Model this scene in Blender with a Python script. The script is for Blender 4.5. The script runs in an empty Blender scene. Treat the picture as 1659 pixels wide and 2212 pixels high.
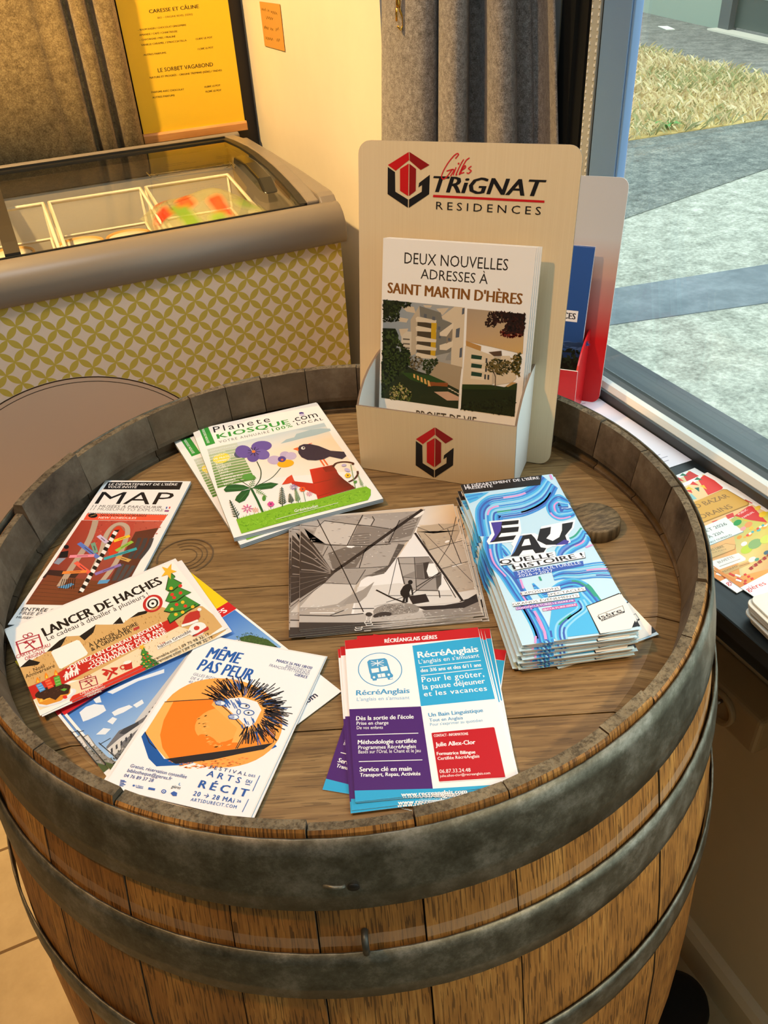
import bpy, bmesh, math, random
from math import sin, cos, pi, radians, atan2, hypot, sqrt
from mathutils import Vector, Matrix

# ------------------------------------------------------------------ camera, light, exposure
sc = bpy.context.scene
COL = sc.collection
vs = sc.view_settings
vs.view_transform = 'Standard'; vs.look = 'None'; vs.gamma = 1.0; vs.use_curve_mapping = False
vs.exposure = 0.0
cam = bpy.data.cameras.new('camera'); camo = bpy.data.objects.new('camera', cam); COL.objects.link(camo)
cam.sensor_fit = 'VERTICAL'; cam.sensor_height = 36.0; cam.lens = 36.0*1740/2212; cam.clip_start = 0.02; cam.clip_end = 200
_R = Vector((0.912359, -0.405909, -0.053271)); _U = Vector((0.277535, 0.517593, 0.809365)); _F = Vector((0.300956, 0.753216, -0.584885))
camo.matrix_world = Matrix(((_R.x, _U.x, -_F.x, -0.17257), (_R.y, _U.y, -_F.y, -0.53748), (_R.z, _U.z, -_F.z, 1.35709), (0, 0, 0, 1)))
sc.camera = camo

world = bpy.data.worlds.new('sky'); sc.world = world; world.use_nodes = True
wn = world.node_tree.nodes; wl = world.node_tree.links
bg = wn['Background']
sky = wn.new('ShaderNodeTexSky'); sky.sky_type = 'NISHITA'; sky.sun_disc = False; sky.sun_elevation = radians(62); sky.sun_rotation = radians(200)
sky.air_density = 1.0; sky.dust_density = 3.0
mixs = wn.new('ShaderNodeMix'); mixs.data_type = 'RGBA'; mixs.inputs[0].default_value = 0.65       # thin high cloud whitens the blue
wl.new(sky.outputs['Color'], mixs.inputs[6]); mixs.inputs[7].default_value = (3.8, 4.0, 3.8, 1)
wl.new(mixs.outputs[2], bg.inputs['Color']); bg.inputs['Strength'].default_value = 0.62

def light(name, kind, loc, aim, energy, color, **kw):
    l = bpy.data.lights.new(name, kind); l.energy = energy; l.color = color
    for k, v in kw.items(): setattr(l, k, v)
    o = bpy.data.objects.new(name, l); COL.objects.link(o); o.location = loc
    o.rotation_euler = (Vector(aim)-Vector(loc)).to_track_quat('-Z', 'Y').to_euler()
    return o
# high sun beyond the shop roof, reaches only the ground outside
light('sun', 'SUN', (0, 0, 8), (2.0, 0.6, 0), 0.5, (1.0, 0.95, 0.86), angle=radians(2))
# daylight entering by the shop window (portal of the sky); an unseen cool fill is added behind the visitor
_p = light('window_portal', 'AREA', (0.70, -0.92, 1.48), (-0.5, -0.92, 1.48), 1.0, (1, 1, 1), shape='RECTANGLE', size=2.5, size_y=1.36); _p.data.cycles.is_portal = True
light('rear_fill', 'AREA', (-1.2, -3.3, 1.6), (-0.2, 0.2, 0.9), 4.0, (0.86, 0.93, 1.0), shape='RECTANGLE', size=1.8, size_y=1.9)
# warm spots over the freezer and the counter; the overhead panel is an added cool fill
light('overhead_fill', 'AREA', (-0.12, 0.0, 2.6), (-0.12, 0.0, 0.0), 13.0, (0.68, 0.86, 1.0), shape='RECTANGLE', size=0.9, size_y=0.6)
WARM = (1.0, 0.65, 0.27); WARM2 = (1.0, 0.50, 0.14)
light('warm_spot_freezer', 'SPOT', (-0.62, 1.05, 2.55), (0.05, 1.40, 0.95), 255.0, WARM, spot_size=radians(80), spot_blend=0.7, shadow_soft_size=0.035)
light('warm_spot_counter', 'SPOT', (-0.85, 0.00, 2.5), (0.0, 0.05, 0.9), 74.0, WARM2, spot_size=radians(66), spot_blend=0.8, shadow_soft_size=0.04)
light('warm_fill_right', 'SPOT', (0.40, -1.30, 2.5), (0.24, -0.36, 0.42), 120.0, (1.0, 0.80, 0.52), spot_size=radians(30), spot_blend=0.8, shadow_soft_size=0.06)  # added unseen fill for the barrel's right side and the lower wall
light('warm_spot_floor', 'SPOT', (-1.3, 0.35, 2.55), (-0.75, 0.35, 0.0), 130.0, WARM2, spot_size=radians(45), spot_blend=0.6, shadow_soft_size=0.04)

# ------------------------------------------------------------------ helpers
def lin(c):
    if isinstance(c, str): c = [int(c[i:i+2], 16)/255 for i in (0, 2, 4)]
    return tuple((x/12.92 if x <= 0.04045 else ((x+0.055)/1.055)**2.4) for x in c)
def tag(o, label=None, cat=None, group=None, kind=None):
    if label: o['label'] = label
    if cat: o['category'] = cat
    if group: o['group'] = group
    if kind: o['kind'] = kind
    return o
def empty(name, loc=(0, 0, 0), rz=0.0):
    o = bpy.data.objects.new(name, None); COL.objects.link(o); o.location = loc; o.rotation_euler = (0, 0, rz); o.empty_display_size = 0.05
    return o
def link(name, me, parent=None, loc=None, rz=0.0):
    o = bpy.data.objects.new(name, me); COL.objects.link(o)
    if parent: o.parent = parent
    if loc is not None: o.location = loc
    if rz: o.rotation_euler = (0, 0, rz)
    return o
def copy_tree(o, parent=None):
    c = o.copy(); COL.objects.link(c); c.parent = parent
    for ch in [x for x in o.children]: copy_tree(ch, c)
    return c
class MB:
    def __init__(s): s.v = []; s.f = []; s.m = []; s.smooth = []
    def add(s, v, f, mi=0, sm=False):
        b = len(s.v); s.v += [tuple(p) for p in v]
        for q in f: s.f.append(tuple(b+i for i in q)); s.m.append(mi); s.smooth.append(sm)
    def box(s, x0, x1, y0, y1, z0, z1, mi=0):
        v = [(x, y, z) for z in (z0, z1) for y in (y0, y1) for x in (x0, x1)]
        s.add(v, [(0, 2, 3, 1), (4, 5, 7, 6), (0, 1, 5, 4), (2, 6, 7, 3), (0, 4, 6, 2), (1, 3, 7, 5)], mi)
    def prism(s, pts, a0, a1, axis='z', mi=0, sm=False):
        n = len(pts)
        def P(p, a): return (p[0], p[1], a) if axis == 'z' else ((a, p[0], p[1]) if axis == 'x' else (p[0], a, p[1]))
        s.add([P(p, a0) for p in pts]+[P(p, a1) for p in pts], [tuple(range(n))[::-1], tuple(range(n, 2*n))], mi)
        s.add([P(p, a0) for p in pts]+[P(p, a1) for p in pts], [(i, (i+1) % n, n+(i+1) % n, n+i) for i in range(n)], mi, sm)
    def tube(s, pts, r, n=8, mi=0, cap=True, closed=False):
        pts = [Vector(p) for p in pts]; m = len(pts); up = None; V = []; F = []
        for i, p in enumerate(pts):
            a = pts[i-1] if (i > 0 or closed) else p; b = pts[(i+1) % m] if (i < m-1 or closed) else p
            t = (b-a).normalized()
            if up is None: up = Vector((0, 0, 1)) if abs(t.z) < .9 else Vector((1, 0, 0))
            x = t.cross(up).normalized(); up = x.cross(t)
            for k in range(n): V.append(p+(x*cos(2*pi*k/n)+up*sin(2*pi*k/n))*r)
        for i in range(m if closed else m-1):
            j = (i+1) % m
            for k in range(n): F.append((i*n+k, i*n+(k+1) % n, j*n+(k+1) % n, j*n+k))
        s.add(V, F, mi, True)
        if cap and not closed: s.add(V[:n], [tuple(range(n))], mi); s.add(V[-n:], [tuple(range(n))[::-1]], mi)
    def lathe(s, prof, n=48, mi=0, c=(0, 0), sm=True, a0=0, a1=2*pi):
        full = abs(a1-a0) > 6.28; k = n if full else n+1; V = []
        for i in range(k):
            a = a0+(a1-a0)*i/n
            for r, z in prof: V.append((c[0]+r*cos(a), c[1]+r*sin(a), z))
        m = len(prof); F = []
        for i in range(n):
            j = (i+1) % k
            for q in range(m-1): F.append((i*m+q, j*m+q, j*m+q+1, i*m+q+1))
        s.add(V, F, mi, sm)
    def mesh(s, name, mats):
        me = bpy.data.meshes.new(name); me.from_pydata(s.v, [], s.f)
        for m in (mats if isinstance(mats, (list, tuple)) else [mats]): me.materials.append(m)
        me.polygons.foreach_set('material_index', s.m); me.polygons.foreach_set('use_smooth', s.smooth); me.update()
        bm = bmesh.new(); bm.from_mesh(me); bmesh.ops.remove_doubles(bm, verts=bm.verts, dist=1e-7); bmesh.ops.recalc_face_normals(bm, faces=bm.faces); bm.to_mesh(me); bm.free()
        return me
    def build(s, name, mats, parent=None, loc=None, rz=0.0): return link(name, s.mesh(name, mats), parent, loc, rz)
def bevel(o, w, seg=2):
    m = o.modifiers.new('bevel', 'BEVEL'); m.width = w; m.segments = seg; m.limit_method = 'ANGLE'; m.angle_limit = radians(40); m.harden_normals = False
    return o

# ------------------------------------------------------------------ materials
class NT:
    def __init__(s, name):
        s.mat = bpy.data.materials.new(name); s.mat.use_nodes = True; s.t = s.mat.node_tree; s.b = s.t.nodes['Principled BSDF']; s.out = s.t.nodes['Material Output']
    def n(s, ty, **kw):
        x = s.t.nodes.new(ty)
        for k, v in kw.items():
            if k in x.inputs: x.inputs[k].default_value = v
            else: setattr(x, k, v)
        return x
    def l(s, a, b): s.t.links.new(a, b)
    def math(s, op, a, b=None, clamp=False):
        x = s.t.nodes.new('ShaderNodeMath'); x.operation = op; x.use_clamp = clamp
        for i, q in enumerate((a, b)):
            if q is None: continue
            if hasattr(q, 'is_output'): s.l(q, x.inputs[i])
            else: x.inputs[i].default_value = q
        return x.outputs[0]
    def ramp(s, fac, stops):
        r = s.t.nodes.new('ShaderNodeValToRGB'); s.l(fac, r.inputs[0]); e = r.color_ramp.elements
        while len(e) < len(stops): e.new(0.5)
        for i, (p, c) in enumerate(stops): e[i].position = p; e[i].color = (*lin(c), 1)
        return r.outputs[0]
    def mix(s, f, a, b, ty='MIX'):
        m = s.t.nodes.new('ShaderNodeMix'); m.data_type = 'RGBA'; m.blend_type = ty
        for k, q in ((0, f), (6, a), (7, b)):
            if hasattr(q, 'is_output'): s.l(q, m.inputs[k])
            elif k == 0: m.inputs[0].default_value = q
            else: m.inputs[k].default_value = (*lin(q), 1)
        return m.outputs[2]
    def coord(s, kind='Object', scale=(1, 1, 1), loc=(0, 0, 0)):
        c = s.t.nodes.new('ShaderNodeTexCoord'); m = s.t.nodes.new('ShaderNodeMapping'); m.inputs['Scale'].default_value = scale; m.inputs['Location'].default_value = loc
        s.l(c.outputs[kind], m.inputs[0]); return m.outputs[0]
    def noise(s, vec, scale, detail=4, rough=.6):
        x = s.t.nodes.new('ShaderNodeTexNoise'); s.l(vec, x.inputs['Vector']); x.inputs['Scale'].default_value = scale; x.inputs['Detail'].default_value = detail; x.inputs['Roughness'].default_value = rough
        return x.outputs['Fac']
    def bump(s, h, strength=.3, dist=.002):
        x = s.t.nodes.new('ShaderNodeBump'); x.inputs['Strength'].default_value = strength; x.inputs['Distance'].default_value = dist; s.l(h, x.inputs['Height']); s.l(x.outputs[0], s.b.inputs['Normal'])
    def set(s, base=None, rough=None, metal=None, spec=None):
        if base is not None:
            if hasattr(base, 'is_output'): s.l(base, s.b.inputs['Base Color'])
            else: s.b.inputs['Base Color'].default_value = (*lin(base), 1)
        if rough is not None:
            if hasattr(rough, 'is_output'): s.l(rough, s.b.inputs['Roughness'])
            else: s.b.inputs['Roughness'].default_value = rough
        if metal is not None: s.b.inputs['Metallic'].default_value = metal
        if spec is not None: s.b.inputs['Specular IOR Level'].default_value = spec
        return s.mat
def plain(name, c, rough=.5, metal=0, spec=.5): return NT(name).set(c, rough, metal, spec)

def m_print():
    t = NT('printed_paper'); a = t.n('ShaderNodeVertexColor'); a.layer_name = 'ink'
    return t.set(a.outputs['Color'], .42, 0, .35)
PRINT = m_print()
def m_plaster(name, c, c2):
    t = NT(name); v = t.coord(); n = t.noise(v, 3.0, 5); f = t.noise(v, 180, 3)
    t.bump(f, .12, .001); return t.set(t.ramp(n, [(.3, c), (.7, c2)]), .75, 0, .3)
def m_stave():
    t = NT('barrel_oak'); oi = t.n('ShaderNodeObjectInfo'); uv = t.n('ShaderNodeUVMap')
    ad = t.t.nodes.new('ShaderNodeVectorMath'); ad.operation = 'ADD'; t.l(uv.outputs[0], ad.inputs[0])
    cb = t.n('ShaderNodeCombineXYZ'); t.l(t.math('MULTIPLY', oi.outputs['Random'], 13.7), cb.inputs[0]); t.l(t.math('MULTIPLY', oi.outputs['Random'], 5.1), cb.inputs[1]); t.l(cb.outputs[0], ad.inputs[1])
    def mp(sx, sy):
        m = t.t.nodes.new('ShaderNodeMapping'); m.inputs['Scale'].default_value = (sx, sy, 1); t.l(ad.outputs[0], m.inputs[0]); return m.outputs[0]
    grain = t.noise(mp(520, 12), 1, 4, .65); broad = t.noise(mp(22, 5), 1, 5, .65); pores = t.noise(mp(760, 34), 1, 1, .5); blot = t.noise(mp(30, 18), 1, 4, .65)
    c = t.ramp(t.math('ADD', t.math('MULTIPLY', broad, .6), t.math('MULTIPLY', grain, .4)), [(.34, '6a4720'), (.5, 'a06e34'), (.66, 'cc9a52')])
    c = t.mix(t.math('MULTIPLY', t.math('GREATER_THAN', pores, .575), .72), c, '3c2612')
    c = t.mix(t.ramp(blot, [(.6, '000000'), (.78, '8c8c8c')]), c, '4a3420')
    c = t.mix(t.math('MULTIPLY', oi.outputs['Random'], .35), c, '5e4228')
    # pale rubbed band left above the second hoop
    sv = t.n('ShaderNodeSeparateXYZ'); t.l(uv.outputs[0], sv.inputs[0]); wob = t.math('ADD', sv.outputs[1], t.math('MULTIPLY', broad, .004))
    band = t.math('MULTIPLY', t.math('GREATER_THAN', wob, .8585), t.math('LESS_THAN', wob, .8675)); c = t.mix(t.math('MULTIPLY', band, .5), c, 'a88c70')
    t.bump(t.math('SUBTRACT', grain, t.math('MULTIPLY', t.math('GREATER_THAN', pores, .63), .5)), .35, .0006)
    return t.set(c, .55, 0, .35)
def m_inner():
    t = NT('barrel_rim_weathered_oak'); oi = t.n('ShaderNodeObjectInfo'); v = t.coord('Object')
    ad = t.t.nodes.new('ShaderNodeVectorMath'); ad.operation = 'ADD'; t.l(v, ad.inputs[0]); cb = t.n('ShaderNodeCombineXYZ'); t.l(t.math('MULTIPLY', oi.outputs['Random'], 9), cb.inputs[2]); t.l(cb.outputs[0], ad.inputs[1])
    n = t.noise(ad.outputs[0], 14, 6, .7); f = t.noise(ad.outputs[0], 160, 3); w = t.noise(ad.outputs[0], 46, 3, .6)
    c = t.ramp(n, [(.3, '33291f'), (.5, '5c5042'), (.68, '7d7160')]); c = t.mix(t.ramp(w, [(.66, '000000'), (.8, '666666')]), c, '9a9184')
    c = t.mix(t.math('MULTIPLY', oi.outputs['Random'], .55), c, '58472f'); t.bump(f, .4, .0008)
    return t.set(c, .8, 0, .25)
def m_endgrain():
    t = NT('barrel_rim_end_grain'); v = t.coord(); n = t.noise(v, 190, 4, .7); b = t.noise(v, 30, 3)
    e = t.noise(v, 420, 4, .75); t.bump(t.math('ADD', n, e), .8, .002); return t.set(t.mix(t.ramp(t.math('ADD', t.math('MULTIPLY', n, .5), t.math('MULTIPLY', e, .5)), [(.46, '000000'), (.6, 'dddddd')]), t.ramp(b, [(.3, '5e5240'), (.7, '94866c')]), '332a20'), .9, 0, .2)
def m_head():
    t = NT('barrel_head_oak'); v = t.coord('Object', (11, 260, 1)); v2 = t.coord('Object', (9, 60, 1)); v3 = t.coord('Object', (34, 640, 1)); v4 = t.coord('Object', (1, 1, 1))
    g = t.noise(v, 1, 4, .65); w = t.noise(v2, 1, 4, .6); p = t.noise(v3, 1, 2, .5); b = t.noise(v4, 5, 4, .6)
    c = t.ramp(t.math('ADD', t.math('MULTIPLY', g, .55), t.math('MULTIPLY', w, .45)), [(.34, '5e462a'), (.5, '846740'), (.66, 'a48658')])
    c = t.mix(t.math('MULTIPLY', t.math('GREATER_THAN', p, .6), .5), c, '4a3820'); c = t.mix(t.ramp(b, [(.45, '000000'), (.7, '888888')]), c, '746040')
    t.bump(t.math('ADD', g, t.math('MULTIPLY', p, -.4)), .3, .0006); return t.set(c, .5, 0, .35)
def m_bung():
    t = NT('weathered_bung_wood'); v = t.coord('Object', (90, 300, 1)); g = t.noise(v, 1, 4, .65)
    t.bump(g, .3, .0006); return t.set(t.ramp(g, [(.34, '463a28'), (.5, '6a5940'), (.66, '8a7656')]), .6, 0, .3)
def m_steel():
    t = NT('galvanised_hoop_steel'); v = t.coord(); n = t.noise(v, 28, 7, .78); f = t.noise(v, 150, 4, .65); b = t.noise(v, 6, 3)
    c = t.ramp(n, [(.32, '403e34'), (.5, '66655a'), (.68, '96948a')]); c = t.mix(t.ramp(f, [(.58, '000000'), (.75, '888888')]), c, 'a29e8e'); c = t.mix(t.ramp(b, [(.4, '000000'), (.7, '888888')]), c, '524a34')
    t.bump(f, .15, .0005); return t.set(c, t.math('ADD', t.math('MULTIPLY', n, .3), .33), .75, .5)
def m_felt(name, cs, scale=1.0):
    t = NT(name); v = t.coord(); a = t.noise(v, 620*scale, 5, .75); b = t.noise(v, 130*scale, 4, .7); d = t.noise(v, 1500*scale, 2)
    c = t.ramp(t.math('ADD', t.math('MULTIPLY', a, .62), t.math('MULTIPLY', b, .38)), [(.38, cs[0]), (.5, cs[1]), (.62, cs[2])])
    t.bump(t.math('ADD', a, d), .7, .0015); t.b.inputs['Sheen Weight'].default_value = .3; t.b.inputs['Sheen Roughness'].default_value = .5
    return t.set(c, .95, 0, .1)
def m_lattice():
    # lens-shaped petals on a diagonal net: olive on cream
    t = NT('lattice_cladding'); c = t.n('ShaderNodeTexCoord'); sp = t.n('ShaderNodeSeparateXYZ'); t.l(c.outputs['Object'], sp.inputs[0])
    s = 1/.0405
    u = t.math('MULTIPLY', t.math('ADD', sp.outputs[0], sp.outputs[2]), s); w = t.math('MULTIPLY', t.math('SUBTRACT', sp.outputs[0], sp.outputs[2]), s)
    a = t.math('ABSOLUTE', t.math('SUBTRACT', u, t.math('ROUND', u))); b = t.math('ABSOLUTE', t.math('SUBTRACT', w, t.math('ROUND', w)))
    def petal(al, ac):
        q = t.math('SUBTRACT', 1.0, t.math('MULTIPLY', al, 2.0)); q = t.math('SUBTRACT', 1.0, t.math('POWER', q, 2.0)); return t.math('LESS_THAN', ac, t.math('ADD', t.math('MULTIPLY', q, .19), .012))
    f = t.math('MAXIMUM', petal(a, b), petal(b, a))
    return t.set(t.mix(f, 'e2d4c6', 'c2b050'), .45, 0, .4)
def m_glass(name, tint=(1, 1, 1), refl=.035, ior=1.45):
    t = NT(name); tr = t.n('ShaderNodeBsdfTransparent'); tr.inputs[0].default_value = (*tint, 1); gl = t.n('ShaderNodeBsdfGlossy'); gl.inputs['Roughness'].default_value = .02
    fr = t.n('ShaderNodeLayerWeight'); fr.inputs[0].default_value = .5; mx = t.n('ShaderNodeMixShader'); t.l(t.math('ADD', t.math('MULTIPLY', t.math('POWER', fr.outputs['Facing'], 5.0), .9), refl), mx.inputs[0]); t.l(tr.outputs[0], mx.inputs[1]); t.l(gl.outputs[0], mx.inputs[2]); t.l(mx.outputs[0], t.out.inputs['Surface'])
    return t.mat
def m_ground(name, cs, scale, bump=.5):
    t = NT(name); v = t.coord(); a = t.noise(v, scale, 5, .75); b = t.noise(v, scale*.2, 4, .6)
    t.bump(a, bump, .01); return t.set(t.ramp(t.math('ADD', t.math('MULTIPLY', a, .6), t.math('MULTIPLY', b, .4)), [(.36, cs[0]), (.5, cs[1]), (.64, cs[2])]), .9, 0, .2)
def m_tile():
    t = NT('floor_tile_stone'); v = t.coord(); n = t.noise(v, 6, 6, .65); f = t.noise(v, 60, 4)
    return t.set(t.mix(t.ramp(f, [(.45, '000000'), (.8, '555555')]), t.ramp(n, [(.3, 'a08e6a'), (.7, 'bfae88')]), '8a7852'), .35, 0, .4)
def m_kraft(name, c, c2, sx=900):
    t = NT(name); v = t.coord('Object', (sx, 6, 6)); n = t.noise(v, 1, 2); return t.set(t.ramp(n, [(.3, c), (.7, c2)]), .6, 0, .3)
def m_wood_stick():
    t = NT('pale_wood_batten'); v = t.coord('Object', (6, 60, 60)); n = t.noise(v, 1, 4); return t.set(t.ramp(n, [(.3, 'b8783a'), (.7, 'd49a58')]), .5)
def m_soft_bag():
    t = NT('clear_bag_plastic'); a = t.n('ShaderNodeVertexColor'); a.layer_name = 'ink'; tr = t.n('ShaderNodeBsdfTransparent'); mx = t.n('ShaderNodeMixShader')
    t.l(a.outputs['Alpha'], mx.inputs[0]); t.l(tr.outputs[0], mx.inputs[1]); t.set(a.outputs['Color'], .15, 0, .6); t.l(t.b.outputs[0], mx.inputs[2]); t.l(mx.outputs[0], t.out.inputs['Surface'])
    return t.mat
BUNG = m_bung()
OAK, INNER, ENDG, HEAD, STEEL = m_stave(), m_inner(), m_endgrain(), m_head(), m_steel()
WHITE_WALL = m_plaster('cream_wall_paint', 'dcd2bc', 'e6dcc6'); GREY_WALL = m_plaster('lower_wall_paint', 'cdbd98', 'd8c8a4'); PIER = m_plaster('pier_paint', 'd0ccc4', 'dad6cf')
CARD = m_kraft('white_card_warm_tint', 'dfcca6', 'e3d1ac'); CARD_SIDE = plain('white_card_side', 'e6e4e0', .55)  # warm lamp light on the white card fronts is put into their colour
FELT = m_felt('grey_felt', ('56504a', '8c857e', 'b6b0ab')); FELT_L = m_felt('taupe_felt', ('6e5a38', '967e52', 'bea470'), .55)
GREY_PLASTIC = plain('warm_grey_plastic', '7a7064', .33); BLACK_RUBBER = plain('black_rubber', '14130f', .5); BLACK_FRAME = plain('black_anodised_frame', '1a1b1a', .4); DARK_FRAME = plain('dark_grey_frame', '3a3c3c', .45)
BLUE_FRAME = plain('blue_daylight_tint', '759cc8', .4); ALU = plain('bright_aluminium', 'e2e8e4', .3, .1); GASKET = plain('pale_spacer', 'b4b8b0', .5)  # mullion blue has the window daylight put into the base colour
SILL = None
def m_sill():
    t = NT('black_stained_sill'); v = t.coord('Object', (60, 4, 60)); n = t.noise(v, 1, 4); t.bump(n, .3, .0006); return t.set(t.ramp(n, [(.3, '101415'), (.7, '262d30')]), .38, 0, .45)
SILL = m_sill()
PANE = m_glass('window_glass', (.93, .985, .955)); LID = m_glass('freezer_lid_glass', (.97, .96, .9))
LATTICE = m_lattice(); DISC = plain('disc_print', 'cdb6a2', .42); DISC_LINE = plain('disc_outline', '2a2018', .5)
FRZ_IN = plain('freezer_liner', 'd8d4c8', .4); WIRE = plain('white_coated_wire', 'e8e0cc', .35); TUB = plain('kraft_tub', 'c99a58', .55); LIDP = plain('cream_tub_lid', 'ece4d2', .5)
BRASS = plain('polished_brass', 'd9a84a', .2, 1.0); COASTER = plain('cream_board', 'efe4d2', .6); BATTEN = m_wood_stick(); SOCKET = plain('ivory_socket_plastic', 'b39d74', .45); DARKHOLE = plain('dark_hole', '0a0908', .6)

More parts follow.
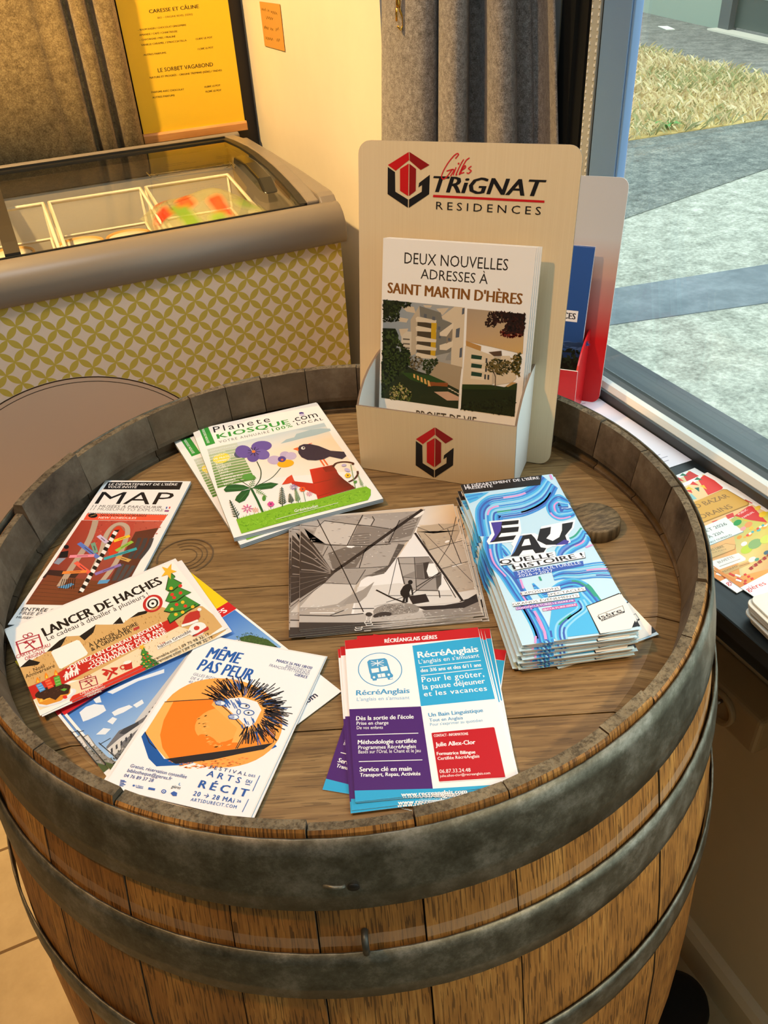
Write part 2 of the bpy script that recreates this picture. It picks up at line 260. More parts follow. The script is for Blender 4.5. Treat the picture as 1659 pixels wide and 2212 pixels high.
# ------------------------------------------------------------------ printed sheets: everything is in tenths of a millimetre on the sheet itself
ART = {
'kiosk': [
["P","f4f3ef",[0,2187,1468,2187,1468,0,0,0]],["P",["cdd9de","c9d8de","f6e3c4","f7efe2"],[76,1699,1406,1683,1394,1285,67,1337]],["P",["f7efe2","f6e3c4","f6ead6","f4f3ef"],[67,1337,1394,1285,1415,580,116,968]],["P","a9c2ca",[836,1453,918,1516,1011,1519,1052,1581,1140,1588,1221,1598,1326,1580,1426,1524,1418,1475,1240,1457,1070,1458,953,1451]],
["P","b9ccd2",[1069,1665,1184,1683,1402,1671,1401,1594,1206,1599]],["P","3b9b3d",[77,2187,181,2187,183,1781,78,1768]],["T","ÉDITION 2025/2026","f2f6ee",130,1826,339,27,90.2,1,0,1.0],["T","Planete","16161a",218,2020,644,134,-3.7,0,0,1.25],["T","KIOSQUE","3b9b3d",230,1865,815,105,-2.0,2,0,1.1],["T",".com","16161a",1090,1855,299,131,-1.5,0,0,1.0],
["T","VOTRE ANNUAIRE","5c6468",225,1764,563,53,-2.5,0,0,1.3],["T","100%","3b9b3d",828,1750,231,69,0.4,1,0,1.2],["T","LOCAL","16161a",1117,1763,299,59,-3.1,1,0,1.4],["P","4b3d8a",[1261,1999,1257,1992,1251,1987,1244,1984,1236,1984,1228,1987,1220,1992,1214,1999,1210,2007,1209,2016,1210,2024,1213,2031,1219,2037,1226,2039,1234,2039,1243,2037,1250,2032,1256,2025,1260,2016,1262,2008]],
["P","c8c0de",[1259,1957,1255,1949,1249,1944,1241,1941,1232,1940,1223,1943,1215,1949,1208,1957,1203,1966,1202,1976,1203,1985,1207,1993,1213,1999,1221,2002,1230,2002,1239,1999,1248,1993,1254,1985,1259,1976,1260,1966]],["P","c9d4c4",[77,1686,243,1699,404,1686,404,1641,239,1653,74,1640]],["P","c9d4c4",[74,1628,241,1641,405,1628,405,1583,237,1595,71,1583]],
["P","b0c4a2",[70,1571,240,1583,405,1570,406,1526,236,1538,67,1526]],["P","b0c4a2",[67,1514,239,1526,406,1512,406,1469,235,1481,64,1470]],["P","9cb68a",[63,1458,237,1469,407,1456,407,1412,233,1425,60,1414]],["P","9cb68a",[60,1402,236,1413,408,1399,408,1357,232,1370,57,1359]],["P","8aa974",[57,1347,234,1358,408,1344,408,1301,231,1315,54,1304]],
["P","8aa974",[53,1293,233,1303,409,1289,409,1247,229,1260,50,1250]],["P","7a9f60",[50,1239,232,1248,410,1234,410,1192,228,1206,47,1197]],["P","7a9f60",[47,1185,230,1194,410,1180,410,1138,227,1152,44,1144]],["P","6a954e",[44,1132,229,1141,411,1126,411,1085,225,1099,41,1091]],["P","6a954e",[40,1080,228,1088,412,1073,412,1032,224,1047,37,1039]],
["P","5f8e42",[37,1028,227,1035,412,1020,412,980,223,995,34,987]],["P","5f8e42",[34,976,225,983,413,968,413,928,222,943,31,936]],["P","558738",[31,925,224,932,413,916,414,877,220,892,28,885]],["P","5aa045",[328,1023,386,1025,425,949,431,890,355,898,281,946]],
["P","e8dc48",[272,1435,264,1404,248,1376,225,1355,198,1341,170,1338,142,1344,118,1359,101,1382,91,1410,89,1442,97,1473,113,1501,136,1523,163,1537,192,1541,220,1535,244,1519,262,1496,272,1467]],["T","ADMINISTRATION","dfe8dc",95,1627,274,38,-3.2,1,0,1.0],["T","ÉCONOMIE","dfe8dc",96,1564,155,37,-3.3,1,0,1.0],["T","HABITAT","dfe8dc",96,1501,135,37,-3.4,1,0,1.0],
["T","VIE PRATIQUE","f6f8f0",97,1439,231,37,-3.4,1,0,1.0],["T","COMMERCES","f6f8f0",97,1378,172,36,-3.5,1,0,1.0],["T","AUTO","f6f8f0",98,1318,76,36,-3.6,1,0,1.0],["T","MOBILITÉ","f6f8f0",98,1258,151,36,-3.7,1,0,1.0],["T","SOCIAL","f6f8f0",98,1198,113,35,-3.7,1,0,1.0],["T","SANTÉ","f6f8f0",99,1139,94,35,-3.8,1,0,1.0],["T","ENFANCE","f6f8f0",99,1081,130,34,-3.9,1,0,1.0],
["T","ENSEIGNEMENT","f6f8f0",100,1024,223,34,-3.9,1,0,1.0],["T","LOISIRS","f6f8f0",100,966,129,34,-4.0,1,0,1.0],["T","RESTO","f6f8f0",101,910,92,33,-4.1,1,0,1.0],["P","4c5670",[418,1410,411,1389,399,1373,385,1362,369,1358,353,1362,340,1372,329,1389,322,1410,319,1433,322,1456,330,1477,341,1494,356,1505,372,1509,387,1505,401,1495,412,1478,419,1457,421,1433]],
["P","6a57a6",[503,1398,487,1364,465,1341,440,1330,413,1332,388,1347,367,1374,352,1410,345,1452,345,1495,354,1536,370,1571,392,1595,418,1607,445,1605,470,1589,492,1561,506,1524,514,1482,513,1438]],["P","6a57a6",[740,1459,727,1427,705,1402,677,1386,644,1381,610,1386,579,1402,553,1426,535,1458,526,1492,528,1528,540,1559,562,1585,591,1602,624,1608,658,1602,690,1586,716,1561,734,1529,742,1494]],
["P","7362b0",[666,1266,652,1238,633,1220,609,1211,585,1214,561,1228,540,1251,524,1282,515,1317,514,1353,521,1387,534,1415,554,1434,578,1443,603,1440,628,1426,649,1402,664,1371,673,1335,673,1299]],["P","6450a0",[552,1279,542,1252,527,1231,509,1217,490,1211,471,1215,454,1228,441,1249,434,1275,432,1305,436,1335,445,1362,460,1384,478,1398,498,1404,517,1400,534,1386,547,1365,555,1339,556,1309]],
["L","2a2048",10,0,[547,1410,595,1387]],["L","2a2048",10,0,[539,1396,564,1334]],["L","2a2048",10,0,[527,1392,518,1321]],["L","2a2048",10,0,[517,1400,478,1353]],["L","2a2048",10,0,[513,1417,462,1415]],["L","2a2048",10,0,[518,1434,479,1480]],["L","2a2048",10,0,[528,1443,520,1516]],["L","2a2048",10,0,[540,1441,566,1505]],["L","2a2048",10,0,[547,1428,595,1453]],
["P","f08030",[545,1411,543,1404,538,1398,533,1394,527,1393,522,1394,517,1398,513,1404,510,1411,509,1419,511,1428,513,1435,518,1441,523,1444,528,1445,534,1444,539,1440,543,1434,546,1427,546,1419]],["L","2c4a34",11,0,[512,1208,512,1180,512,1141,512,1096,511,1051,507,1011,500,976,491,941,481,909,470,878,457,850,440,823,421,796,401,772,384,752,371,738]],
["P","c4b4d6",[757,1121,746,1096,730,1077,710,1066,688,1063,666,1069,646,1083,631,1104,621,1130,617,1158,621,1186,631,1210,647,1230,668,1242,690,1245,712,1239,732,1224,748,1203,758,1177,761,1149]],["P","bfb0d4",[866,1174,857,1152,844,1135,828,1124,811,1120,795,1124,781,1135,770,1152,763,1174,762,1198,766,1222,775,1244,788,1262,803,1273,821,1277,837,1274,852,1263,863,1245,869,1223,870,1199]],
["P","c9bada",[925,1131,916,1109,902,1092,886,1081,868,1078,851,1082,836,1093,824,1111,818,1132,816,1157,820,1181,829,1203,842,1220,859,1231,877,1235,894,1231,909,1219,921,1202,928,1179,929,1155]],["P","f0b51e",[863,1012,854,990,837,973,814,961,789,957,762,960,737,970,715,986,700,1007,693,1031,694,1055,703,1077,719,1094,742,1106,768,1111,795,1108,821,1098,842,1081,857,1060,864,1036]],
["P","564592",[805,1116,798,1099,787,1086,775,1077,762,1074,749,1077,738,1085,729,1099,724,1116,723,1135,726,1153,733,1171,743,1184,755,1193,769,1196,782,1193,793,1185,802,1171,807,1154,808,1135]],["P","f06a30",[777,1117,775,1112,771,1108,768,1105,764,1104,760,1104,756,1107,754,1111,752,1117,752,1123,753,1129,755,1134,759,1138,762,1141,766,1142,770,1141,774,1139,776,1135,778,1129,778,1123]],
["L","2c4a34",9,0,[709,973,692,954,670,927,644,896,616,867,591,843,566,825,540,810,514,798,489,786,466,776,444,766,421,757,401,749,384,743,371,738]],["L","2c4a34",8,0,[340,753,261,950]],["L","5a8a48",6,0,[340,753,421,937]],["P","5a8a48",[350,774,348,817,338,840,340,797]],["P","5a8a48",[350,774,374,784,390,774,365,765]],["P","5a8a48",[363,805,362,843,354,863,355,825]],
["P","5a8a48",[363,805,385,814,399,805,377,797]],["P","5a8a48",[377,836,376,869,369,886,370,854]],["P","5a8a48",[377,836,396,844,408,837,389,829]],["P","5a8a48",[391,868,390,895,384,910,385,882]],["P","5a8a48",[391,868,407,874,417,868,401,862]],["P","5a8a48",[405,899,404,921,399,933,400,911]],["P","5a8a48",[405,899,418,904,426,899,413,894]],
["P","17592c",[78,829,127,891,208,878,281,827,337,740,230,734,88,779]],["P","17592c",[345,734,437,775,545,753,611,694,529,642,424,667]],["P","17592c",[329,725,240,729,171,657,143,599,171,531,231,550,288,629]],["L","3f8a50",6,0,[101,838,318,749]],["L","3f8a50",6,0,[369,728,585,692]],["L","3f8a50",5,0,[306,701,176,563]],["L","17592c",23,0,[338,740,345,497,344,275]],
["L","6a9a50",7,0,[375,696,447,515]],["P","6a9a50",[384,674,404,673,418,687,398,687]],["P","6a9a50",[384,674,378,637,367,615,373,651]],["P","6a9a50",[394,648,412,648,425,660,407,660]],["P","6a9a50",[394,648,389,615,379,595,384,628]],["P","6a9a50",[404,622,420,622,431,633,416,633]],["P","6a9a50",[404,622,400,594,391,576,395,604]],["P","6a9a50",[414,597,428,596,438,606,424,606]],
["P","6a9a50",[414,597,410,572,403,556,407,581]],["P","6a9a50",[424,571,436,571,445,579,433,579]],["P","6a9a50",[424,571,421,550,415,537,418,558]],["P","6a9a50",[434,546,444,546,451,552,441,552]],["P","6a9a50",[434,546,432,529,427,518,429,535]],
["P","4e8e3c",[431,496,426,482,420,471,414,462,407,458,401,458,396,463,393,472,392,484,393,498,396,513,401,527,407,539,413,547,420,552,426,551,430,547,433,538,435,526,434,511]],["P","2d2540",[974,1261,1009,1313,1062,1328,1128,1296,1197,1222,1284,1068,1407,985,1403,893,1342,854,1238,963,1166,937,1082,951,1007,998,965,1079,958,1167]],["L","e04a2a",10,0,[1108,1305,1150,1307]],
["P","f06c33",[929,1282,988,1294,973,1214]],["P","f4f4f0",[1053,1241,1049,1233,1043,1226,1037,1221,1030,1220,1024,1221,1018,1226,1014,1232,1011,1241,1011,1251,1013,1261,1017,1269,1022,1276,1028,1281,1035,1282,1042,1281,1047,1277,1052,1270,1054,1261,1054,1251]],
["P","1a1420",[1049,1249,1047,1245,1044,1241,1041,1238,1038,1237,1035,1238,1032,1240,1030,1243,1029,1248,1029,1253,1030,1258,1032,1263,1035,1267,1038,1270,1041,1271,1045,1270,1047,1268,1049,1264,1050,1260,1050,1255]],["L","ee6a32",17,0,[1129,940,1133,809]],["L","ee6a32",17,0,[1164,938,1169,807]],
["P",["d5301f","c02818","7a1812","5c1410","5c1410","c42818","c92819"],[974,812,1218,789,1217,589,1235,483,1291,280,891,261,930,544]],["P","8a1c14",[1103,786,1218,789,1222,657,1109,691]],["L","7a1a14",9,0,[932,543,1229,527]],["L","8a1c14",9,0,[905,307,1283,332]],["P","c32a1c",[751,748,776,663,939,540,907,340,814,503,733,637]],["P","d8442a",[638,662,719,762,779,796,770,661,702,651]],
["L","4a1d16",25,0,[1206,748,1212,757,1222,770,1233,784,1246,796,1259,804,1274,807,1291,807,1308,805,1326,800,1342,794,1359,785,1376,773,1392,760,1405,747,1414,736,1418,727,1417,718,1413,710,1409,704,1407,699]],["L","4a1d16",22,0,[1411,568,1409,560,1406,548,1403,534,1398,520,1392,506,1383,494,1372,480,1360,467,1348,455,1335,444,1320,436,1303,429,1287,423,1272,418,1262,415]],
["P","7fba2b",[83,272,230,283,345,280,475,290,615,302,751,270,893,260,1090,263,1292,274,1395,263,1419,193,1385,104,1330,36,744,46,79,32]],["S",["5c9a1a","4f8c18","98cf45"],260,18.8,5,None,3,[95,222,881,222,1370,216,1337,49,681,63,101,52]],["P","7fba2b",[83,253,101,308,94,252]],["P","7fba2b",[101,252,125,308,113,252]],["P","7fba2b",[119,252,144,299,131,252]],
["P","7fba2b",[137,252,164,312,149,251]],["P","7fba2b",[155,252,174,297,167,251]],["P","7fba2b",[174,251,192,320,185,251]],["P","7fba2b",[192,251,201,296,204,251]],["P","7fba2b",[210,251,226,325,222,250]],["P","7fba2b",[228,251,240,292,240,250]],["P","7fba2b",[247,250,272,323,259,250]],["P","7fba2b",[265,250,286,286,277,250]],["P","7fba2b",[283,250,315,320,295,249]],
["P","7fba2b",[302,250,322,285,314,249]],["P","7fba2b",[320,249,345,322,332,249]],["P","7fba2b",[339,249,350,290,350,249]],["P","7fba2b",[357,249,374,323,369,248]],["P","7fba2b",[375,249,385,294,387,248]],["P","7fba2b",[394,248,415,318,406,248]],["P","7fba2b",[412,248,432,293,424,248]],["P","7fba2b",[431,248,460,309,443,247]],["P","7fba2b",[449,248,476,295,461,247]],
["P","7fba2b",[468,247,494,304,480,247]],["P","7fba2b",[486,247,507,303,498,247]],["P","7fba2b",[505,247,520,303,517,246]],["P","7fba2b",[523,247,539,311,536,246]],["P","7fba2b",[542,246,556,298,554,246]],["P","7fba2b",[561,246,583,312,573,246]],["P","7fba2b",[579,246,601,289,591,245]],["P","7fba2b",[598,246,630,312,610,245]],["P","7fba2b",[617,245,641,284,629,245]],
["P","7fba2b",[635,245,665,316,647,245]],["P","7fba2b",[654,245,669,285,666,244]],["P","7fba2b",[673,245,694,322,685,244]],["P","7fba2b",[692,244,701,286,704,244]],["P","7fba2b",[710,244,733,321,722,244]],["P","7fba2b",[729,244,746,283,741,243]],["P","7fba2b",[740,217,772,288,752,216]],["P","7fba2b",[759,216,783,254,771,216]],["P","7fba2b",[777,216,811,284,790,216]],
["P","7fba2b",[796,216,817,259,808,215]],["P","7fba2b",[815,216,838,284,827,215]],["P","7fba2b",[834,215,848,266,846,215]],["P","7fba2b",[853,215,871,281,865,215]],["P","7fba2b",[871,215,890,270,884,214]],["P","7fba2b",[890,215,915,271,903,214]],["P","7fba2b",[909,214,939,270,922,214]],["P","7fba2b",[928,214,958,263,941,214]],["P","7fba2b",[947,214,979,274,960,213]],
["P","7fba2b",[966,214,988,261,978,213]],["P","7fba2b",[985,213,1009,283,997,213]],["P","7fba2b",[1004,213,1017,260,1017,212]],["P","7fba2b",[1023,213,1046,287,1036,212]],["P","7fba2b",[1042,212,1058,254,1055,212]],["P","7fba2b",[1061,212,1094,285,1074,212]],["P","7fba2b",[1080,212,1105,248,1093,211]],["P","7fba2b",[1099,212,1138,283,1112,211]],["P","7fba2b",[1119,211,1142,248,1131,211]],
["P","7fba2b",[1138,211,1169,286,1150,211]],["P","7fba2b",[1157,211,1171,253,1169,210]],["P","7fba2b",[1176,211,1200,287,1189,210]],["P","7fba2b",[1195,210,1210,255,1208,210]],["P","7fba2b",[1215,210,1243,281,1227,209]],["P","7fba2b",[1234,210,1259,254,1246,209]],["P","7fba2b",[1263,237,1299,300,1275,236]],["P","7fba2b",[1282,236,1313,284,1295,236]],["P","7fba2b",[1301,236,1333,296,1314,236]],
["P","7fba2b",[1321,236,1345,292,1333,235]],["P","7fba2b",[1340,236,1360,294,1353,235]],["P","7fba2b",[1360,235,1380,300,1372,235]],["P","7fba2b",[1379,235,1398,289,1392,235]],["L","28402c",9,0,[542,285,625,619]],["P","28402c",[552,324,540,367,522,383,533,340]],["P","28402c",[552,324,581,353,604,355,574,326]],["P","28402c",[559,355,548,395,531,411,542,370]],
["P","28402c",[559,355,587,382,608,384,581,356]],["P","28402c",[567,386,557,424,541,438,551,400]],["P","28402c",[567,386,593,411,612,413,587,387]],["P","28402c",[575,417,565,452,551,465,560,430]],["P","28402c",[575,417,598,441,617,442,593,419]],["P","28402c",[582,449,574,481,561,493,569,460]],["P","28402c",[582,449,604,470,621,472,599,450]],["P","28402c",[590,480,583,510,570,521,578,491]],
["P","28402c",[590,480,610,500,625,501,605,482]],["P","28402c",[598,512,591,539,580,548,587,522]],["P","28402c",[598,512,616,530,630,531,612,513]],["P","28402c",[606,544,600,568,590,576,596,553]],["P","28402c",[606,544,622,560,634,561,618,545]],["P","28402c",[614,576,609,597,600,605,606,584]],["P","28402c",[614,576,628,590,638,591,625,577]],["L","28402c",7,0,[639,296,664,472]],
["P","28402c",[642,317,629,345,613,352,626,324]],["P","28402c",[642,317,663,345,680,352,659,324]],["P","28402c",[645,338,633,364,619,370,630,344]],["P","28402c",[645,338,664,364,680,370,661,344]],["P","28402c",[648,359,637,383,624,388,635,365]],["P","28402c",[648,359,665,383,680,389,663,365]],["P","28402c",[651,380,641,401,630,407,639,386]],["P","28402c",[651,380,666,402,680,407,664,386]],
["P","28402c",[654,402,646,420,635,425,644,406]],["P","28402c",[654,402,668,421,679,425,666,407]],["P","28402c",[657,423,650,439,641,443,648,427]],["P","28402c",[657,423,669,440,679,444,667,427]],["P","28402c",[660,445,654,458,647,462,653,448]],["P","28402c",[660,445,670,459,679,462,669,448]],["L","5a8a50",7,0,[702,279,743,550]],["P","5a8a50",[707,311,696,337,681,343,693,317]],
["P","5a8a50",[707,311,727,337,743,344,724,318]],["P","5a8a50",[711,334,700,358,686,364,697,340]],["P","5a8a50",[711,334,729,358,745,365,726,340]],["P","5a8a50",[714,356,704,379,691,385,701,362]],["P","5a8a50",[714,356,731,380,746,386,729,362]],["P","5a8a50",[717,379,708,401,696,406,705,384]],["P","5a8a50",[717,379,733,401,747,406,731,385]],["P","5a8a50",[721,402,712,422,701,427,710,407]],
["P","5a8a50",[721,402,736,422,748,427,733,407]],["P","5a8a50",[724,425,716,443,706,448,714,430]],["P","5a8a50",[724,425,738,444,750,449,736,430]],["P","5a8a50",[728,448,720,465,711,469,718,452]],["P","5a8a50",[728,448,740,465,751,470,738,453]],["P","5a8a50",[731,471,725,487,716,490,723,475]],["P","5a8a50",[731,471,743,487,752,491,741,475]],["P","5a8a50",[735,495,729,508,721,512,727,498]],
["P","5a8a50",[735,495,745,509,753,512,743,498]],["P","5a8a50",[738,518,733,530,726,533,732,521]],["P","5a8a50",[738,518,747,530,755,534,746,521]],["L","28402c",11,0,[101,274,95,614]],["P","28402c",[100,313,80,338,61,339,81,315]],["P","28402c",[100,313,119,351,138,366,119,328]],["P","28402c",[99,354,81,377,64,378,82,355]],["P","28402c",[99,354,116,389,134,402,117,367]],
["P","28402c",[99,395,82,415,66,416,83,396]],["P","28402c",[99,395,114,426,130,439,114,407]],["P","28402c",[98,436,83,454,69,455,84,437]],["P","28402c",[98,436,112,464,126,475,112,447]],["P","28402c",[97,477,84,494,72,494,85,478]],["P","28402c",[97,477,109,502,122,512,110,487]],["P","28402c",[96,519,85,533,74,534,85,519]],["P","28402c",[96,519,107,541,118,549,107,527]],
["P","28402c",[96,561,86,573,77,574,86,561]],["P","28402c",[96,561,105,580,114,587,105,568]],["L","7a9a60",6,0,[1362,273,1391,493]],["P","7a9a60",[1366,299,1357,314,1346,315,1355,301]],["P","7a9a60",[1366,299,1379,319,1391,326,1378,306]],["P","7a9a60",[1369,322,1361,336,1351,337,1359,324]],["P","7a9a60",[1369,322,1381,341,1392,347,1380,329]],["P","7a9a60",[1372,345,1364,358,1355,359,1363,347]],
["P","7a9a60",[1372,345,1383,362,1393,368,1382,351]],["P","7a9a60",[1375,368,1368,380,1360,381,1367,370]],["P","7a9a60",[1375,368,1385,384,1394,390,1384,374]],["P","7a9a60",[1378,392,1372,402,1364,403,1370,393]],["P","7a9a60",[1378,392,1387,406,1396,411,1386,397]],["P","7a9a60",[1381,415,1375,424,1369,425,1374,416]],["P","7a9a60",[1381,415,1389,428,1397,432,1388,420]],
["P","7a9a60",[1384,439,1379,447,1373,448,1378,440]],["P","7a9a60",[1384,439,1391,450,1398,454,1390,443]],["P","7a9a60",[1387,462,1383,469,1378,470,1382,463]],["P","7a9a60",[1387,462,1393,472,1399,475,1393,466]],["L","5a8a50",5,0,[770,274,800,456]],["L","5a8a50",5,0,[428,292,437,339]],["L","d85a9a",11,0,[233,392,269,375]],["L","d85a9a",10,0,[226,381,243,334]],["L","d85a9a",10,0,[216,380,204,330]],
["L","d85a9a",10,0,[209,389,175,366]],["L","d85a9a",11,0,[209,404,172,421]],["L","d85a9a",11,0,[215,415,198,463]],["L","d85a9a",11,0,[225,416,238,467]],["L","d85a9a",11,0,[233,407,267,430]],["L","ea9a7a",7,0,[296,338,319,327]],["L","ea9a7a",7,0,[291,331,302,300]],["L","ea9a7a",7,0,[285,330,277,298]],["L","ea9a7a",7,0,[280,336,258,321]],["L","ea9a7a",7,0,[280,345,256,356]],
["L","ea9a7a",7,0,[285,352,274,383]],["L","ea9a7a",7,0,[291,353,299,386]],["L","ea9a7a",7,0,[296,347,318,362]],["L","8a6ab0",7,0,[742,559,770,546]],["L","8a6ab0",7,0,[738,551,754,518]],["L","8a6ab0",7,0,[732,548,729,507]],["L","8a6ab0",7,0,[726,551,707,518]],["L","8a6ab0",7,0,[723,558,694,546]],["L","8a6ab0",7,0,[723,567,695,581]],["L","8a6ab0",7,0,[728,575,712,609]],
["L","8a6ab0",7,0,[734,578,736,620]],["L","8a6ab0",7,0,[740,575,759,609]],["L","8a6ab0",7,0,[743,568,772,580]],["L","d880a8",7,0,[848,375,870,365]],["L","d880a8",7,0,[844,369,853,340]],["L","d880a8",7,0,[837,368,828,337]],["L","d880a8",7,0,[833,373,811,359]],["L","d880a8",7,0,[833,382,811,393]],["L","d880a8",7,0,[838,389,829,418]],["L","d880a8",7,0,[844,390,854,421]],
["L","d880a8",7,0,[848,384,871,399]],["P","d84a9a",[480,357,474,347,466,343,458,347,454,356,454,369,460,379,468,383,476,379,480,369]],["P","d84a9a",[464,339,459,329,451,325,443,329,438,339,439,351,444,361,453,365,461,362,465,352]],["P","d84a9a",[446,348,440,338,432,334,424,338,420,347,420,360,426,370,434,374,442,370,446,360]],
["P","d84a9a",[442,374,437,364,429,360,421,364,416,374,417,386,422,396,430,400,438,397,443,387]],["P","d84a9a",[458,392,452,382,444,378,436,382,431,392,432,404,438,414,446,418,454,415,458,405]],["P","d84a9a",[476,383,471,373,463,369,455,373,450,383,451,395,456,406,465,410,473,406,477,396]],["P","5a2a50",[457,368,453,361,448,358,442,361,439,367,440,376,443,382,449,385,454,383,457,376]],
["P","ee5a28",[833,473,827,463,819,459,812,463,808,472,809,484,815,494,823,498,830,494,834,485]],["P","ee5a28",[818,456,812,446,804,442,797,446,793,455,794,467,799,477,807,481,815,477,819,468]],["P","ee5a28",[800,464,795,455,787,451,779,454,775,464,776,475,782,485,790,489,797,485,801,476]],["P","ee5a28",[798,489,792,480,784,476,777,479,773,489,774,501,779,511,787,514,795,511,799,501]],
["P","ee5a28",[813,507,807,497,799,493,792,496,788,506,789,518,794,528,802,532,810,528,814,519]],["P","ee5a28",[831,498,825,489,817,485,810,488,806,498,807,510,812,519,820,523,828,520,832,510]],["P","5a2a50",[811,483,808,477,802,474,797,476,795,483,795,491,799,497,804,500,809,497,812,491]],["P","eec22a",[1323,511,1317,501,1309,497,1301,500,1298,510,1299,522,1305,532,1314,536,1321,532,1325,523]],
["P","eec22a",[1307,493,1301,484,1292,480,1285,483,1281,493,1283,505,1289,515,1297,519,1305,515,1308,505]],["P","eec22a",[1289,502,1283,492,1275,488,1267,492,1263,501,1265,513,1271,523,1279,527,1287,523,1291,514]],["P","eec22a",[1288,528,1282,518,1273,514,1266,517,1262,527,1263,539,1269,549,1278,553,1285,549,1289,540]],
["P","eec22a",[1304,545,1298,535,1290,531,1282,535,1278,544,1280,557,1286,567,1294,570,1302,567,1306,557]],["P","eec22a",[1322,537,1316,527,1307,523,1300,526,1296,536,1298,548,1304,558,1312,562,1320,558,1324,549]],["P","5a2a50",[1301,521,1297,514,1292,512,1287,514,1284,521,1285,529,1289,535,1295,538,1300,536,1302,529]],
["P","c0b6dc",[1340,594,1335,588,1328,585,1320,587,1313,592,1306,600,1301,610,1297,623,1296,635,1297,646,1301,656,1307,662,1313,665,1321,663,1329,658,1335,650,1341,639,1344,627,1345,615,1344,603]],["P","c0b6dc",[1344,723,1341,716,1336,710,1329,706,1321,704,1313,703,1306,705,1300,709,1295,715,1293,722,1294,729,1297,736,1302,742,1309,747,1316,749,1325,749,1332,747,1338,743,1343,738,1345,731]],
["L","7a9a60",8,0,[1287,282,1387,709]],["P","4e8e3c",[1342,388,1341,381,1338,374,1333,368,1327,362,1321,358,1314,356,1309,357,1304,359,1302,364,1301,370,1302,377,1305,384,1310,390,1316,396,1323,400,1329,402,1335,401,1339,399,1342,394]],["T","Grésivaudan","f6faee",625,136,231,49,-2.9,1,0.25,1.0],["L","f2f6ea",6,0,[429,105,736,107,1052,109]],],
'mapl': [
["P","f1efec",[0,2158,924,2158,924,0,0,0]],["P","17161a",[41,2127,843,2142,852,2004,40,1992]],["T","LE DÉPARTEMENT DE L'ISÈRE","f2f0ee",68,2068,731,39,0.8,1,0,1.0],["T","VOUS INVITE","f2f0ee",74,2018,310,38,0.6,1,0,1.0],["T","MAP","161518",50,1737,779,209,0.3,0,0,1.0],["T","11 MUSÉES À PARCOURIR","3a383a",47,1674,723,42,-0.2,0,0,1.0],
["T","11 MUSEUMS TO EXPLORE","7c797a",46,1627,753,41,-0.4,0,0,1.0],["P","3a56a8",[809,1703,824,1703,829,1669,814,1669]],["P","f4f2f0",[824,1703,839,1704,844,1670,829,1669]],["P","d84a40",[839,1704,854,1705,858,1670,844,1670]],["P","7a5a9a",[813,1649,858,1648,861,1617,817,1618]],["L","e05a58",6,0,[815,1632,860,1631]],["P","2a2422",[47,1585,56,1586,58,1571,49,1571]],
["P","2a2422",[66,1585,75,1586,76,1571,67,1571]],["P","2a2422",[84,1585,93,1585,94,1571,85,1570]],["P","2a2422",[102,1585,111,1585,113,1570,104,1570]],["P","2a2422",[121,1584,130,1585,131,1570,122,1570]],["P","2a2422",[139,1584,148,1584,149,1570,140,1570]],["P","2a2422",[157,1584,166,1584,167,1570,158,1569]],["P","2a2422",[175,1584,184,1584,185,1569,177,1569]],
["P","2a2422",[194,1583,203,1584,204,1569,195,1569]],["P","2a2422",[212,1583,221,1583,222,1569,213,1569]],["P","2a2422",[230,1583,239,1583,240,1569,231,1568]],["P","2a2422",[248,1583,257,1583,258,1568,249,1568]],["P","2a2422",[266,1582,275,1583,276,1568,267,1568]],["P","2a2422",[285,1582,294,1582,294,1568,286,1567]],["P","2a2422",[303,1582,312,1582,313,1568,304,1567]],
["P","2a2422",[321,1582,330,1582,331,1567,322,1567]],["P","2a2422",[339,1581,348,1582,349,1567,340,1567]],["P","2a2422",[357,1581,366,1581,367,1567,358,1566]],["P","2a2422",[375,1581,384,1581,385,1567,376,1566]],["P","2a2422",[393,1580,402,1581,403,1566,394,1566]],["P","2a2422",[412,1580,420,1581,421,1566,412,1566]],["P","2a2422",[430,1580,438,1580,439,1566,430,1565]],
["P","2a2422",[448,1580,457,1580,457,1566,448,1565]],["P","2a2422",[466,1579,475,1580,475,1565,466,1565]],["P","2a2422",[484,1579,493,1580,493,1565,484,1565]],["P","2a2422",[502,1579,511,1579,511,1565,502,1564]],["P","2a2422",[520,1579,529,1579,529,1565,520,1564]],["P","2a2422",[538,1578,547,1579,547,1564,538,1564]],["P","2a2422",[556,1578,565,1579,565,1564,556,1564]],
["P","2a2422",[574,1578,583,1578,583,1564,574,1563]],["P","2a2422",[592,1578,601,1578,601,1564,592,1563]],["P","2a2422",[610,1577,619,1578,619,1563,610,1563]],["P","2a2422",[628,1577,637,1578,637,1563,628,1563]],["P","2a2422",[646,1577,655,1577,655,1563,646,1562]],["P","2a2422",[664,1577,672,1577,673,1563,664,1562]],["P","2a2422",[682,1576,690,1577,691,1562,682,1562]],
["P","2a2422",[699,1576,708,1576,709,1562,700,1562]],["P","2a2422",[717,1576,726,1576,726,1562,718,1561]],["P","2a2422",[735,1576,744,1576,744,1562,736,1561]],["P","2a2422",[753,1575,762,1576,762,1561,753,1561]],["P","2a2422",[771,1575,780,1575,780,1561,771,1561]],["P","2a2422",[789,1575,798,1575,798,1561,789,1560]],["P","2a2422",[807,1575,815,1575,816,1561,807,1560]],
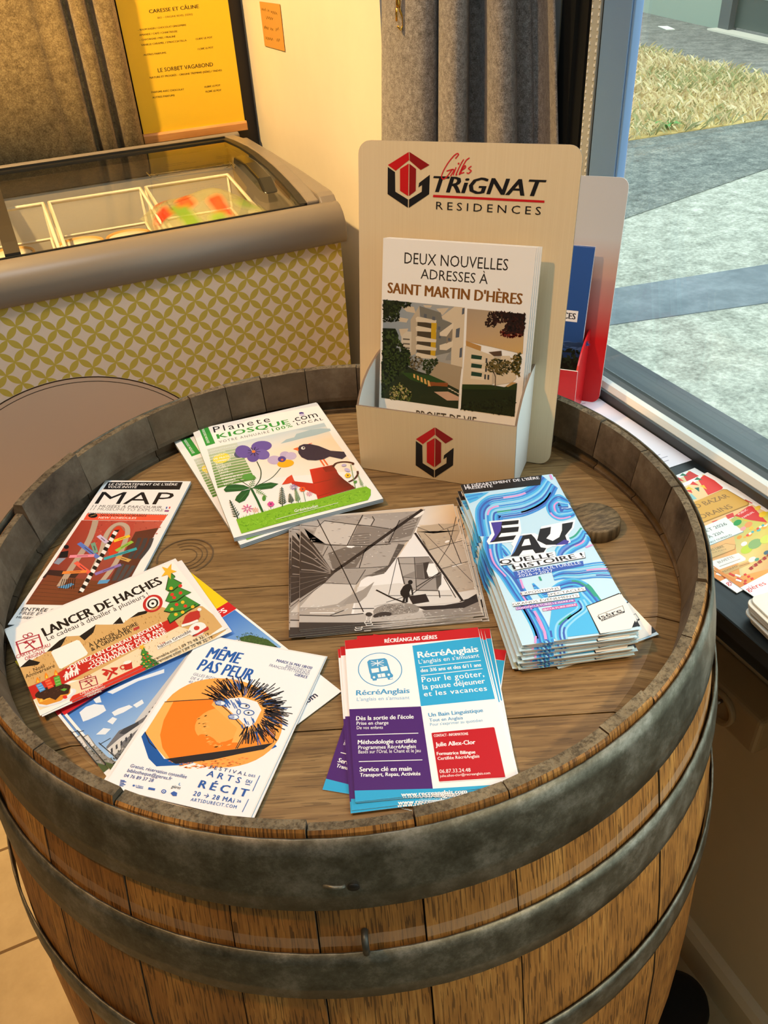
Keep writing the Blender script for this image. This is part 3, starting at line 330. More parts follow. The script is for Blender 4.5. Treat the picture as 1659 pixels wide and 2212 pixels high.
["P","2a2422",[825,1574,833,1575,833,1560,825,1560]],["P","2a2422",[842,1574,851,1574,851,1560,842,1560]],["P","2a2422",[860,1574,869,1574,869,1560,860,1559]],["P","e9593c",[45,1568,866,1564,860,1471,49,1462]],["P","1a1614",[163,1537,166,1525,163,1514,156,1505,145,1499,131,1497,116,1498,100,1503,87,1511,76,1521,69,1533,66,1545,69,1556,76,1564,87,1571,101,1573,116,1572,132,1567,146,1559,157,1548]],
["L","e8b060",6,0,[116,1535,139,1550]],["L","e8b060",6,0,[116,1535,96,1524]],["T","NOUVEAUX HORAIRES","2a1814",192,1528,469,31,0.1,1,0,1.0],["T","NEW SCHEDULES","f8ece4",190,1487,382,31,0.3,1,0,1.0],["P",["a8402e","c05848","7a2a24","6a3428"],[34,1455,857,1464,791,258,39,248]],["P","b5473a",[185,1452,582,1459,632,1191,365,918]],
["S",["c8604e","9c3a30","b85040"],160,22.4,1.5,None,8,[155,1450,857,1464,872,1115,220,996]],["P","3a2420",[41,705,345,690,331,590,29,594]],["P",["7a4228","6e3a22","5c2e1c","7a4428"],[58,635,907,525,791,258,39,248]],["L","54301e",5,0,[46,555,855,484]],["L","54301e",5,0,[47,505,846,442]],["L","54301e",5,0,[48,454,838,400]],["L","54301e",5,0,[49,405,829,359]],["L","54301e",5,0,[50,356,821,318]],
["L","54301e",5,0,[51,307,812,278]],["L","b4a08c",60,0,[176,1456,181,1437,188,1411,196,1380,204,1345,211,1308,219,1270,226,1230,233,1186,238,1138,242,1084,244,1022,243,952,242,880,240,810,239,746,239,685,239,624,239,568,239,521,239,488]],["P","cf3d22",[432,1093,400,1293,431,1387,497,1367,560,1233,585,929,546,885]],
["L","b9a894",48,0,[463,500,459,558,455,641,449,738,442,837,434,922,423,993,409,1059,395,1120,383,1175,375,1224,373,1266,374,1301,378,1330,384,1354,392,1374,402,1390,415,1401,430,1407,445,1409,461,1407,477,1401,496,1390,514,1376,531,1357,546,1334,557,1310,567,1283,576,1252,583,1214,591,1167,599,1108,608,1039,615,966,621,893,623,827,620,762,613,696,605,634,597,583,592,546]],
["L","8d7a68",9,0,[481,521,478,575,474,655,468,748,462,842,455,923,445,989,434,1050,422,1106,412,1157,405,1203,402,1244,403,1279,405,1308,409,1332,415,1352,423,1365,432,1373,443,1376,455,1374,467,1370,480,1360,494,1345,508,1327,520,1310,529,1299]],["P","5c3024",[642,1286,844,1355,839,530,657,546]],
["L","3c3c40",38,0,[717,1195,720,1174,724,1145,728,1111,732,1076,734,1043,734,1009,732,972,730,936,728,905,727,884]],["L","46464a",38,0,[691,810,700,581]],["L","3c3c40",38,0,[777,1194,780,1174,784,1145,788,1113,791,1078,792,1046,790,1012,787,975,782,939,778,908,776,886]],["L","46464a",38,0,[749,801,745,576]],
["L","3c3c40",38,0,[838,1192,840,1173,844,1145,847,1114,850,1081,850,1049,847,1015,841,978,835,942,829,911,825,889]],["L","46464a",38,0,[807,791,790,570]],["P","5a9acb",[222,472,327,535,361,518,319,458]],["P","5a9acb",[567,529,566,579,661,596,653,545]],
["P","1a1618",[86,1038,89,1028,89,1020,86,1013,81,1008,73,1006,65,1008,56,1011,48,1018,40,1026,35,1035,33,1044,33,1053,35,1060,41,1064,48,1066,56,1065,65,1061,74,1055,81,1047]],["P","1c181a",[42,962,105,982,139,886,53,871]],["P","8a94a8",[53,871,129,875,100,779,43,797]],["L","1e1a18",6,0,[225,585,255,451]],["L","1e1a18",6,0,[243,586,276,452]],["L","1e1a18",6,0,[262,587,297,453]],
["L","1e1a18",6,0,[281,588,318,454]],["L","1e1a18",6,0,[299,589,339,455]],["L","1e1a18",6,0,[318,590,360,456]],["L","1e1a18",6,0,[337,591,381,458]],["P","121012",[425,1304,474,1315,482,420,440,406]],["P","eceae8",[424,1298,473,1270,473,1221,425,1249]],["P","eceae8",[426,1200,474,1172,475,1124,427,1151]],["P","eceae8",[427,1103,475,1076,476,1029,428,1056]],
["P","eceae8",[429,1009,476,983,477,936,430,962]],["P","eceae8",[431,916,477,891,478,845,431,871]],["P","eceae8",[432,826,479,800,479,756,433,781]],["P","eceae8",[434,737,480,712,480,669,435,693]],["P","eceae8",[435,650,481,625,481,583,436,607]],["P","eceae8",[437,564,482,540,482,499,438,522]],["P","eceae8",[438,480,483,457,483,416,439,439]],["L","cbbada",42,0,[303,1216,430,1111]],
["L","3a3038",7,0,[341,1184,398,1137]],["L","e9c432",43,0,[485,1136,611,1224]],["L","3a3038",7,0,[522,1162,579,1202]],["L","5d79c6",41,0,[157,1098,432,890]],["L","3a3038",7,0,[241,1034,365,941]],["L","739f86",41,0,[292,1104,384,957]],["L","3a3038",7,0,[320,1060,361,994]],["L","93c445",42,0,[562,992,668,1138]],["L","3a3038",7,0,[594,1035,642,1101]],["L","34a2ab",41,0,[492,872,747,1033]],
["L","3a3038",7,0,[568,920,683,992]],["L","ee8fa2",41,0,[151,897,382,919]],["L","3a3038",7,0,[220,904,324,913]],["L","cfa256",40,0,[604,909,747,854]],["L","3a3038",7,0,[647,892,711,868]],["L","ea5f4a",39,0,[244,818,436,675]],["L","3a3038",7,0,[303,775,389,710]],["L","8d74b6",40,0,[495,658,683,799]],["L","3a3038",7,0,[551,700,635,764]],["L","f0893a",39,0,[185,668,402,693]],
["L","3a3038",7,0,[250,676,347,687]],["T","ENTRÉE GRATUITE","333133",37,168,564,39,-1.0,0,0,1.0],["T","FREE ENTRANCE","77757a",40,120,479,38,-1.5,0,0,1.0],["T","MUSEES.ISERE.FR","4a484a",36,75,334,25,-2.0,0,0,1.0],],
'hache': [
["P","f3f1ec",[0,1095,1471,1095,1471,0,0,0]],["P","d2aa6c",[0,589,126,620,229,635,300,643,396,715,502,649,564,664,636,706,732,633,822,576,896,608,995,601,1061,602,1142,607,1203,502,1359,455,1441,369,1471,218,1471,42,1335,9,1184,260,368,166,0,339]],["P","ead9b6",[0,211,370,173,1185,263,1339,17,1403,0,1471,0,975,0,286,26,13,55]],
["S",["b88c4e","9a7038","c49a5a"],240,15.9,4,80,4,[0,579,390,693,638,672,978,591,1397,391,1403,138,1162,297,286,237,10,365]],["S",["d8c090","cfb284"],90,14.4,4,80,9,[459,122,1186,237,1335,9,809,0]],["P","151312",[0,589,83,637,146,550,121,533]],["P","151312",[218,637,338,703,402,715,343,640,300,600]],["P","151312",[486,652,638,702,592,623,505,576]],["P","151312",[755,622,834,671,830,575]],
["P","151312",[895,605,975,632,1061,602,1024,575]],["T","LANCER DE HACHES","141213",259,821,1021,115,2.0,2,0,1.0],["T","Le cadeau à déballer à plusieurs !","1c1a1b",260,754,867,62,1.3,0,0,1.0],
["L","c02a28",25,1,[1185,655,1179,633,1170,613,1158,595,1144,581,1128,571,1112,565,1096,564,1081,568,1068,576,1057,589,1049,605,1044,624,1042,645,1044,666,1050,688,1059,709,1071,727,1085,742,1100,753,1117,759,1133,761,1149,757,1162,748,1174,735,1182,719,1187,699,1188,677]],
["L","1a1818",15,1,[1153,658,1150,646,1145,635,1138,625,1131,618,1122,612,1113,609,1104,608,1096,610,1089,615,1083,622,1078,630,1075,641,1074,652,1076,664,1079,676,1084,687,1090,696,1098,704,1106,710,1115,714,1124,714,1133,712,1140,708,1147,701,1151,692,1154,681,1155,670]],
["P","1a1818",[1124,653,1122,649,1119,646,1115,645,1112,645,1108,646,1105,649,1103,654,1102,658,1103,664,1104,668,1106,673,1110,675,1113,677,1117,677,1120,675,1123,672,1125,668,1126,663,1126,658]],["L","a83040",12,1,[46,900,218,877,208,718,40,737]],["L","a83040",10,0,[35,869,221,842]],["L","a83040",12,0,[85,782,169,827]],["L","a83040",12,0,[112,860,151,723]],
["L","a83040",8,1,[142,910,140,905,138,902,135,899,132,898,128,898,125,899,121,901,117,905,114,909,111,914,109,919,108,925,108,930,109,935,110,939,112,943,115,945,118,947,122,947,126,946,130,943,133,940,136,936,139,931,141,926,142,920,142,915]],
["L","a83040",8,1,[177,908,176,903,173,900,170,897,167,896,163,896,160,897,156,899,152,903,149,907,146,912,144,917,143,922,143,928,144,933,145,937,147,941,150,943,153,945,157,945,161,944,165,941,169,938,172,934,174,929,176,924,177,918,178,913]],["P","a83040",[86,860,125,870,108,827]],["P","a83040",[152,849,183,816,157,796]],["L","a83040",8,1,[338,161,454,137,443,45,328,67]],
["L","a83040",6,0,[329,144,455,117]],["L","a83040",8,0,[361,90,419,111]],["L","a83040",8,0,[381,134,404,51]],["L","a83040",5,1,[403,161,402,159,401,157,399,155,396,155,394,155,391,156,389,157,386,160,384,162,383,165,381,168,381,172,381,175,381,178,382,180,384,182,386,183,388,184,391,184,393,183,396,181,398,179,400,176,402,173,403,170,404,167,404,164]],
["L","a83040",5,1,[427,157,426,155,424,153,422,152,420,151,417,152,415,152,412,154,410,156,408,159,406,162,405,165,405,168,404,171,405,174,406,177,408,179,410,180,412,180,415,180,417,179,420,178,422,176,424,173,426,170,427,167,428,163,428,160]],["P","a83040",[363,136,390,139,378,115]],["P","a83040",[409,125,428,104,410,94]],["T","CARTE CADEAU","b04048",2,703,260,44,-5.8,1,0,1.0],
["T","ORIGINAL","b04048",54,638,159,44,-3.5,1,0,1.0],["P","f6f3ee",[245,604,264,620,455,620,471,600,484,420,468,401,262,376,250,392]],["T","À LANCER, À BOIRE","1a1614",516,471,407,46,1.6,1,0,1.0],["T","& À GRIGNOTER","1a1614",518,416,332,45,3.5,1,0,1.0],["P","b84038",[874,469,923,468,917,436,867,436]],
["P","c0261f",[0,341,109,330,234,348,311,365,727,382,1185,390,1187,261,720,238,406,223,257,206,106,195,0,187]],["T","•OFFREZ UN CADEAU INSOLITE !","f8f0ea",302,325,784,46,2.3,2,0,1.0],["T","•TOUT PUBLIC DÈS 8 ANS","f8f0ea",459,272,619,46,1.9,2,0,1.0],["T","•CONVIVIALITÉ GARANTIE","f8f0ea",434,225,645,45,1.2,2,0,1.0],["P","d23424",[221,15,252,45,429,29,779,33,803,14,806,0,619,0,408,0,223,0]],
["T","Noël","2a1c12",79,474,80,44,-1.1,0,0,1.0],["T","Anniversaire","2a1c12",9,442,219,42,-4.7,0,0,1.0],["P","dfe3ea",[291,83,284,63,263,47,231,36,192,31,149,32,107,40,69,53,39,70,20,90,13,111,19,130,38,146,68,158,106,164,150,163,193,156,233,143,265,125,285,104]],
["P","f4f4f2",[271,95,265,79,247,66,219,57,185,53,147,54,110,61,77,72,51,86,34,103,27,120,33,136,50,149,76,159,110,163,148,163,186,156,220,145,248,130,266,113]],["P","d8912e",[24,208,272,165,245,82,166,49,67,72,24,117]],["P","f0c050",[27,132,51,163,57,125]],["P","f0c050",[59,130,83,160,89,122]],["P","f0c050",[90,127,115,158,120,119]],["P","f0c050",[122,124,147,155,152,116]],
["P","f0c050",[154,121,179,152,185,113]],["P","f0c050",[186,119,212,150,217,111]],["P","f0c050",[219,116,245,147,250,108]],["P","3a2016",[268,148,260,129,240,117,211,110,176,111,138,118,100,131,66,149,40,170,24,192,19,213,26,232,44,245,72,252,107,252,146,246,185,232,219,214,247,192,263,169]],["P","3a2016",[30,238,64,135,102,136,136,80,181,107,233,83,267,152]],
["S",["5c3824","24120c"],24,13.6,2,None,2,[61,246,234,194,224,121,65,180]],["L","4a96d6",42,0,[82,230,73,325]],["L","9ccaf0",7,0,[64,251,96,246]],["L","9ccaf0",7,0,[62,279,93,275]],["L","9ccaf0",7,0,[59,308,91,303]],["P","f28a22",[62,344,72,382,85,403,91,361,85,329]],["P","f8d848",[69,341,81,376,82,338]],["L","e0452a",43,0,[142,223,140,332]],["L","f4906a",7,0,[126,247,158,242]],
["L","f4906a",7,0,[125,280,157,275]],["L","f4906a",7,0,[124,313,156,308]],["P","f28a22",[128,351,139,390,152,411,158,369,152,336]],["P","f8d848",[136,349,148,383,149,345]],["L","58a83a",43,0,[196,210,208,317]],["L","9cd080",7,0,[182,234,215,228]],["L","9cd080",7,0,[186,266,218,261]],["L","9cd080",7,0,[189,298,222,293]],["P","f28a22",[197,336,208,375,222,396,227,354,221,321]],
["P","f8d848",[204,334,217,369,217,330]],["P","5aa83a",[194,157,220,160,240,138,216,127]],["P","d8302a",[216,55,214,50,210,47,206,46,201,46,197,49,192,53,189,59,187,65,186,72,187,78,189,83,192,86,197,88,202,87,206,85,211,80,214,75,216,68,217,62]],["P","f6f0ec",[291,305,288,299,283,297,278,300,275,308,276,317,280,323,285,325,289,321,292,314]],
["P","f6f0ec",[267,303,292,297,278,230,267,228,271,265,257,226,248,233]],["L","f6f0ec",6,0,[248,277,268,292]],["L","f6f0ec",6,0,[290,289,297,263]],["P","f6f0ec",[331,313,327,307,322,305,318,308,315,316,316,325,319,331,324,333,329,329,332,322]],["P","f6f0ec",[307,311,332,305,317,238,306,236,311,273,295,234,287,240]],["L","f6f0ec",6,0,[287,284,308,300]],["L","f6f0ec",6,0,[330,297,337,271]],
["P","f6f0ec",[371,311,367,305,362,303,357,307,354,314,355,323,359,330,364,331,369,328,371,320]],["P","f6f0ec",[346,309,371,303,356,235,345,233,349,271,334,232,325,238]],["L","f6f0ec",6,0,[326,282,347,298]],["L","f6f0ec",6,0,[369,295,376,268]],["L","c22a22",17,0,[521,38,528,46,537,56,547,69,558,81,569,91,579,97,591,103,602,108,612,111,619,114]],
["L","c22a22",15,0,[519,172,524,166,531,158,540,148,548,137,557,126,566,111,575,94,585,77,593,61,598,51]],["P","c22a22",[504,122,540,139,553,106,525,81]],["P","c22a22",[577,151,629,118,608,96,584,110]],["P","c22a22",[676,129,734,116,715,38,661,55]],
["P","f4f0ea",[735,117,733,112,727,108,720,106,710,106,700,108,691,111,682,116,676,123,673,129,672,135,675,140,680,144,688,146,697,146,707,145,717,141,725,136,731,130,735,123]],
["L","c22a22",9,1,[671,86,669,82,666,79,663,77,660,75,656,75,653,76,650,78,647,81,644,84,643,88,642,93,641,98,642,103,643,108,645,112,647,115,650,117,654,119,657,119,661,118,664,117,667,114,669,110,671,106,672,101,673,96,672,91]],["T","CARTE CADEAU","f4e4da",302,12,168,24,-1.3,1,0,1.0],["T","ORIGINAL","f4e4da",330,-16,107,24,-1.4,1,0,1.0],
["P","17240f",[1391,977,1407,878,1377,873,1420,757,1371,733,1436,588,1374,582,1435,392,1320,380,1238,358,1136,331,1143,407,1191,453,1152,506,1235,580,1211,623,1283,711,1268,762]],["P","3d8a35",[1388,959,1403,865,1375,860,1415,750,1369,728,1431,589,1372,584,1430,402,1320,391,1242,369,1145,344,1151,416,1198,460,1160,511,1239,581,1216,622,1285,706,1271,755]],
["L","17240f",13,0,[1280,735,1313,707,1371,731]],["L","17240f",13,0,[1239,581,1294,560,1374,589]],["L","17240f",12,0,[1198,460,1289,417,1404,421]],["P","e8b830",[1328,738,1317,726,1305,727,1298,740,1301,758,1311,770,1324,769,1331,755]],["P","d8382a",[1303,606,1292,595,1280,596,1273,609,1276,626,1286,638,1298,636,1305,623]],
["P","e8b830",[1231,481,1221,470,1210,472,1203,484,1205,501,1215,511,1227,510,1234,497]],["P","d8382a",[1405,719,1394,707,1381,708,1374,721,1377,739,1388,751,1401,750,1408,737]],["P","e8b830",[1339,506,1328,495,1316,497,1310,509,1312,526,1323,537,1335,536,1342,523]],["P","d8382a",[1370,630,1359,619,1347,620,1340,633,1343,650,1354,662,1366,661,1373,647]],
["P","e8b830",[1233,399,1224,389,1212,390,1205,402,1208,418,1218,429,1229,427,1236,415]],["P","d8382a",[1338,447,1328,437,1316,438,1309,451,1312,467,1322,478,1334,476,1341,464]],["P","e8b830",[1384,401,1374,390,1362,392,1355,404,1358,420,1369,431,1381,429,1387,417]],["P","d8382a",[1304,655,1294,643,1281,644,1274,657,1277,675,1288,686,1300,685,1307,672]],
["P","e8b830",[1290,390,1280,380,1268,382,1262,394,1264,410,1274,420,1286,419,1293,406]],["P","d8382a",[1286,510,1275,500,1264,501,1257,514,1259,530,1270,541,1282,540,1288,527]],["P","f0b832",[1447,1069,1412,988,1443,933,1390,939,1356,862,1357,943,1304,950,1357,995,1359,1079,1391,1023]],
["P","17240f",[860,216,870,178,858,177,879,131,860,123,891,64,866,64,897,0,850,0,817,0,774,0,775,0,794,16,776,39,809,66,798,84,825,117,817,138]],["P","3d8a35",[860,209,869,173,858,172,877,128,859,121,889,65,865,64,895,0,850,0,818,0,777,0,778,1,797,18,780,40,811,67,800,84,826,115,819,135]],["L","17240f",5,0,[823,127,837,115,860,122]],["L","17240f",5,0,[811,67,834,57,866,66]],
["L","17240f",5,0,[797,18,836,0,884,0]],["P","e8b830",[842,126,838,122,833,123,830,128,831,135,835,139,840,139,843,133]],["P","d8382a",[836,75,832,71,827,72,824,77,824,84,828,88,833,87,837,82]],["P","e8b830",[810,26,806,22,801,23,798,28,799,35,803,39,808,38,811,33]],["P","d8382a",[874,117,870,112,865,113,862,118,862,125,866,130,871,129,874,123]],
["P","e8b830",[854,34,850,30,845,31,842,36,842,43,846,47,851,46,855,41]],["P","d8382a",[863,83,859,78,854,79,850,85,851,92,855,96,860,95,863,89]],["P","e8b830",[813,0,810,0,805,0,802,0,802,1,806,5,811,4,814,0]],["P","d8382a",[856,10,852,6,847,7,843,12,844,19,848,23,853,22,856,16]],["P","e8b830",[876,0,872,0,867,0,864,0,865,0,869,2,874,2,877,0]],
["P","d8382a",[835,94,831,90,826,91,823,96,824,103,828,107,833,106,836,101]],["P","e8b830",[837,0,833,0,829,0,825,0,826,0,830,0,835,0,838,0]],["P","d8382a",[832,37,828,33,823,34,820,39,820,46,824,50,829,49,832,44]],["P","f0b832",[879,248,868,219,882,197,861,201,850,174,848,204,827,208,846,224,845,255,859,233]],["P","b8302a",[1214,263,1277,343,1326,361,1398,339,1374,259,1335,228]],
["L","f2efec",29,0,[1206,251,1270,233,1341,228]],["P","f2efec",[1417,334,1414,328,1409,325,1404,323,1399,324,1394,326,1390,330,1388,336,1386,342,1387,349,1389,355,1393,360,1397,364,1403,365,1408,365,1413,363,1417,359,1419,353,1420,347,1420,340]],
["P","f0eeec",[1367,124,1357,101,1341,81,1321,66,1298,58,1275,58,1254,65,1237,78,1225,97,1220,120,1222,144,1231,167,1246,188,1266,203,1289,212,1313,213,1334,206,1352,192,1364,172,1369,149]],["P","c43a32",[1314,136,1310,129,1304,125,1297,123,1290,124,1283,127,1278,133,1274,140,1273,148,1273,157,1276,165,1280,171,1286,176,1293,177,1300,177,1307,173,1312,168,1316,160,1318,152,1317,143]],
["L","1c1a1a",14,0,[1233,86,1334,83]],["P","c43a32",[1227,80,1377,114,1370,76,1259,66]],["P","f2efea",[947,110,958,152,1229,162,1253,144,1233,117]],["T","haches Grenoble","222020",963,117,281,38,3.5,1,0,1.0],["T","Les","b8302a",987,146,38,27,1.9,0,0,1.0],["T","h2grenoble.com | 09 70 98 32 17","2a2220",834,16,515,30,-0.4,0,0,1.0],],
'meme': [
["P","f3f4f6",[0,1446,1046,1446,1046,0,0,0]],["T","MÊME","1f5cae",138,1231,275,113,-0.6,2,0,1.0],["T","PAS PEUR","1f5cae",127,1097,450,113,-1.0,2,0,1.0],["T","GILLES BIZOUERNE","4a5a8a",124,1040,288,26,-2.0,0,0,1.0],["T","DE 4 À 6 ANS","4a5a8a",125,999,202,26,-1.2,0,0,1.0],["T","40 MIN","4a5a8a",124,961,107,26,-0.2,0,0,1.0],["T","MARDI 26 MAI 18H30","3a4a86",695,1318,296,27,-2.6,2,0,1.0],
["T","BIBLIOTHÈQUE","4a5a8a",788,1280,201,26,-2.6,0,0,1.0],["T","FRANÇOIS MITTERRAND","4a5a8a",660,1259,331,26,-2.9,0,0,1.0],["T","GIÈRES","3a4a86",885,1216,103,26,-3.6,2,0,1.0],["P","1558a8",[37,425,40,474,139,399,289,294,572,362,468,289,268,226,181,272]],["P","1558a8",[896,514,971,602,1008,576,947,516]],
["P","f3a850",[977,752,991,695,995,639,988,584,972,531,946,483,911,438,868,400,817,367,760,341,698,323,631,312,562,310,491,316,420,331,351,354,285,386,224,425,170,472,124,525,88,583,64,644,51,707,52,770,65,832,92,889,131,942,182,987,242,1024,310,1051,383,1067,460,1074,538,1069,615,1055,689,1031,757,999,819,959,873,913,917,863,952,808]],
["P","f6b35c",[45,466,44,750,412,869,733,688,739,491,302,298,190,363]],["P","f07f1e",[120,598,106,768,403,863,731,684,739,491,325,305,232,375,160,471]],["P","f4a84e",[692,729,707,695,712,659,708,622,694,588,671,557,641,531,605,513,565,501,523,499,482,505,443,520,409,542,383,571,365,606,358,643,361,681,375,718,398,751,430,777,469,797,511,807,554,809,597,800,635,784,667,760]],
["P","f07f1e",[603,477,599,465,586,457,567,453,543,454,517,459,490,469,466,482,446,496,434,512,430,526,434,538,447,547,467,550,491,549,518,543,545,534,569,521,588,506,599,491]],["P","f6b35c",[397,853,728,684,735,544,686,531,671,656,396,808]],["S",["f4a84e","f6b35c"],60,21.2,3,30,5,[338,654,387,735,530,505,693,517,583,455]],
["S",["f3a850","ee7a3a"],160,17.0,3,15,6,[323,288,856,454,832,388,658,300,481,264]],["P","ef8f2e",[764,628,930,720,972,601,745,492]],["P","232227",[309,300,746,491,972,599,928,532,776,455,624,370,388,276]],["L","1c1c24",7,0,[44,750,226,811,410,868,564,797,735,685,753,629,745,494]],["L","1c1c24",6,0,[393,861,542,782,716,667,734,615,736,490]],["L","1c1c24",5,0,[761,628,930,720,952,681,970,600]],
["L","1c1c24",6,0,[45,466,119,393,194,356]],["P","eef0f2",[452,848,497,894,593,926,714,911,775,849,776,732,746,675,650,733,545,792]],["L","1c1c24",7,0,[437,852,346,862]],["L","1c1c24",7,0,[426,865,350,895]],["L","1c1c24",7,0,[455,867,371,905]],["L","1c1c24",7,0,[439,858,352,894]],["L","1c1c24",7,0,[448,889,359,932]],["L","1c1c24",7,0,[444,865,347,887]],["L","1c1c24",7,0,[465,882,365,912]],
["L","1c1c24",7,0,[469,885,398,896]],["L","1c1c24",7,0,[471,912,396,956]],["L","1c1c24",7,0,[457,911,369,957]],["L","1c1c24",7,0,[479,913,382,986]],["L","1c1c24",7,0,[467,912,375,984]],["L","1c1c24",7,0,[480,943,405,1012]],["L","1c1c24",7,0,[473,923,415,975]],["L","1c1c24",7,0,[483,952,390,1010]],["L","1c1c24",7,0,[481,938,385,977]],["L","1c1c24",7,0,[515,941,423,1019]],
["L","1c1c24",7,0,[493,947,421,981]],["L","1c1c24",7,0,[513,967,417,1030]],["L","1c1c24",7,0,[529,950,458,1013]],["L","1c1c24",7,0,[533,961,465,1039]],["L","1c1c24",7,0,[528,965,477,1032]],["L","1c1c24",7,0,[554,969,512,1029]],["L","2458a4",7,0,[539,981,480,1065]],["L","1c1c24",7,0,[561,973,517,1050]],["L","1c1c24",7,0,[558,985,484,1061]],["L","1c1c24",7,0,[568,975,525,1050]],
["L","1c1c24",7,0,[568,977,526,1052]],["L","1c1c24",7,0,[590,991,590,1085]],["L","1c1c24",7,0,[587,968,542,1035]],["L","1c1c24",7,0,[606,991,602,1069]],["L","1c1c24",7,0,[609,970,597,1049]],["L","1c1c24",7,0,[631,983,632,1051]],["L","1c1c24",7,0,[620,970,640,1033]],["L","2458a4",7,0,[649,977,682,1038]],["L","1c1c24",7,0,[640,971,646,1046]],["L","2458a4",7,0,[655,979,691,1029]],
["L","1c1c24",7,0,[671,969,721,1020]],["L","1c1c24",7,0,[681,982,735,1049]],["L","2458a4",7,0,[673,978,696,1041]],["L","1c1c24",7,0,[693,972,734,1012]],["L","1c1c24",7,0,[702,956,772,1008]],["L","1c1c24",7,0,[704,950,734,1011]],["L","1c1c24",7,0,[711,961,794,1011]],["L","1c1c24",7,0,[729,940,805,1008]],["L","1c1c24",7,0,[724,948,790,987]],["L","1c1c24",7,0,[759,935,825,957]],
["L","1c1c24",7,0,[749,954,806,1011]],["L","2458a4",7,0,[760,932,826,954]],["L","1c1c24",7,0,[751,939,821,1026]],["L","1c1c24",7,0,[768,919,837,964]],["L","1c1c24",7,0,[780,920,848,956]],["L","2458a4",7,0,[783,907,869,925]],["L","1c1c24",7,0,[782,912,882,942]],["L","1c1c24",7,0,[810,897,893,919]],["L","1c1c24",7,0,[806,902,897,913]],["L","1c1c24",7,0,[816,882,896,918]],
["L","1c1c24",6,0,[826,878,934,898]],["L","1c1c24",6,0,[818,875,917,910]],["L","1c1c24",6,0,[834,870,941,864]],["L","1c1c24",6,0,[825,859,895,883]],["L","1c1c24",6,0,[819,871,920,906]],["L","1c1c24",6,0,[832,840,938,857]],["L","2458a4",6,0,[850,841,959,826]],["L","1c1c24",6,0,[849,839,927,822]],["L","1c1c24",6,0,[848,850,944,856]],["L","1c1c24",6,0,[839,831,938,834]],
["L","1c1c24",6,0,[844,827,932,821]],["L","1c1c24",6,0,[841,809,929,766]],["L","1c1c24",6,0,[845,805,946,766]],["L","2458a4",6,0,[852,794,927,755]],["L","1c1c24",6,0,[860,789,951,759]],["L","1c1c24",6,0,[842,788,941,773]],["L","1c1c24",6,0,[847,778,925,728]],["L","1c1c24",6,0,[850,760,930,719]],["L","1c1c24",6,0,[839,767,918,739]],["L","1c1c24",6,0,[844,746,960,707]],
["L","1c1c24",6,0,[847,755,943,685]],["L","1c1c24",6,0,[842,732,915,666]],["L","1c1c24",6,0,[849,740,930,707]],["L","1c1c24",6,0,[842,711,904,645]],["L","1c1c24",6,0,[827,727,919,648]],["L","1c1c24",6,0,[826,697,904,635]],["L","1c1c24",6,0,[816,714,876,644]],["L","1c1c24",6,0,[823,691,902,640]],["L","1c1c24",6,0,[817,701,886,628]],["L","2458a4",6,0,[807,693,873,633]],
["L","1c1c24",6,0,[821,677,898,614]],["L","1c1c24",6,0,[805,670,863,603]],["L","1c1c24",6,0,[801,682,851,596]],["L","1c1c24",6,0,[780,676,819,611]],["L","1c1c24",6,0,[787,666,842,597]],["L","1c1c24",6,0,[767,649,784,588]],["L","1c1c24",6,0,[761,662,781,583]],["L","2458a4",6,0,[761,656,789,594]],["L","1c1c24",6,0,[765,650,792,566]],["L","1c1c24",6,0,[744,652,744,593]],
["L","1c1c24",6,0,[748,643,767,573]],["L","2458a4",7,0,[488,835,395,843]],["L","1c1c24",7,0,[474,850,385,852]],["L","1c1c24",7,0,[476,855,386,874]],["L","1c1c24",7,0,[493,848,418,852]],["L","1c1c24",7,0,[492,858,421,868]],["L","1c1c24",7,0,[484,850,387,893]],["L","1c1c24",7,0,[497,870,399,914]],["L","1c1c24",7,0,[495,862,410,889]],["L","1c1c24",7,0,[493,876,415,913]],
["L","1c1c24",7,0,[496,893,435,924]],["L","1c1c24",7,0,[509,899,416,956]],["L","1c1c24",7,0,[502,888,442,921]],["L","1c1c24",7,0,[503,916,413,977]],["L","1c1c24",7,0,[524,904,431,946]],["L","1c1c24",7,0,[534,911,474,968]],["L","1c1c24",7,0,[536,907,455,966]],["L","1c1c24",7,0,[519,930,452,966]],["L","1c1c24",7,0,[535,915,469,971]],["L","1c1c24",7,0,[539,926,482,990]],
["L","1c1c24",7,0,[554,922,492,978]],["L","1c1c24",7,0,[554,938,492,982]],["L","1c1c24",7,0,[547,929,486,976]],["L","1c1c24",7,0,[561,942,505,988]],["L","1c1c24",7,0,[561,945,494,1001]],["L","2458a4",7,0,[578,949,529,1019]],["L","1c1c24",7,0,[586,946,527,1013]],["L","1c1c24",7,0,[592,944,548,998]],["L","1c1c24",7,0,[590,931,531,1021]],["L","1c1c24",7,0,[597,947,567,1032]],
["L","2458a4",7,0,[598,935,574,1019]],["L","2458a4",7,0,[604,952,589,1014]],["L","1c1c24",7,0,[626,934,616,1032]],["L","1c1c24",7,0,[643,935,669,983]],["L","1c1c24",7,0,[639,933,634,1004]],["L","1c1c24",7,0,[637,944,643,1027]],["L","1c1c24",7,0,[642,936,670,1014]],["L","1c1c24",7,0,[667,947,689,1005]],["L","1c1c24",7,0,[657,947,668,1030]],["L","1c1c24",7,0,[677,942,705,994]],
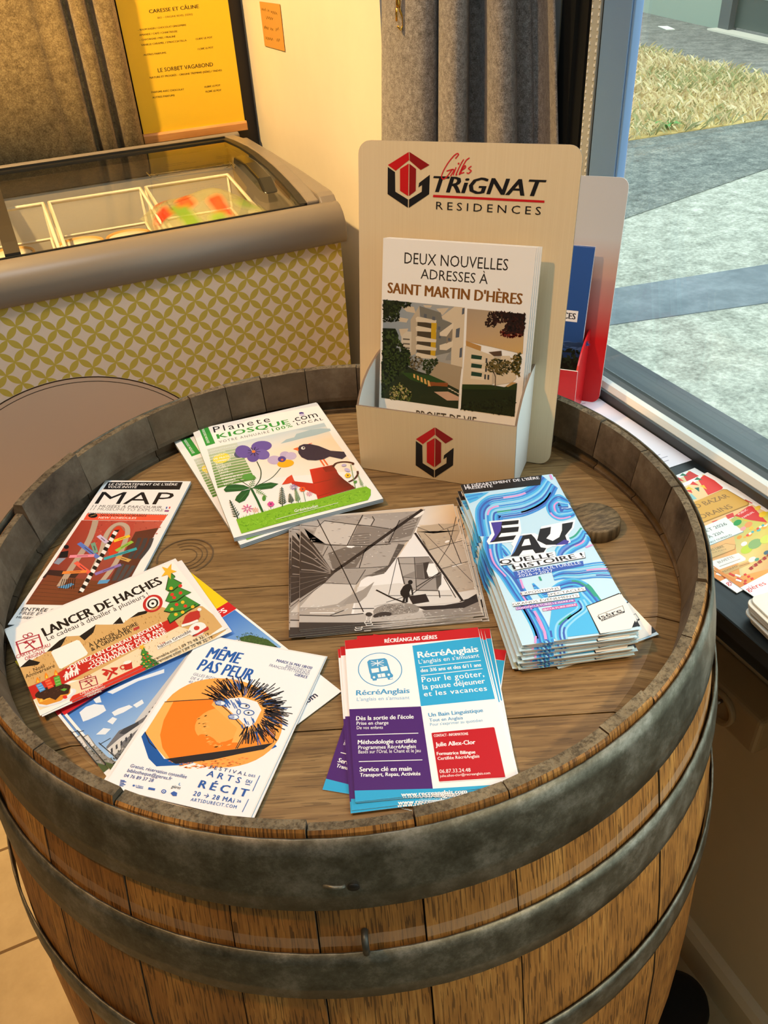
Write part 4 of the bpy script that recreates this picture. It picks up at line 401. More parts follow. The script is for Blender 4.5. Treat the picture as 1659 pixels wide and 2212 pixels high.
["L","2458a4",7,0,[664,936,704,1001]],["L","1c1c24",7,0,[688,923,739,986]],["L","1c1c24",7,0,[692,923,737,967]],["L","1c1c24",7,0,[694,927,739,959]],["L","2458a4",7,0,[692,936,731,981]],["L","1c1c24",7,0,[713,915,753,948]],["L","1c1c24",7,0,[725,929,790,980]],["L","1c1c24",7,0,[738,906,800,942]],["L","1c1c24",7,0,[728,902,761,943]],["L","1c1c24",7,0,[743,893,803,951]],
["L","1c1c24",7,0,[753,903,843,938]],["L","1c1c24",7,0,[755,893,817,923]],["L","1c1c24",7,0,[762,889,835,935]],["L","2458a4",7,0,[768,900,843,938]],["L","1c1c24",7,0,[772,882,858,913]],["L","1c1c24",7,0,[771,881,855,879]],["L","1c1c24",7,0,[767,883,855,936]],["L","1c1c24",6,0,[800,859,908,860]],["L","1c1c24",6,0,[791,857,902,843]],["L","1c1c24",6,0,[801,863,910,842]],
["L","1c1c24",7,0,[802,869,888,904]],["L","1c1c24",6,0,[805,846,896,873]],["L","1c1c24",6,0,[800,852,901,843]],["L","1c1c24",6,0,[798,842,869,846]],["L","1c1c24",6,0,[816,835,926,798]],["L","1c1c24",6,0,[807,836,893,842]],["L","1c1c24",6,0,[812,832,893,810]],["L","1c1c24",6,0,[826,812,905,806]],["L","1c1c24",6,0,[802,824,894,814]],["L","1c1c24",6,0,[806,812,894,783]],
["L","2458a4",6,0,[828,797,903,796]],["L","2458a4",6,0,[816,799,906,800]],["L","1c1c24",6,0,[812,801,897,766]],["L","1c1c24",6,0,[809,784,904,744]],["L","1c1c24",6,0,[822,792,922,783]],["L","1c1c24",6,0,[820,764,897,726]],["L","1c1c24",6,0,[809,766,904,699]],["L","1c1c24",6,0,[822,750,903,687]],["L","1c1c24",6,0,[811,767,909,741]],["L","1c1c24",6,0,[810,748,894,706]],
["L","1c1c24",6,0,[814,734,892,698]],["L","1c1c24",6,0,[807,724,871,654]],["L","1c1c24",6,0,[797,728,857,678]],["L","1c1c24",6,0,[808,712,879,668]],["L","1c1c24",6,0,[804,711,851,643]],["L","1c1c24",6,0,[798,720,870,664]],["L","1c1c24",6,0,[793,699,827,637]],["L","2458a4",6,0,[777,709,848,644]],["L","1c1c24",6,0,[777,708,838,658]],["L","1c1c24",6,0,[783,693,810,641]],
["L","1c1c24",6,0,[779,707,836,653]],["L","1c1c24",6,0,[759,699,819,624]],["L","1c1c24",6,0,[768,697,796,621]],["L","1c1c24",6,0,[740,691,755,630]],["L","1c1c24",6,0,[762,675,819,599]],["L","1c1c24",6,0,[736,686,769,599]],["L","1c1c24",6,0,[732,684,762,620]],["L","1c1c24",6,0,[724,679,717,593]],["L","1c1c24",6,0,[729,676,725,607]],["L","1c1c24",7,0,[398,876,274,893]],
["L","1c1c24",7,0,[409,866,301,889]],["L","1c1c24",7,0,[416,884,281,929]],["L","1c1c24",7,0,[411,861,319,895]],["L","1c1c24",7,0,[405,900,304,959]],["L","1c1c24",7,0,[403,901,279,965]],["L","1c1c24",7,0,[428,908,342,954]],["L","1c1c24",7,0,[418,917,318,962]],["L","1c1c24",7,0,[426,930,310,976]],["L","1c1c24",7,0,[445,919,354,980]],["L","1c1c24",7,0,[430,952,311,1019]],
["L","1c1c24",7,0,[441,949,349,1031]],["L","1c1c24",7,0,[456,947,364,1035]],["L","1c1c24",7,0,[448,969,325,1046]],["L","1c1c24",7,0,[457,955,327,1032]],["L","1c1c24",7,0,[457,964,371,1049]],["L","1c1c24",7,0,[479,980,379,1053]],["L","1c1c24",7,0,[476,971,389,1068]],["L","2458a4",7,0,[484,985,412,1058]],["L","1c1c24",7,0,[485,988,378,1052]],["L","1c1c24",7,0,[512,983,429,1101]],
["L","1c1c24",7,0,[509,984,392,1073]],["L","1c1c24",7,0,[529,984,455,1058]],["L","2458a4",7,0,[522,1006,434,1080]],["L","1c1c24",7,0,[545,1008,472,1100]],["L","2458a4",7,0,[542,995,481,1096]],["L","1c1c24",7,0,[572,1000,498,1093]],["L","1c1c24",7,0,[565,1016,486,1110]],["L","1c1c24",7,0,[590,999,578,1104]],["L","1c1c24",7,0,[583,1015,575,1102]],["L","2458a4",7,0,[592,994,591,1105]],
["L","1c1c24",7,0,[591,1007,612,1108]],["L","1c1c24",7,0,[629,1006,647,1091]],["L","1c1c24",7,0,[621,1020,641,1126]],["L","1c1c24",7,0,[647,998,700,1089]],["L","1c1c24",7,0,[626,1007,633,1096]],["L","1c1c24",7,0,[654,994,699,1056]],["L","1c1c24",7,0,[651,1011,661,1090]],["L","1c1c24",7,0,[678,989,725,1045]],["L","1c1c24",7,0,[670,1007,694,1092]],["L","1c1c24",7,0,[689,1001,722,1090]],
["L","1c1c24",7,0,[694,986,733,1083]],["L","1c1c24",7,0,[714,975,784,1071]],["L","1c1c24",7,0,[720,985,776,1110]],["L","1c1c24",7,0,[739,971,826,1078]],["L","1c1c24",7,0,[736,964,835,1004]],["L","1c1c24",7,0,[754,971,847,1021]],["L","1c1c24",7,0,[755,973,863,1052]],["L","1c1c24",7,0,[780,943,879,998]],["L","1c1c24",7,0,[779,961,868,1054]],["L","1c1c24",7,0,[791,930,911,945]],
["L","1c1c24",7,0,[801,936,876,978]],["L","1c1c24",7,0,[810,933,921,973]],["L","1c1c24",7,0,[811,927,897,962]],["L","1c1c24",7,0,[820,908,917,954]],["L","1c1c24",7,0,[820,913,897,955]],["L","1c1c24",7,0,[828,900,912,935]],["L","2458a4",6,0,[846,894,956,906]],["L","1c1c24",6,0,[839,891,938,877]],["L","1c1c24",6,0,[844,889,980,924]],["L","1c1c24",6,0,[856,874,953,894]],
["L","1c1c24",6,0,[862,869,959,846]],["L","1c1c24",6,0,[864,867,1009,869]],["L","1c1c24",6,0,[864,869,970,858]],["L","1c1c24",6,0,[869,835,988,803]],["L","1c1c24",6,0,[869,837,989,839]],["L","1c1c24",6,0,[865,841,989,851]],["L","1c1c24",6,0,[877,831,1012,775]],["L","1c1c24",6,0,[867,825,1001,799]],["L","1c1c24",6,0,[865,822,994,763]],["L","1c1c24",6,0,[877,809,1005,776]],
["L","1c1c24",6,0,[865,807,1005,763]],["L","1c1c24",6,0,[861,791,970,740]],["L","2458a4",6,0,[886,784,1015,757]],["L","1c1c24",6,0,[871,761,962,738]],["L","1c1c24",6,0,[874,755,1009,723]],["L","1c1c24",6,0,[874,752,974,692]],["L","1c1c24",6,0,[871,742,970,697]],["L","1c1c24",6,0,[854,733,963,661]],["L","1c1c24",6,0,[855,741,964,710]],["L","1c1c24",6,0,[856,718,956,628]],
["L","2458a4",6,0,[862,713,958,649]],["L","1c1c24",6,0,[855,698,987,624]],["L","1c1c24",6,0,[851,698,986,620]],["L","1c1c24",6,0,[842,670,943,592]],["L","1c1c24",6,0,[839,671,907,601]],["L","2458a4",6,0,[821,663,875,555]],["L","1c1c24",6,0,[830,676,908,590]],["L","2458a4",6,0,[808,655,894,564]],["L","1c1c24",6,0,[820,669,907,594]],["L","1c1c24",6,0,[804,652,840,580]],
["L","1c1c24",6,0,[803,640,857,579]],["L","1c1c24",6,0,[791,647,826,551]],["L","1c1c24",6,0,[783,641,838,565]],["L","1c1c24",6,0,[765,636,801,550]],["L","1c1c24",6,0,[779,628,807,548]],["L","1c1c24",6,0,[750,636,763,536]],["L","1c1c24",6,0,[751,640,787,546]],["L","2f62b0",6,0,[574,882,609,848]],["L","2f62b0",6,0,[498,873,535,839]],["L","2f62b0",6,0,[467,844,504,811]],
["L","2f62b0",6,0,[551,890,587,857]],["L","2f62b0",6,0,[545,895,581,862]],["L","2f62b0",6,0,[476,882,513,848]],["L","2f62b0",6,0,[485,857,521,824]],["L","2f62b0",6,0,[547,864,583,830]],["L","2f62b0",6,0,[477,844,513,811]],["L","2f62b0",6,0,[515,881,551,847]],["L","2f62b0",6,0,[520,878,556,844]],["L","2f62b0",6,0,[479,871,515,837]],["L","2f62b0",6,0,[547,864,583,831]],
["L","2f62b0",6,0,[568,906,603,872]],["L","2f62b0",6,0,[582,867,617,834]],["L","2f62b0",6,0,[564,850,599,817]],["L","2f62b0",6,0,[482,844,518,811]],["L","2f62b0",6,0,[564,910,599,876]],["L","2f62b0",6,0,[547,848,583,815]],["L","2f62b0",6,0,[505,844,541,811]],["L","2f62b0",6,0,[573,890,609,857]],["L","2f62b0",6,0,[466,880,503,847]],["L","2f62b0",6,0,[563,889,598,855]],
["L","2f62b0",6,0,[496,871,532,838]],["L","2f62b0",5,0,[743,761,768,730]],["L","2f62b0",5,0,[686,688,711,659]],["L","2f62b0",5,0,[694,737,719,707]],["L","2f62b0",5,0,[749,760,773,729]],["L","2f62b0",5,0,[690,695,715,665]],["L","2f62b0",5,0,[682,748,707,717]],["L","2f62b0",5,0,[744,763,768,732]],["L","2f62b0",5,0,[744,754,768,724]],["L","2f62b0",5,0,[687,750,712,719]],
["L","2f62b0",5,0,[720,729,744,699]],["L","2f62b0",5,0,[705,730,730,700]],["L","2f62b0",5,0,[707,703,731,673]],["L","2f62b0",5,0,[760,724,784,694]],["L","2f62b0",5,0,[728,772,752,742]],
["L","2f62b0",7,1,[678,855,679,851,677,846,673,842,668,838,661,835,653,833,644,832,634,832,625,833,617,835,609,837,603,841,598,845,596,850,595,854,597,859,601,863,606,867,613,870,622,872,631,873,640,873,649,872,658,870,665,868,671,864,676,860]],
["L","2f62b0",7,1,[734,810,734,805,733,800,730,795,726,791,720,787,713,784,705,782,697,782,688,782,680,783,673,786,667,789,663,793,660,798,659,803,660,808,663,813,668,817,674,821,681,824,689,826,697,826,706,826,714,824,721,822,726,819,731,814]],
["P","1c1c24",[660,860,660,857,660,855,659,853,658,851,655,850,653,850,650,850,648,852,646,854,644,856,644,858,644,861,645,863,646,865,649,866,651,866,654,865,656,864,658,862]],["P","1c1c24",[701,803,702,801,702,798,701,796,699,795,697,794,695,794,692,794,690,795,688,797,686,799,685,802,686,804,687,806,688,808,690,809,693,809,696,809,698,807,700,806]],
["L","2f62b0",6,1,[633,797,635,792,636,787,637,783,636,779,635,775,633,773,630,772,627,772,624,773,620,775,617,777,613,781,610,785,608,790,606,795,605,800,604,804,605,808,606,811,608,814,611,815,614,815,617,814,621,812,625,809,628,806,631,801]],
["P","eef2f6",[494,841,494,835,491,828,484,822,475,818,463,815,451,815,438,816,428,820,420,825,415,831,415,838,418,844,425,850,435,855,446,857,459,858,471,856,482,853,489,847]],
["L","2f62b0",6,1,[494,841,495,837,493,832,490,827,485,823,479,820,471,817,463,815,454,815,445,815,437,817,429,819,423,822,418,826,415,831,415,836,416,841,419,845,424,849,430,853,438,855,446,857,455,858,464,857,473,856,480,853,486,850,491,846]],["L","2f62b0",5,0,[414,840,454,850]],["L","2f62b0",5,0,[418,831,458,842]],["L","2f62b0",5,0,[423,821,462,834]],["L","2f62b0",5,0,[428,812,465,826]],
["P","eef2f6",[641,747,642,741,639,734,632,729,623,724,611,722,600,721,588,722,578,726,571,730,566,736,566,743,569,749,576,755,585,759,596,762,608,762,620,761,630,758,637,753]],
["L","2f62b0",6,1,[641,747,642,742,641,738,638,733,633,729,627,726,620,723,611,722,603,721,595,721,587,723,579,725,573,728,569,732,566,736,566,741,567,746,570,750,575,754,581,757,588,760,596,762,605,762,613,762,621,761,629,758,634,755,639,751]],["L","2f62b0",5,0,[565,745,604,755]],["L","2f62b0",5,0,[569,736,607,747]],["L","2f62b0",5,0,[573,727,611,740]],["L","2f62b0",5,0,[578,718,614,732]],
["T","Gratuit, réservation conseillée","38478c",92,176,422,26,1.5,0,0,1.0],["T","bibliotheque@gieres.fr","38478c",93,137,330,26,2.2,0,0,1.0],["T","04 76 89 37 28","38478c",91,96,217,25,2.8,0,0,1.0],["L","3a62b0",6,0,[86,67,118,70]],["L","3a62b0",6,0,[90,58,132,64]],["L","3a62b0",6,0,[94,48,124,51]],["L","3a62b0",6,0,[98,38,138,44]],["L","3a62b0",6,0,[101,29,130,31]],
["P","3a62b0",[204,54,205,52,205,49,204,48,203,46,201,45,198,45,195,45,193,46,191,47,189,49,188,51,188,53,189,55,191,57,193,58,196,58,198,58,201,57,203,55]],["T","La Région","3a62b0",210,49,55,13,3.1,1,0,1.0],["L","3a62b0",4,0,[218,43,269,46]],["P","3a62b0",[302,64,350,66,353,51,305,48]],
["P","3a62b0",[432,65,433,60,433,56,431,52,428,48,424,46,418,45,413,46,408,48,403,51,400,55,399,59,399,64,400,68,404,71,408,74,414,74,419,74,424,72,429,69]],["L","eef0f4",4,1,[423,62,424,61,424,59,424,58,423,56,422,55,421,54,419,54,418,53,416,53,414,54,412,54,411,55,410,56,409,58,408,59,408,60,408,62,409,63,410,64,411,65,413,66,414,66,416,66,418,66,420,65,421,64,422,63]],
["T","gières","282a30",450,98,63,23,2.8,0,0,1.0],["L","4a90c8",4,0,[489,146,489,144,488,141,488,137,488,134,489,132,491,130,494,129,497,129,500,128,502,128]],["P","3a62b0",[466,59,481,78,509,72,516,49,491,44]],["T","FESTIVAL","2e3e7c",631,298,269,25,1.4,0,0,1.5],["T","DES","2a5aa8",914,305,46,17,2.8,1,0,1.2],["T","ARTS","2a5aa8",636,239,242,44,-0.0,1,0,1.6],
["T","DU","2a5aa8",916,256,39,23,0.8,1,0,1.0],["L","2a5aa8",5,0,[919,244,954,245]],["T","RÉCIT","2a5aa8",623,144,344,56,1.7,2,0,1.5],["T","20 → 28 MAi","2a5aa8",618,80,285,33,2.7,1,0,1.2],["T","26","2a5aa8",920,105,29,17,4.7,1,0,1.0],["T","ARTSDURECIT.COM","2a5aa8",621,39,316,23,3.6,0,0,1.2],["L","2a5aa8",4,0,[987,328,989,205]],["L","2a5aa8",4,0,[988,143,987,46]],],
'real': [
["P","f2f1f0",[0,2100,1550,2100,1550,0,0,0]],["P",["3f7fd0","3a78cc","8ab8e6","a9cdee"],[20,1320,1530,1320,1530,690,20,640]],["P","f2cd1c",[0,2100,1550,2100,1550,1445,0,1445]],["P","1c2c5a",[20,1370,500,1330,500,1300,20,1300]],["P","cc1f26",[0,1445,1550,1445,1550,1322,0,1322]],["T","LOGEMENTS NEUFS","ffffff",640,1352,840,60,0,2,0,1.0],
["P","e3edf6",[90,1263,149,1276,205,1255,249,1195,237,1132,178,1132,105,1148,68,1162]],["P","e3edf6",[191,1032,240,1041,255,1001,206,979]],["P","e3edf6",[257,1085,307,1082,383,1053,393,1016,318,1020,254,1039]],["P","e3edf6",[402,1032,477,1029,468,987,407,988]],["P","e3edf6",[77,984,143,998,176,951,124,935]],["P","e3edf6",[222,1301,273,1298,252,1230,219,1253]],
["P","e3edf6",[330,1290,543,1251,757,1174,736,1140,553,1213,350,1242]],["P","9aa0a6",[330,880,1000,1190,1180,1150,1400,960,1400,690,330,690]],["P","c9cccf",[1000,1190,1180,1150,1400,960,1400,900,1150,1060,1010,1090,330,830,330,880]],["P","33363c",[370,852,384,858,384,808,370,802]],["P","3c4046",[370,765,384,771,384,730,370,724]],["P","33363c",[408,869,422,875,422,825,408,819]],
["P","3c4046",[408,782,422,788,422,747,408,741]],["P","33363c",[446,886,460,892,460,842,446,836]],["P","3c4046",[446,799,460,805,460,764,446,758]],["P","33363c",[484,903,498,909,498,859,484,853]],["P","3c4046",[484,816,498,822,498,781,484,775]],["P","33363c",[522,920,536,926,536,876,522,870]],["P","3c4046",[522,833,536,839,536,798,522,792]],["P","33363c",[560,937,574,943,574,893,560,887]],
["P","3c4046",[560,850,574,856,574,815,560,809]],["P","33363c",[598,954,612,960,612,910,598,904]],["P","3c4046",[598,867,612,873,612,832,598,826]],["P","33363c",[636,971,650,977,650,927,636,921]],["P","3c4046",[636,884,650,890,650,849,636,843]],["P","33363c",[674,988,688,994,688,944,674,938]],["P","3c4046",[674,901,688,907,688,866,674,860]],["P","33363c",[712,1005,726,1011,726,961,712,955]],
["P","3c4046",[712,918,726,924,726,883,712,877]],["P","33363c",[750,1022,764,1028,764,978,750,972]],["P","3c4046",[750,935,764,941,764,900,750,894]],["P","33363c",[788,1039,802,1045,802,995,788,989]],["P","3c4046",[788,952,802,958,802,917,788,911]],["P","33363c",[826,1056,840,1062,840,1012,826,1006]],["P","3c4046",[826,969,840,975,840,934,826,928]],
["P","33363c",[864,1073,878,1079,878,1029,864,1023]],["P","3c4046",[864,986,878,992,878,951,864,945]],["P","33363c",[902,1090,916,1096,916,1046,902,1040]],["P","3c4046",[902,1003,916,1009,916,968,902,962]],["P","33363c",[940,1107,954,1113,954,1063,940,1057]],["P","3c4046",[940,1020,954,1026,954,985,940,979]],["P","33363c",[978,1124,992,1130,992,1080,978,1074]],
["P","3c4046",[978,1037,992,1043,992,1002,978,996]],["L","e6e8ea",8,0,[330,800,1000,1020,1390,880]],["P","2c3036",[1200,1085,1209,1076,1209,1025,1200,1035]],["P","2c3036",[1222,1063,1231,1054,1231,1003,1222,1013]],["P","2c3036",[1244,1041,1253,1032,1253,981,1244,991]],["P","2c3036",[1266,1019,1275,1010,1275,959,1266,969]],["P","2c3036",[1288,997,1297,988,1297,937,1288,947]],
["P","2c3036",[1310,975,1319,966,1319,915,1310,925]],["P","2c3036",[1332,953,1341,944,1341,893,1332,903]],["P","2c3036",[1354,931,1363,922,1363,871,1354,881]],["P","2c3036",[1376,909,1385,900,1385,849,1376,859]],["P","6e7076",[72,827,209,892,322,868,442,864,489,740,345,701,169,702,68,675]],["P","3e4248",[197,869,241,882,350,863,320,799,216,838]],
["P","d4d6d6",[69,808,181,828,401,834,393,813,187,786,59,750]],["P","cfcfcb",[91,808,133,820,173,813,137,736,78,720]],["P","3a3e46",[87,789,103,791,86,756,71,754]],["P","3a3e46",[127,792,142,794,126,759,110,757]],["P","3a3e46",[167,796,182,798,165,763,150,761]],["P","3a3e46",[207,800,222,802,205,767,190,765]],["P","3a3e46",[247,804,263,806,246,771,230,769]],
["P","8c8a84",[0,1037,36,1028,30,895,38,750,66,633,0,695,0,913]],["P","d8d8d4",[0,1022,32,1021,23,902,0,909]],["S",["6a6c62","44483e","8a8a80","c8c8c4","3a4432"],150,14.6,2,None,7,[0,1007,22,880,44,722,133,741,334,784,55,601,0,619,0,860]],["P","4a5a34",[0,836,6,718,58,619,0,611,0,641]],["L","2c2e32",7,0,[0,1120,0,695]],["L","2c2e32",6,0,[55,902,81,661]],["L","2c2e32",5,0,[0,1097,33,1079]],
["L","2c2e32",5,0,[52,883,135,876]],["P","3f5a2c",[1505,700,1505,830,1440,980,1360,1020,1330,900,1390,760]],["S",["3c5a28","5a7c3a","2a4420"],240,11,1.6,None,3,[1505,690,1505,860,1450,1020,1350,1050,1310,930,1380,720]],["P","2a2e20",[1300,720,1505,735,1505,680,1300,680]],["T","r.com","1c2044",1225,95,175,58,-2,1,0,1.0],["P","c8283a",[1290,240,1310,240,1310,262,1290,262]],],
'recre': [
["P","f2f2f4",[0,1457,1057,1457,1057,0,0,0]],["P","c01a20",[0,1457,1057,1457,1053,1347,1,1361]],["T","RÉCRÉANGLAIS GIÈRES","f6f6f8",311,1387,411,41,-1.6,2,0,1.0],["P","2fa6d9",[520,1328,1053,1347,1047,719,512,723]],["P","4a206f",[0,763,512,721,505,37,0,85]],["P","2fa6d9",[0,85,505,37,1050,9,1057,0,0,0]],
["L","4a9ccc",7,1,[413,1090,409,1065,401,1041,389,1018,374,999,356,982,335,968,313,958,289,952,265,950,240,951,215,957,191,966,169,979,148,995,130,1014,115,1036,103,1059,94,1085,89,1111,89,1137,92,1163,99,1188,110,1211,124,1232,142,1250,162,1265,185,1276,210,1283,236,1286,262,1284,288,1279,313,1269,336,1255,357,1237,375,1217,390,1194,402,1169,410,1143,413,1117]],
["P","4a9ccc",[160,1205,176,1223,295,1226,311,1208,329,1072,344,1044,338,1023,319,1022,316,1007,301,1009,298,1025,221,1025,217,1009,189,1009,186,1026,175,1033,175,1069,169,1095]],["L","dceaf4",6,0,[190,1209,282,1148]],["L","dceaf4",6,0,[191,1158,284,1205]],["L","dceaf4",8,0,[238,1213,237,1149]],["L","dceaf4",7,0,[187,1181,286,1180]],["P","f2f2f4",[184,1130,240,1132,243,1090,188,1087]],
["P","f2f2f4",[254,1138,305,1142,311,1098,259,1093]],["P","f2f2f4",[227,1069,282,1073,286,1037,231,1034]],["L","4a9ccc",4,0,[254,1070,257,1034]],["P","f2f2f4",[210,1040,207,1034,202,1031,197,1031,192,1036,191,1043,193,1050,198,1053,204,1052,208,1047]],["P","f2f2f4",[321,1051,319,1045,314,1041,308,1042,303,1047,302,1054,304,1061,310,1064,315,1063,320,1059]],["L","4a9ccc",5,0,[303,1005,339,1007]],
["T","RécréAnglais","4a9ccc",58,885,388,48,-4.3,2,0,1.0],["T","L'anglais en s'amusant","7ab4d8",59,831,382,32,-4.9,0,0,1.0],["T","RécréAnglais","f6f6f8",551,1191,462,65,0.3,2,0,1.0],["T","L'anglais en s'amusant","f6f6f8",548,1131,464,42,0.6,0,0,1.0],["L","f6f6f8",6,0,[552,1096,1015,1102]],["T","des 3/6 ans et des 6/11 ans","f6f6f8",552,1043,455,36,-0.2,2,0,1.0],
["L","f6f6f8",6,0,[550,1011,1013,1017]],["T","Pour le goûter,","f6f6f8",549,944,462,53,-0.3,1,0,1.1],["T","la pause déjeuner","f6f6f8",547,874,460,49,0.0,1,0,1.0],["T","et les vacances","f6f6f8",547,808,459,46,-0.6,1,0,1.1],["T","Dès la sortie de l’école","f6f6f8",44,655,405,37,-5.2,2,0,1.0],["T","Prise en charge","f6f6f8",44,614,224,30,-5.9,1,0,1.0],
["T","De vos enfants","f6f6f8",43,577,183,27,-6.4,0,0,1.0],["L","f6f6f8",6,0,[42,527,465,488]],["T","Méthodologie certifiée","f6f6f8",43,448,402,35,-5.5,2,0,1.0],["T","Programmes RécréAnglais","f6f6f8",43,406,393,30,-5.8,1,0,1.0],["T","Basés sur l'Oral, le Chant et le Jeu","f6f6f8",42,371,422,28,-5.8,0,0,1.0],["L","f6f6f8",6,0,[41,305,465,265]],
["T","Service clé en main","f6f6f8",41,226,344,35,-6.1,2,0,1.0],["T","Transport, Repas, Activités","f6f6f8",41,185,398,28,-5.5,2,0,1.0],["T","Un Bain Linguistique","4a9ccc",555,619,386,34,-0.9,2,0,1.0],["T","Tout en Anglais","4a9ccc",555,575,235,28,-1.8,1,0,1.0],["T","Pour s'exprimer au quotidien","6aaed4",555,538,368,26,-1.4,0,0,1.0],["P","d9d9dc",[562,474,995,461,987,56,555,75]],
["P","b8101c",[555,475,561,478,986,472,992,466,984,68,979,63,557,83,552,87]],["T","CONTACT - INFORMATIONS","f6f6f8",568,441,235,22,-3.0,1,0,1.0],["T","Julie Allex-Clor","f6f6f8",569,360,270,35,-2.7,2,0,1.0],["T","Formatrice Bilingue","f6f6f8",567,289,258,26,-4.0,2,0,1.0],["T","Certifiée RécréAnglais","f6f6f8",567,250,279,25,-3.0,1,0,1.0],["T","06.87.33.24.48","f6f6f8",565,146,204,29,-3.7,0,0,1.0],
["T","julie.allex-clor@recreanglais.com","f6f6f8",563,115,329,19,-2.9,0,0,1.0],["T","www.recreanglais.com","f6f6f8",297,2,421,31,-3.8,2,0,1.0],["T","« Ne pas jeter sur la voie publique »","d4ecf6",406,-36,212,9,-3.6,0,0,1.0],],
'eau': [
["P","bfe0f3",[0,2143,890,2143,890,0,0,0]],["L","4fb4ea",24,0,[786,2137,767,2116,740,2086,709,2053,676,2024,641,1997,604,1972,564,1950,524,1933,480,1923,434,1919,388,1918,345,1915,307,1914,272,1915,238,1912,205,1901,172,1878,138,1849,108,1814,83,1777,64,1739,51,1698,40,1654,29,1602,18,1535,8,1456,0,1384,0,1335]],
["L","3f8fdc",24,0,[792,2120,772,2097,744,2064,712,2028,677,1996,642,1969,603,1943,562,1920,520,1903,476,1893,430,1889,384,1888,342,1885,305,1884,271,1885,239,1882,208,1872,177,1852,146,1825,119,1794,96,1759,78,1724,65,1686,55,1643,45,1593,34,1527,25,1450,17,1380,11,1332]],
["L","3f62b8",24,0,[798,2103,778,2077,749,2041,715,2003,679,1969,642,1940,602,1914,559,1890,517,1873,472,1863,426,1859,380,1858,339,1856,303,1854,270,1855,240,1853,211,1844,182,1826,154,1802,130,1773,109,1742,92,1709,80,1673,70,1632,60,1584,50,1520,41,1445,33,1375,28,1328]],["L","d99ad6",24,0,[559,1890,517,1873,472,1863,426,1859,380,1858,339,1856]],
["L","3f8fdc",24,0,[804,2085,783,2058,753,2019,718,1978,681,1942,643,1912,600,1885,557,1861,513,1843,468,1833,422,1829,377,1828,336,1826,301,1825,269,1825,241,1823,213,1815,187,1800,162,1779,140,1753,121,1725,106,1694,95,1660,85,1621,76,1574,66,1512,57,1439,49,1371,44,1325]],
["L","4fb4ea",24,0,[810,2068,788,2039,757,1997,721,1953,683,1915,643,1884,599,1856,554,1832,510,1814,465,1804,418,1800,373,1799,333,1797,299,1796,269,1796,241,1794,216,1787,192,1774,170,1756,151,1734,134,1708,120,1679,110,1647,101,1610,92,1565,82,1505,73,1433,66,1367,61,1322]],["L","3f62b8",23,0,[192,1774,170,1756,151,1734,134,1708,120,1679,110,1647,101,1610,92,1565]],
["L","8fd0f2",23,0,[816,2050,794,2020,762,1975,724,1928,685,1888,643,1856,598,1827,552,1803,506,1784,461,1774,414,1770,370,1769,330,1768,297,1766,268,1767,242,1765,218,1759,197,1748,178,1733,161,1714,147,1690,134,1664,124,1634,116,1599,107,1556,98,1498,90,1428,82,1363,77,1318]],
["L","3f8fdc",23,0,[822,2033,799,2000,766,1953,727,1903,687,1861,644,1828,597,1799,549,1774,503,1755,457,1745,410,1741,366,1740,328,1739,295,1737,267,1738,243,1737,221,1731,202,1722,186,1710,172,1694,159,1673,148,1649,139,1621,131,1588,123,1547,114,1490,106,1422,99,1358,94,1315]],["L","d99ad6",23,0,[267,1738,243,1737,221,1731,202,1722,186,1710,172,1694,159,1673,148,1649,139,1621]],
["L","4fb4ea",23,0,[828,2016,804,1981,770,1932,730,1879,689,1835,644,1801,596,1770,547,1745,499,1727,453,1716,407,1712,363,1711,325,1710,293,1709,267,1709,244,1708,224,1704,207,1696,194,1687,182,1674,172,1656,162,1634,154,1609,146,1577,138,1538,130,1483,122,1416,115,1354,110,1312]],
["L","8fd0f2",23,0,[834,1999,809,1962,774,1910,733,1855,690,1809,645,1773,595,1742,544,1717,496,1698,449,1687,403,1683,359,1683,322,1682,291,1680,266,1680,245,1680,226,1676,212,1671,201,1665,193,1655,184,1640,176,1620,168,1596,161,1566,154,1529,146,1475,138,1411,131,1350,127,1309]],
["L","3f62b8",23,0,[840,1982,815,1944,778,1888,736,1830,692,1782,645,1746,594,1714,542,1689,493,1669,446,1658,399,1655,356,1654,319,1653,289,1652,265,1652,245,1651,229,1649,217,1646,209,1642,203,1635,197,1623,190,1605,183,1583,176,1555,169,1520,162,1468,154,1405,148,1346,143,1305]],["L","36a088",23,0,[356,1654,319,1653,289,1652,265,1652,245,1651,229,1649]],
["L","4fb4ea",23,0,[846,1965,820,1925,783,1867,739,1806,694,1756,646,1719,593,1687,539,1661,489,1641,442,1630,395,1626,353,1626,316,1625,287,1624,264,1623,246,1623,231,1622,222,1621,217,1620,214,1616,209,1606,203,1590,197,1570,191,1544,185,1510,178,1461,170,1399,164,1341,160,1302]],
["L","3f8fdc",23,0,[852,1948,825,1906,787,1846,742,1782,696,1730,646,1692,592,1659,537,1633,486,1613,438,1602,392,1598,349,1598,313,1597,285,1596,264,1595,247,1595,234,1595,226,1596,224,1597,224,1597,222,1589,217,1576,212,1558,206,1534,200,1501,194,1453,187,1394,180,1337,176,1299]],["L","3f8fdc",23,0,[787,1846,742,1782,696,1730,646,1692,592,1659,537,1633,486,1613,438,1602]],
["L","3f62b8",23,0,[858,1931,830,1887,791,1824,745,1758,698,1705,647,1665,591,1632,534,1605,483,1585,435,1573,388,1570,346,1570,311,1569,284,1568,263,1567,248,1568,236,1568,231,1571,232,1575,234,1577,234,1573,231,1561,226,1545,221,1523,215,1492,209,1446,203,1388,197,1333,193,1295]],
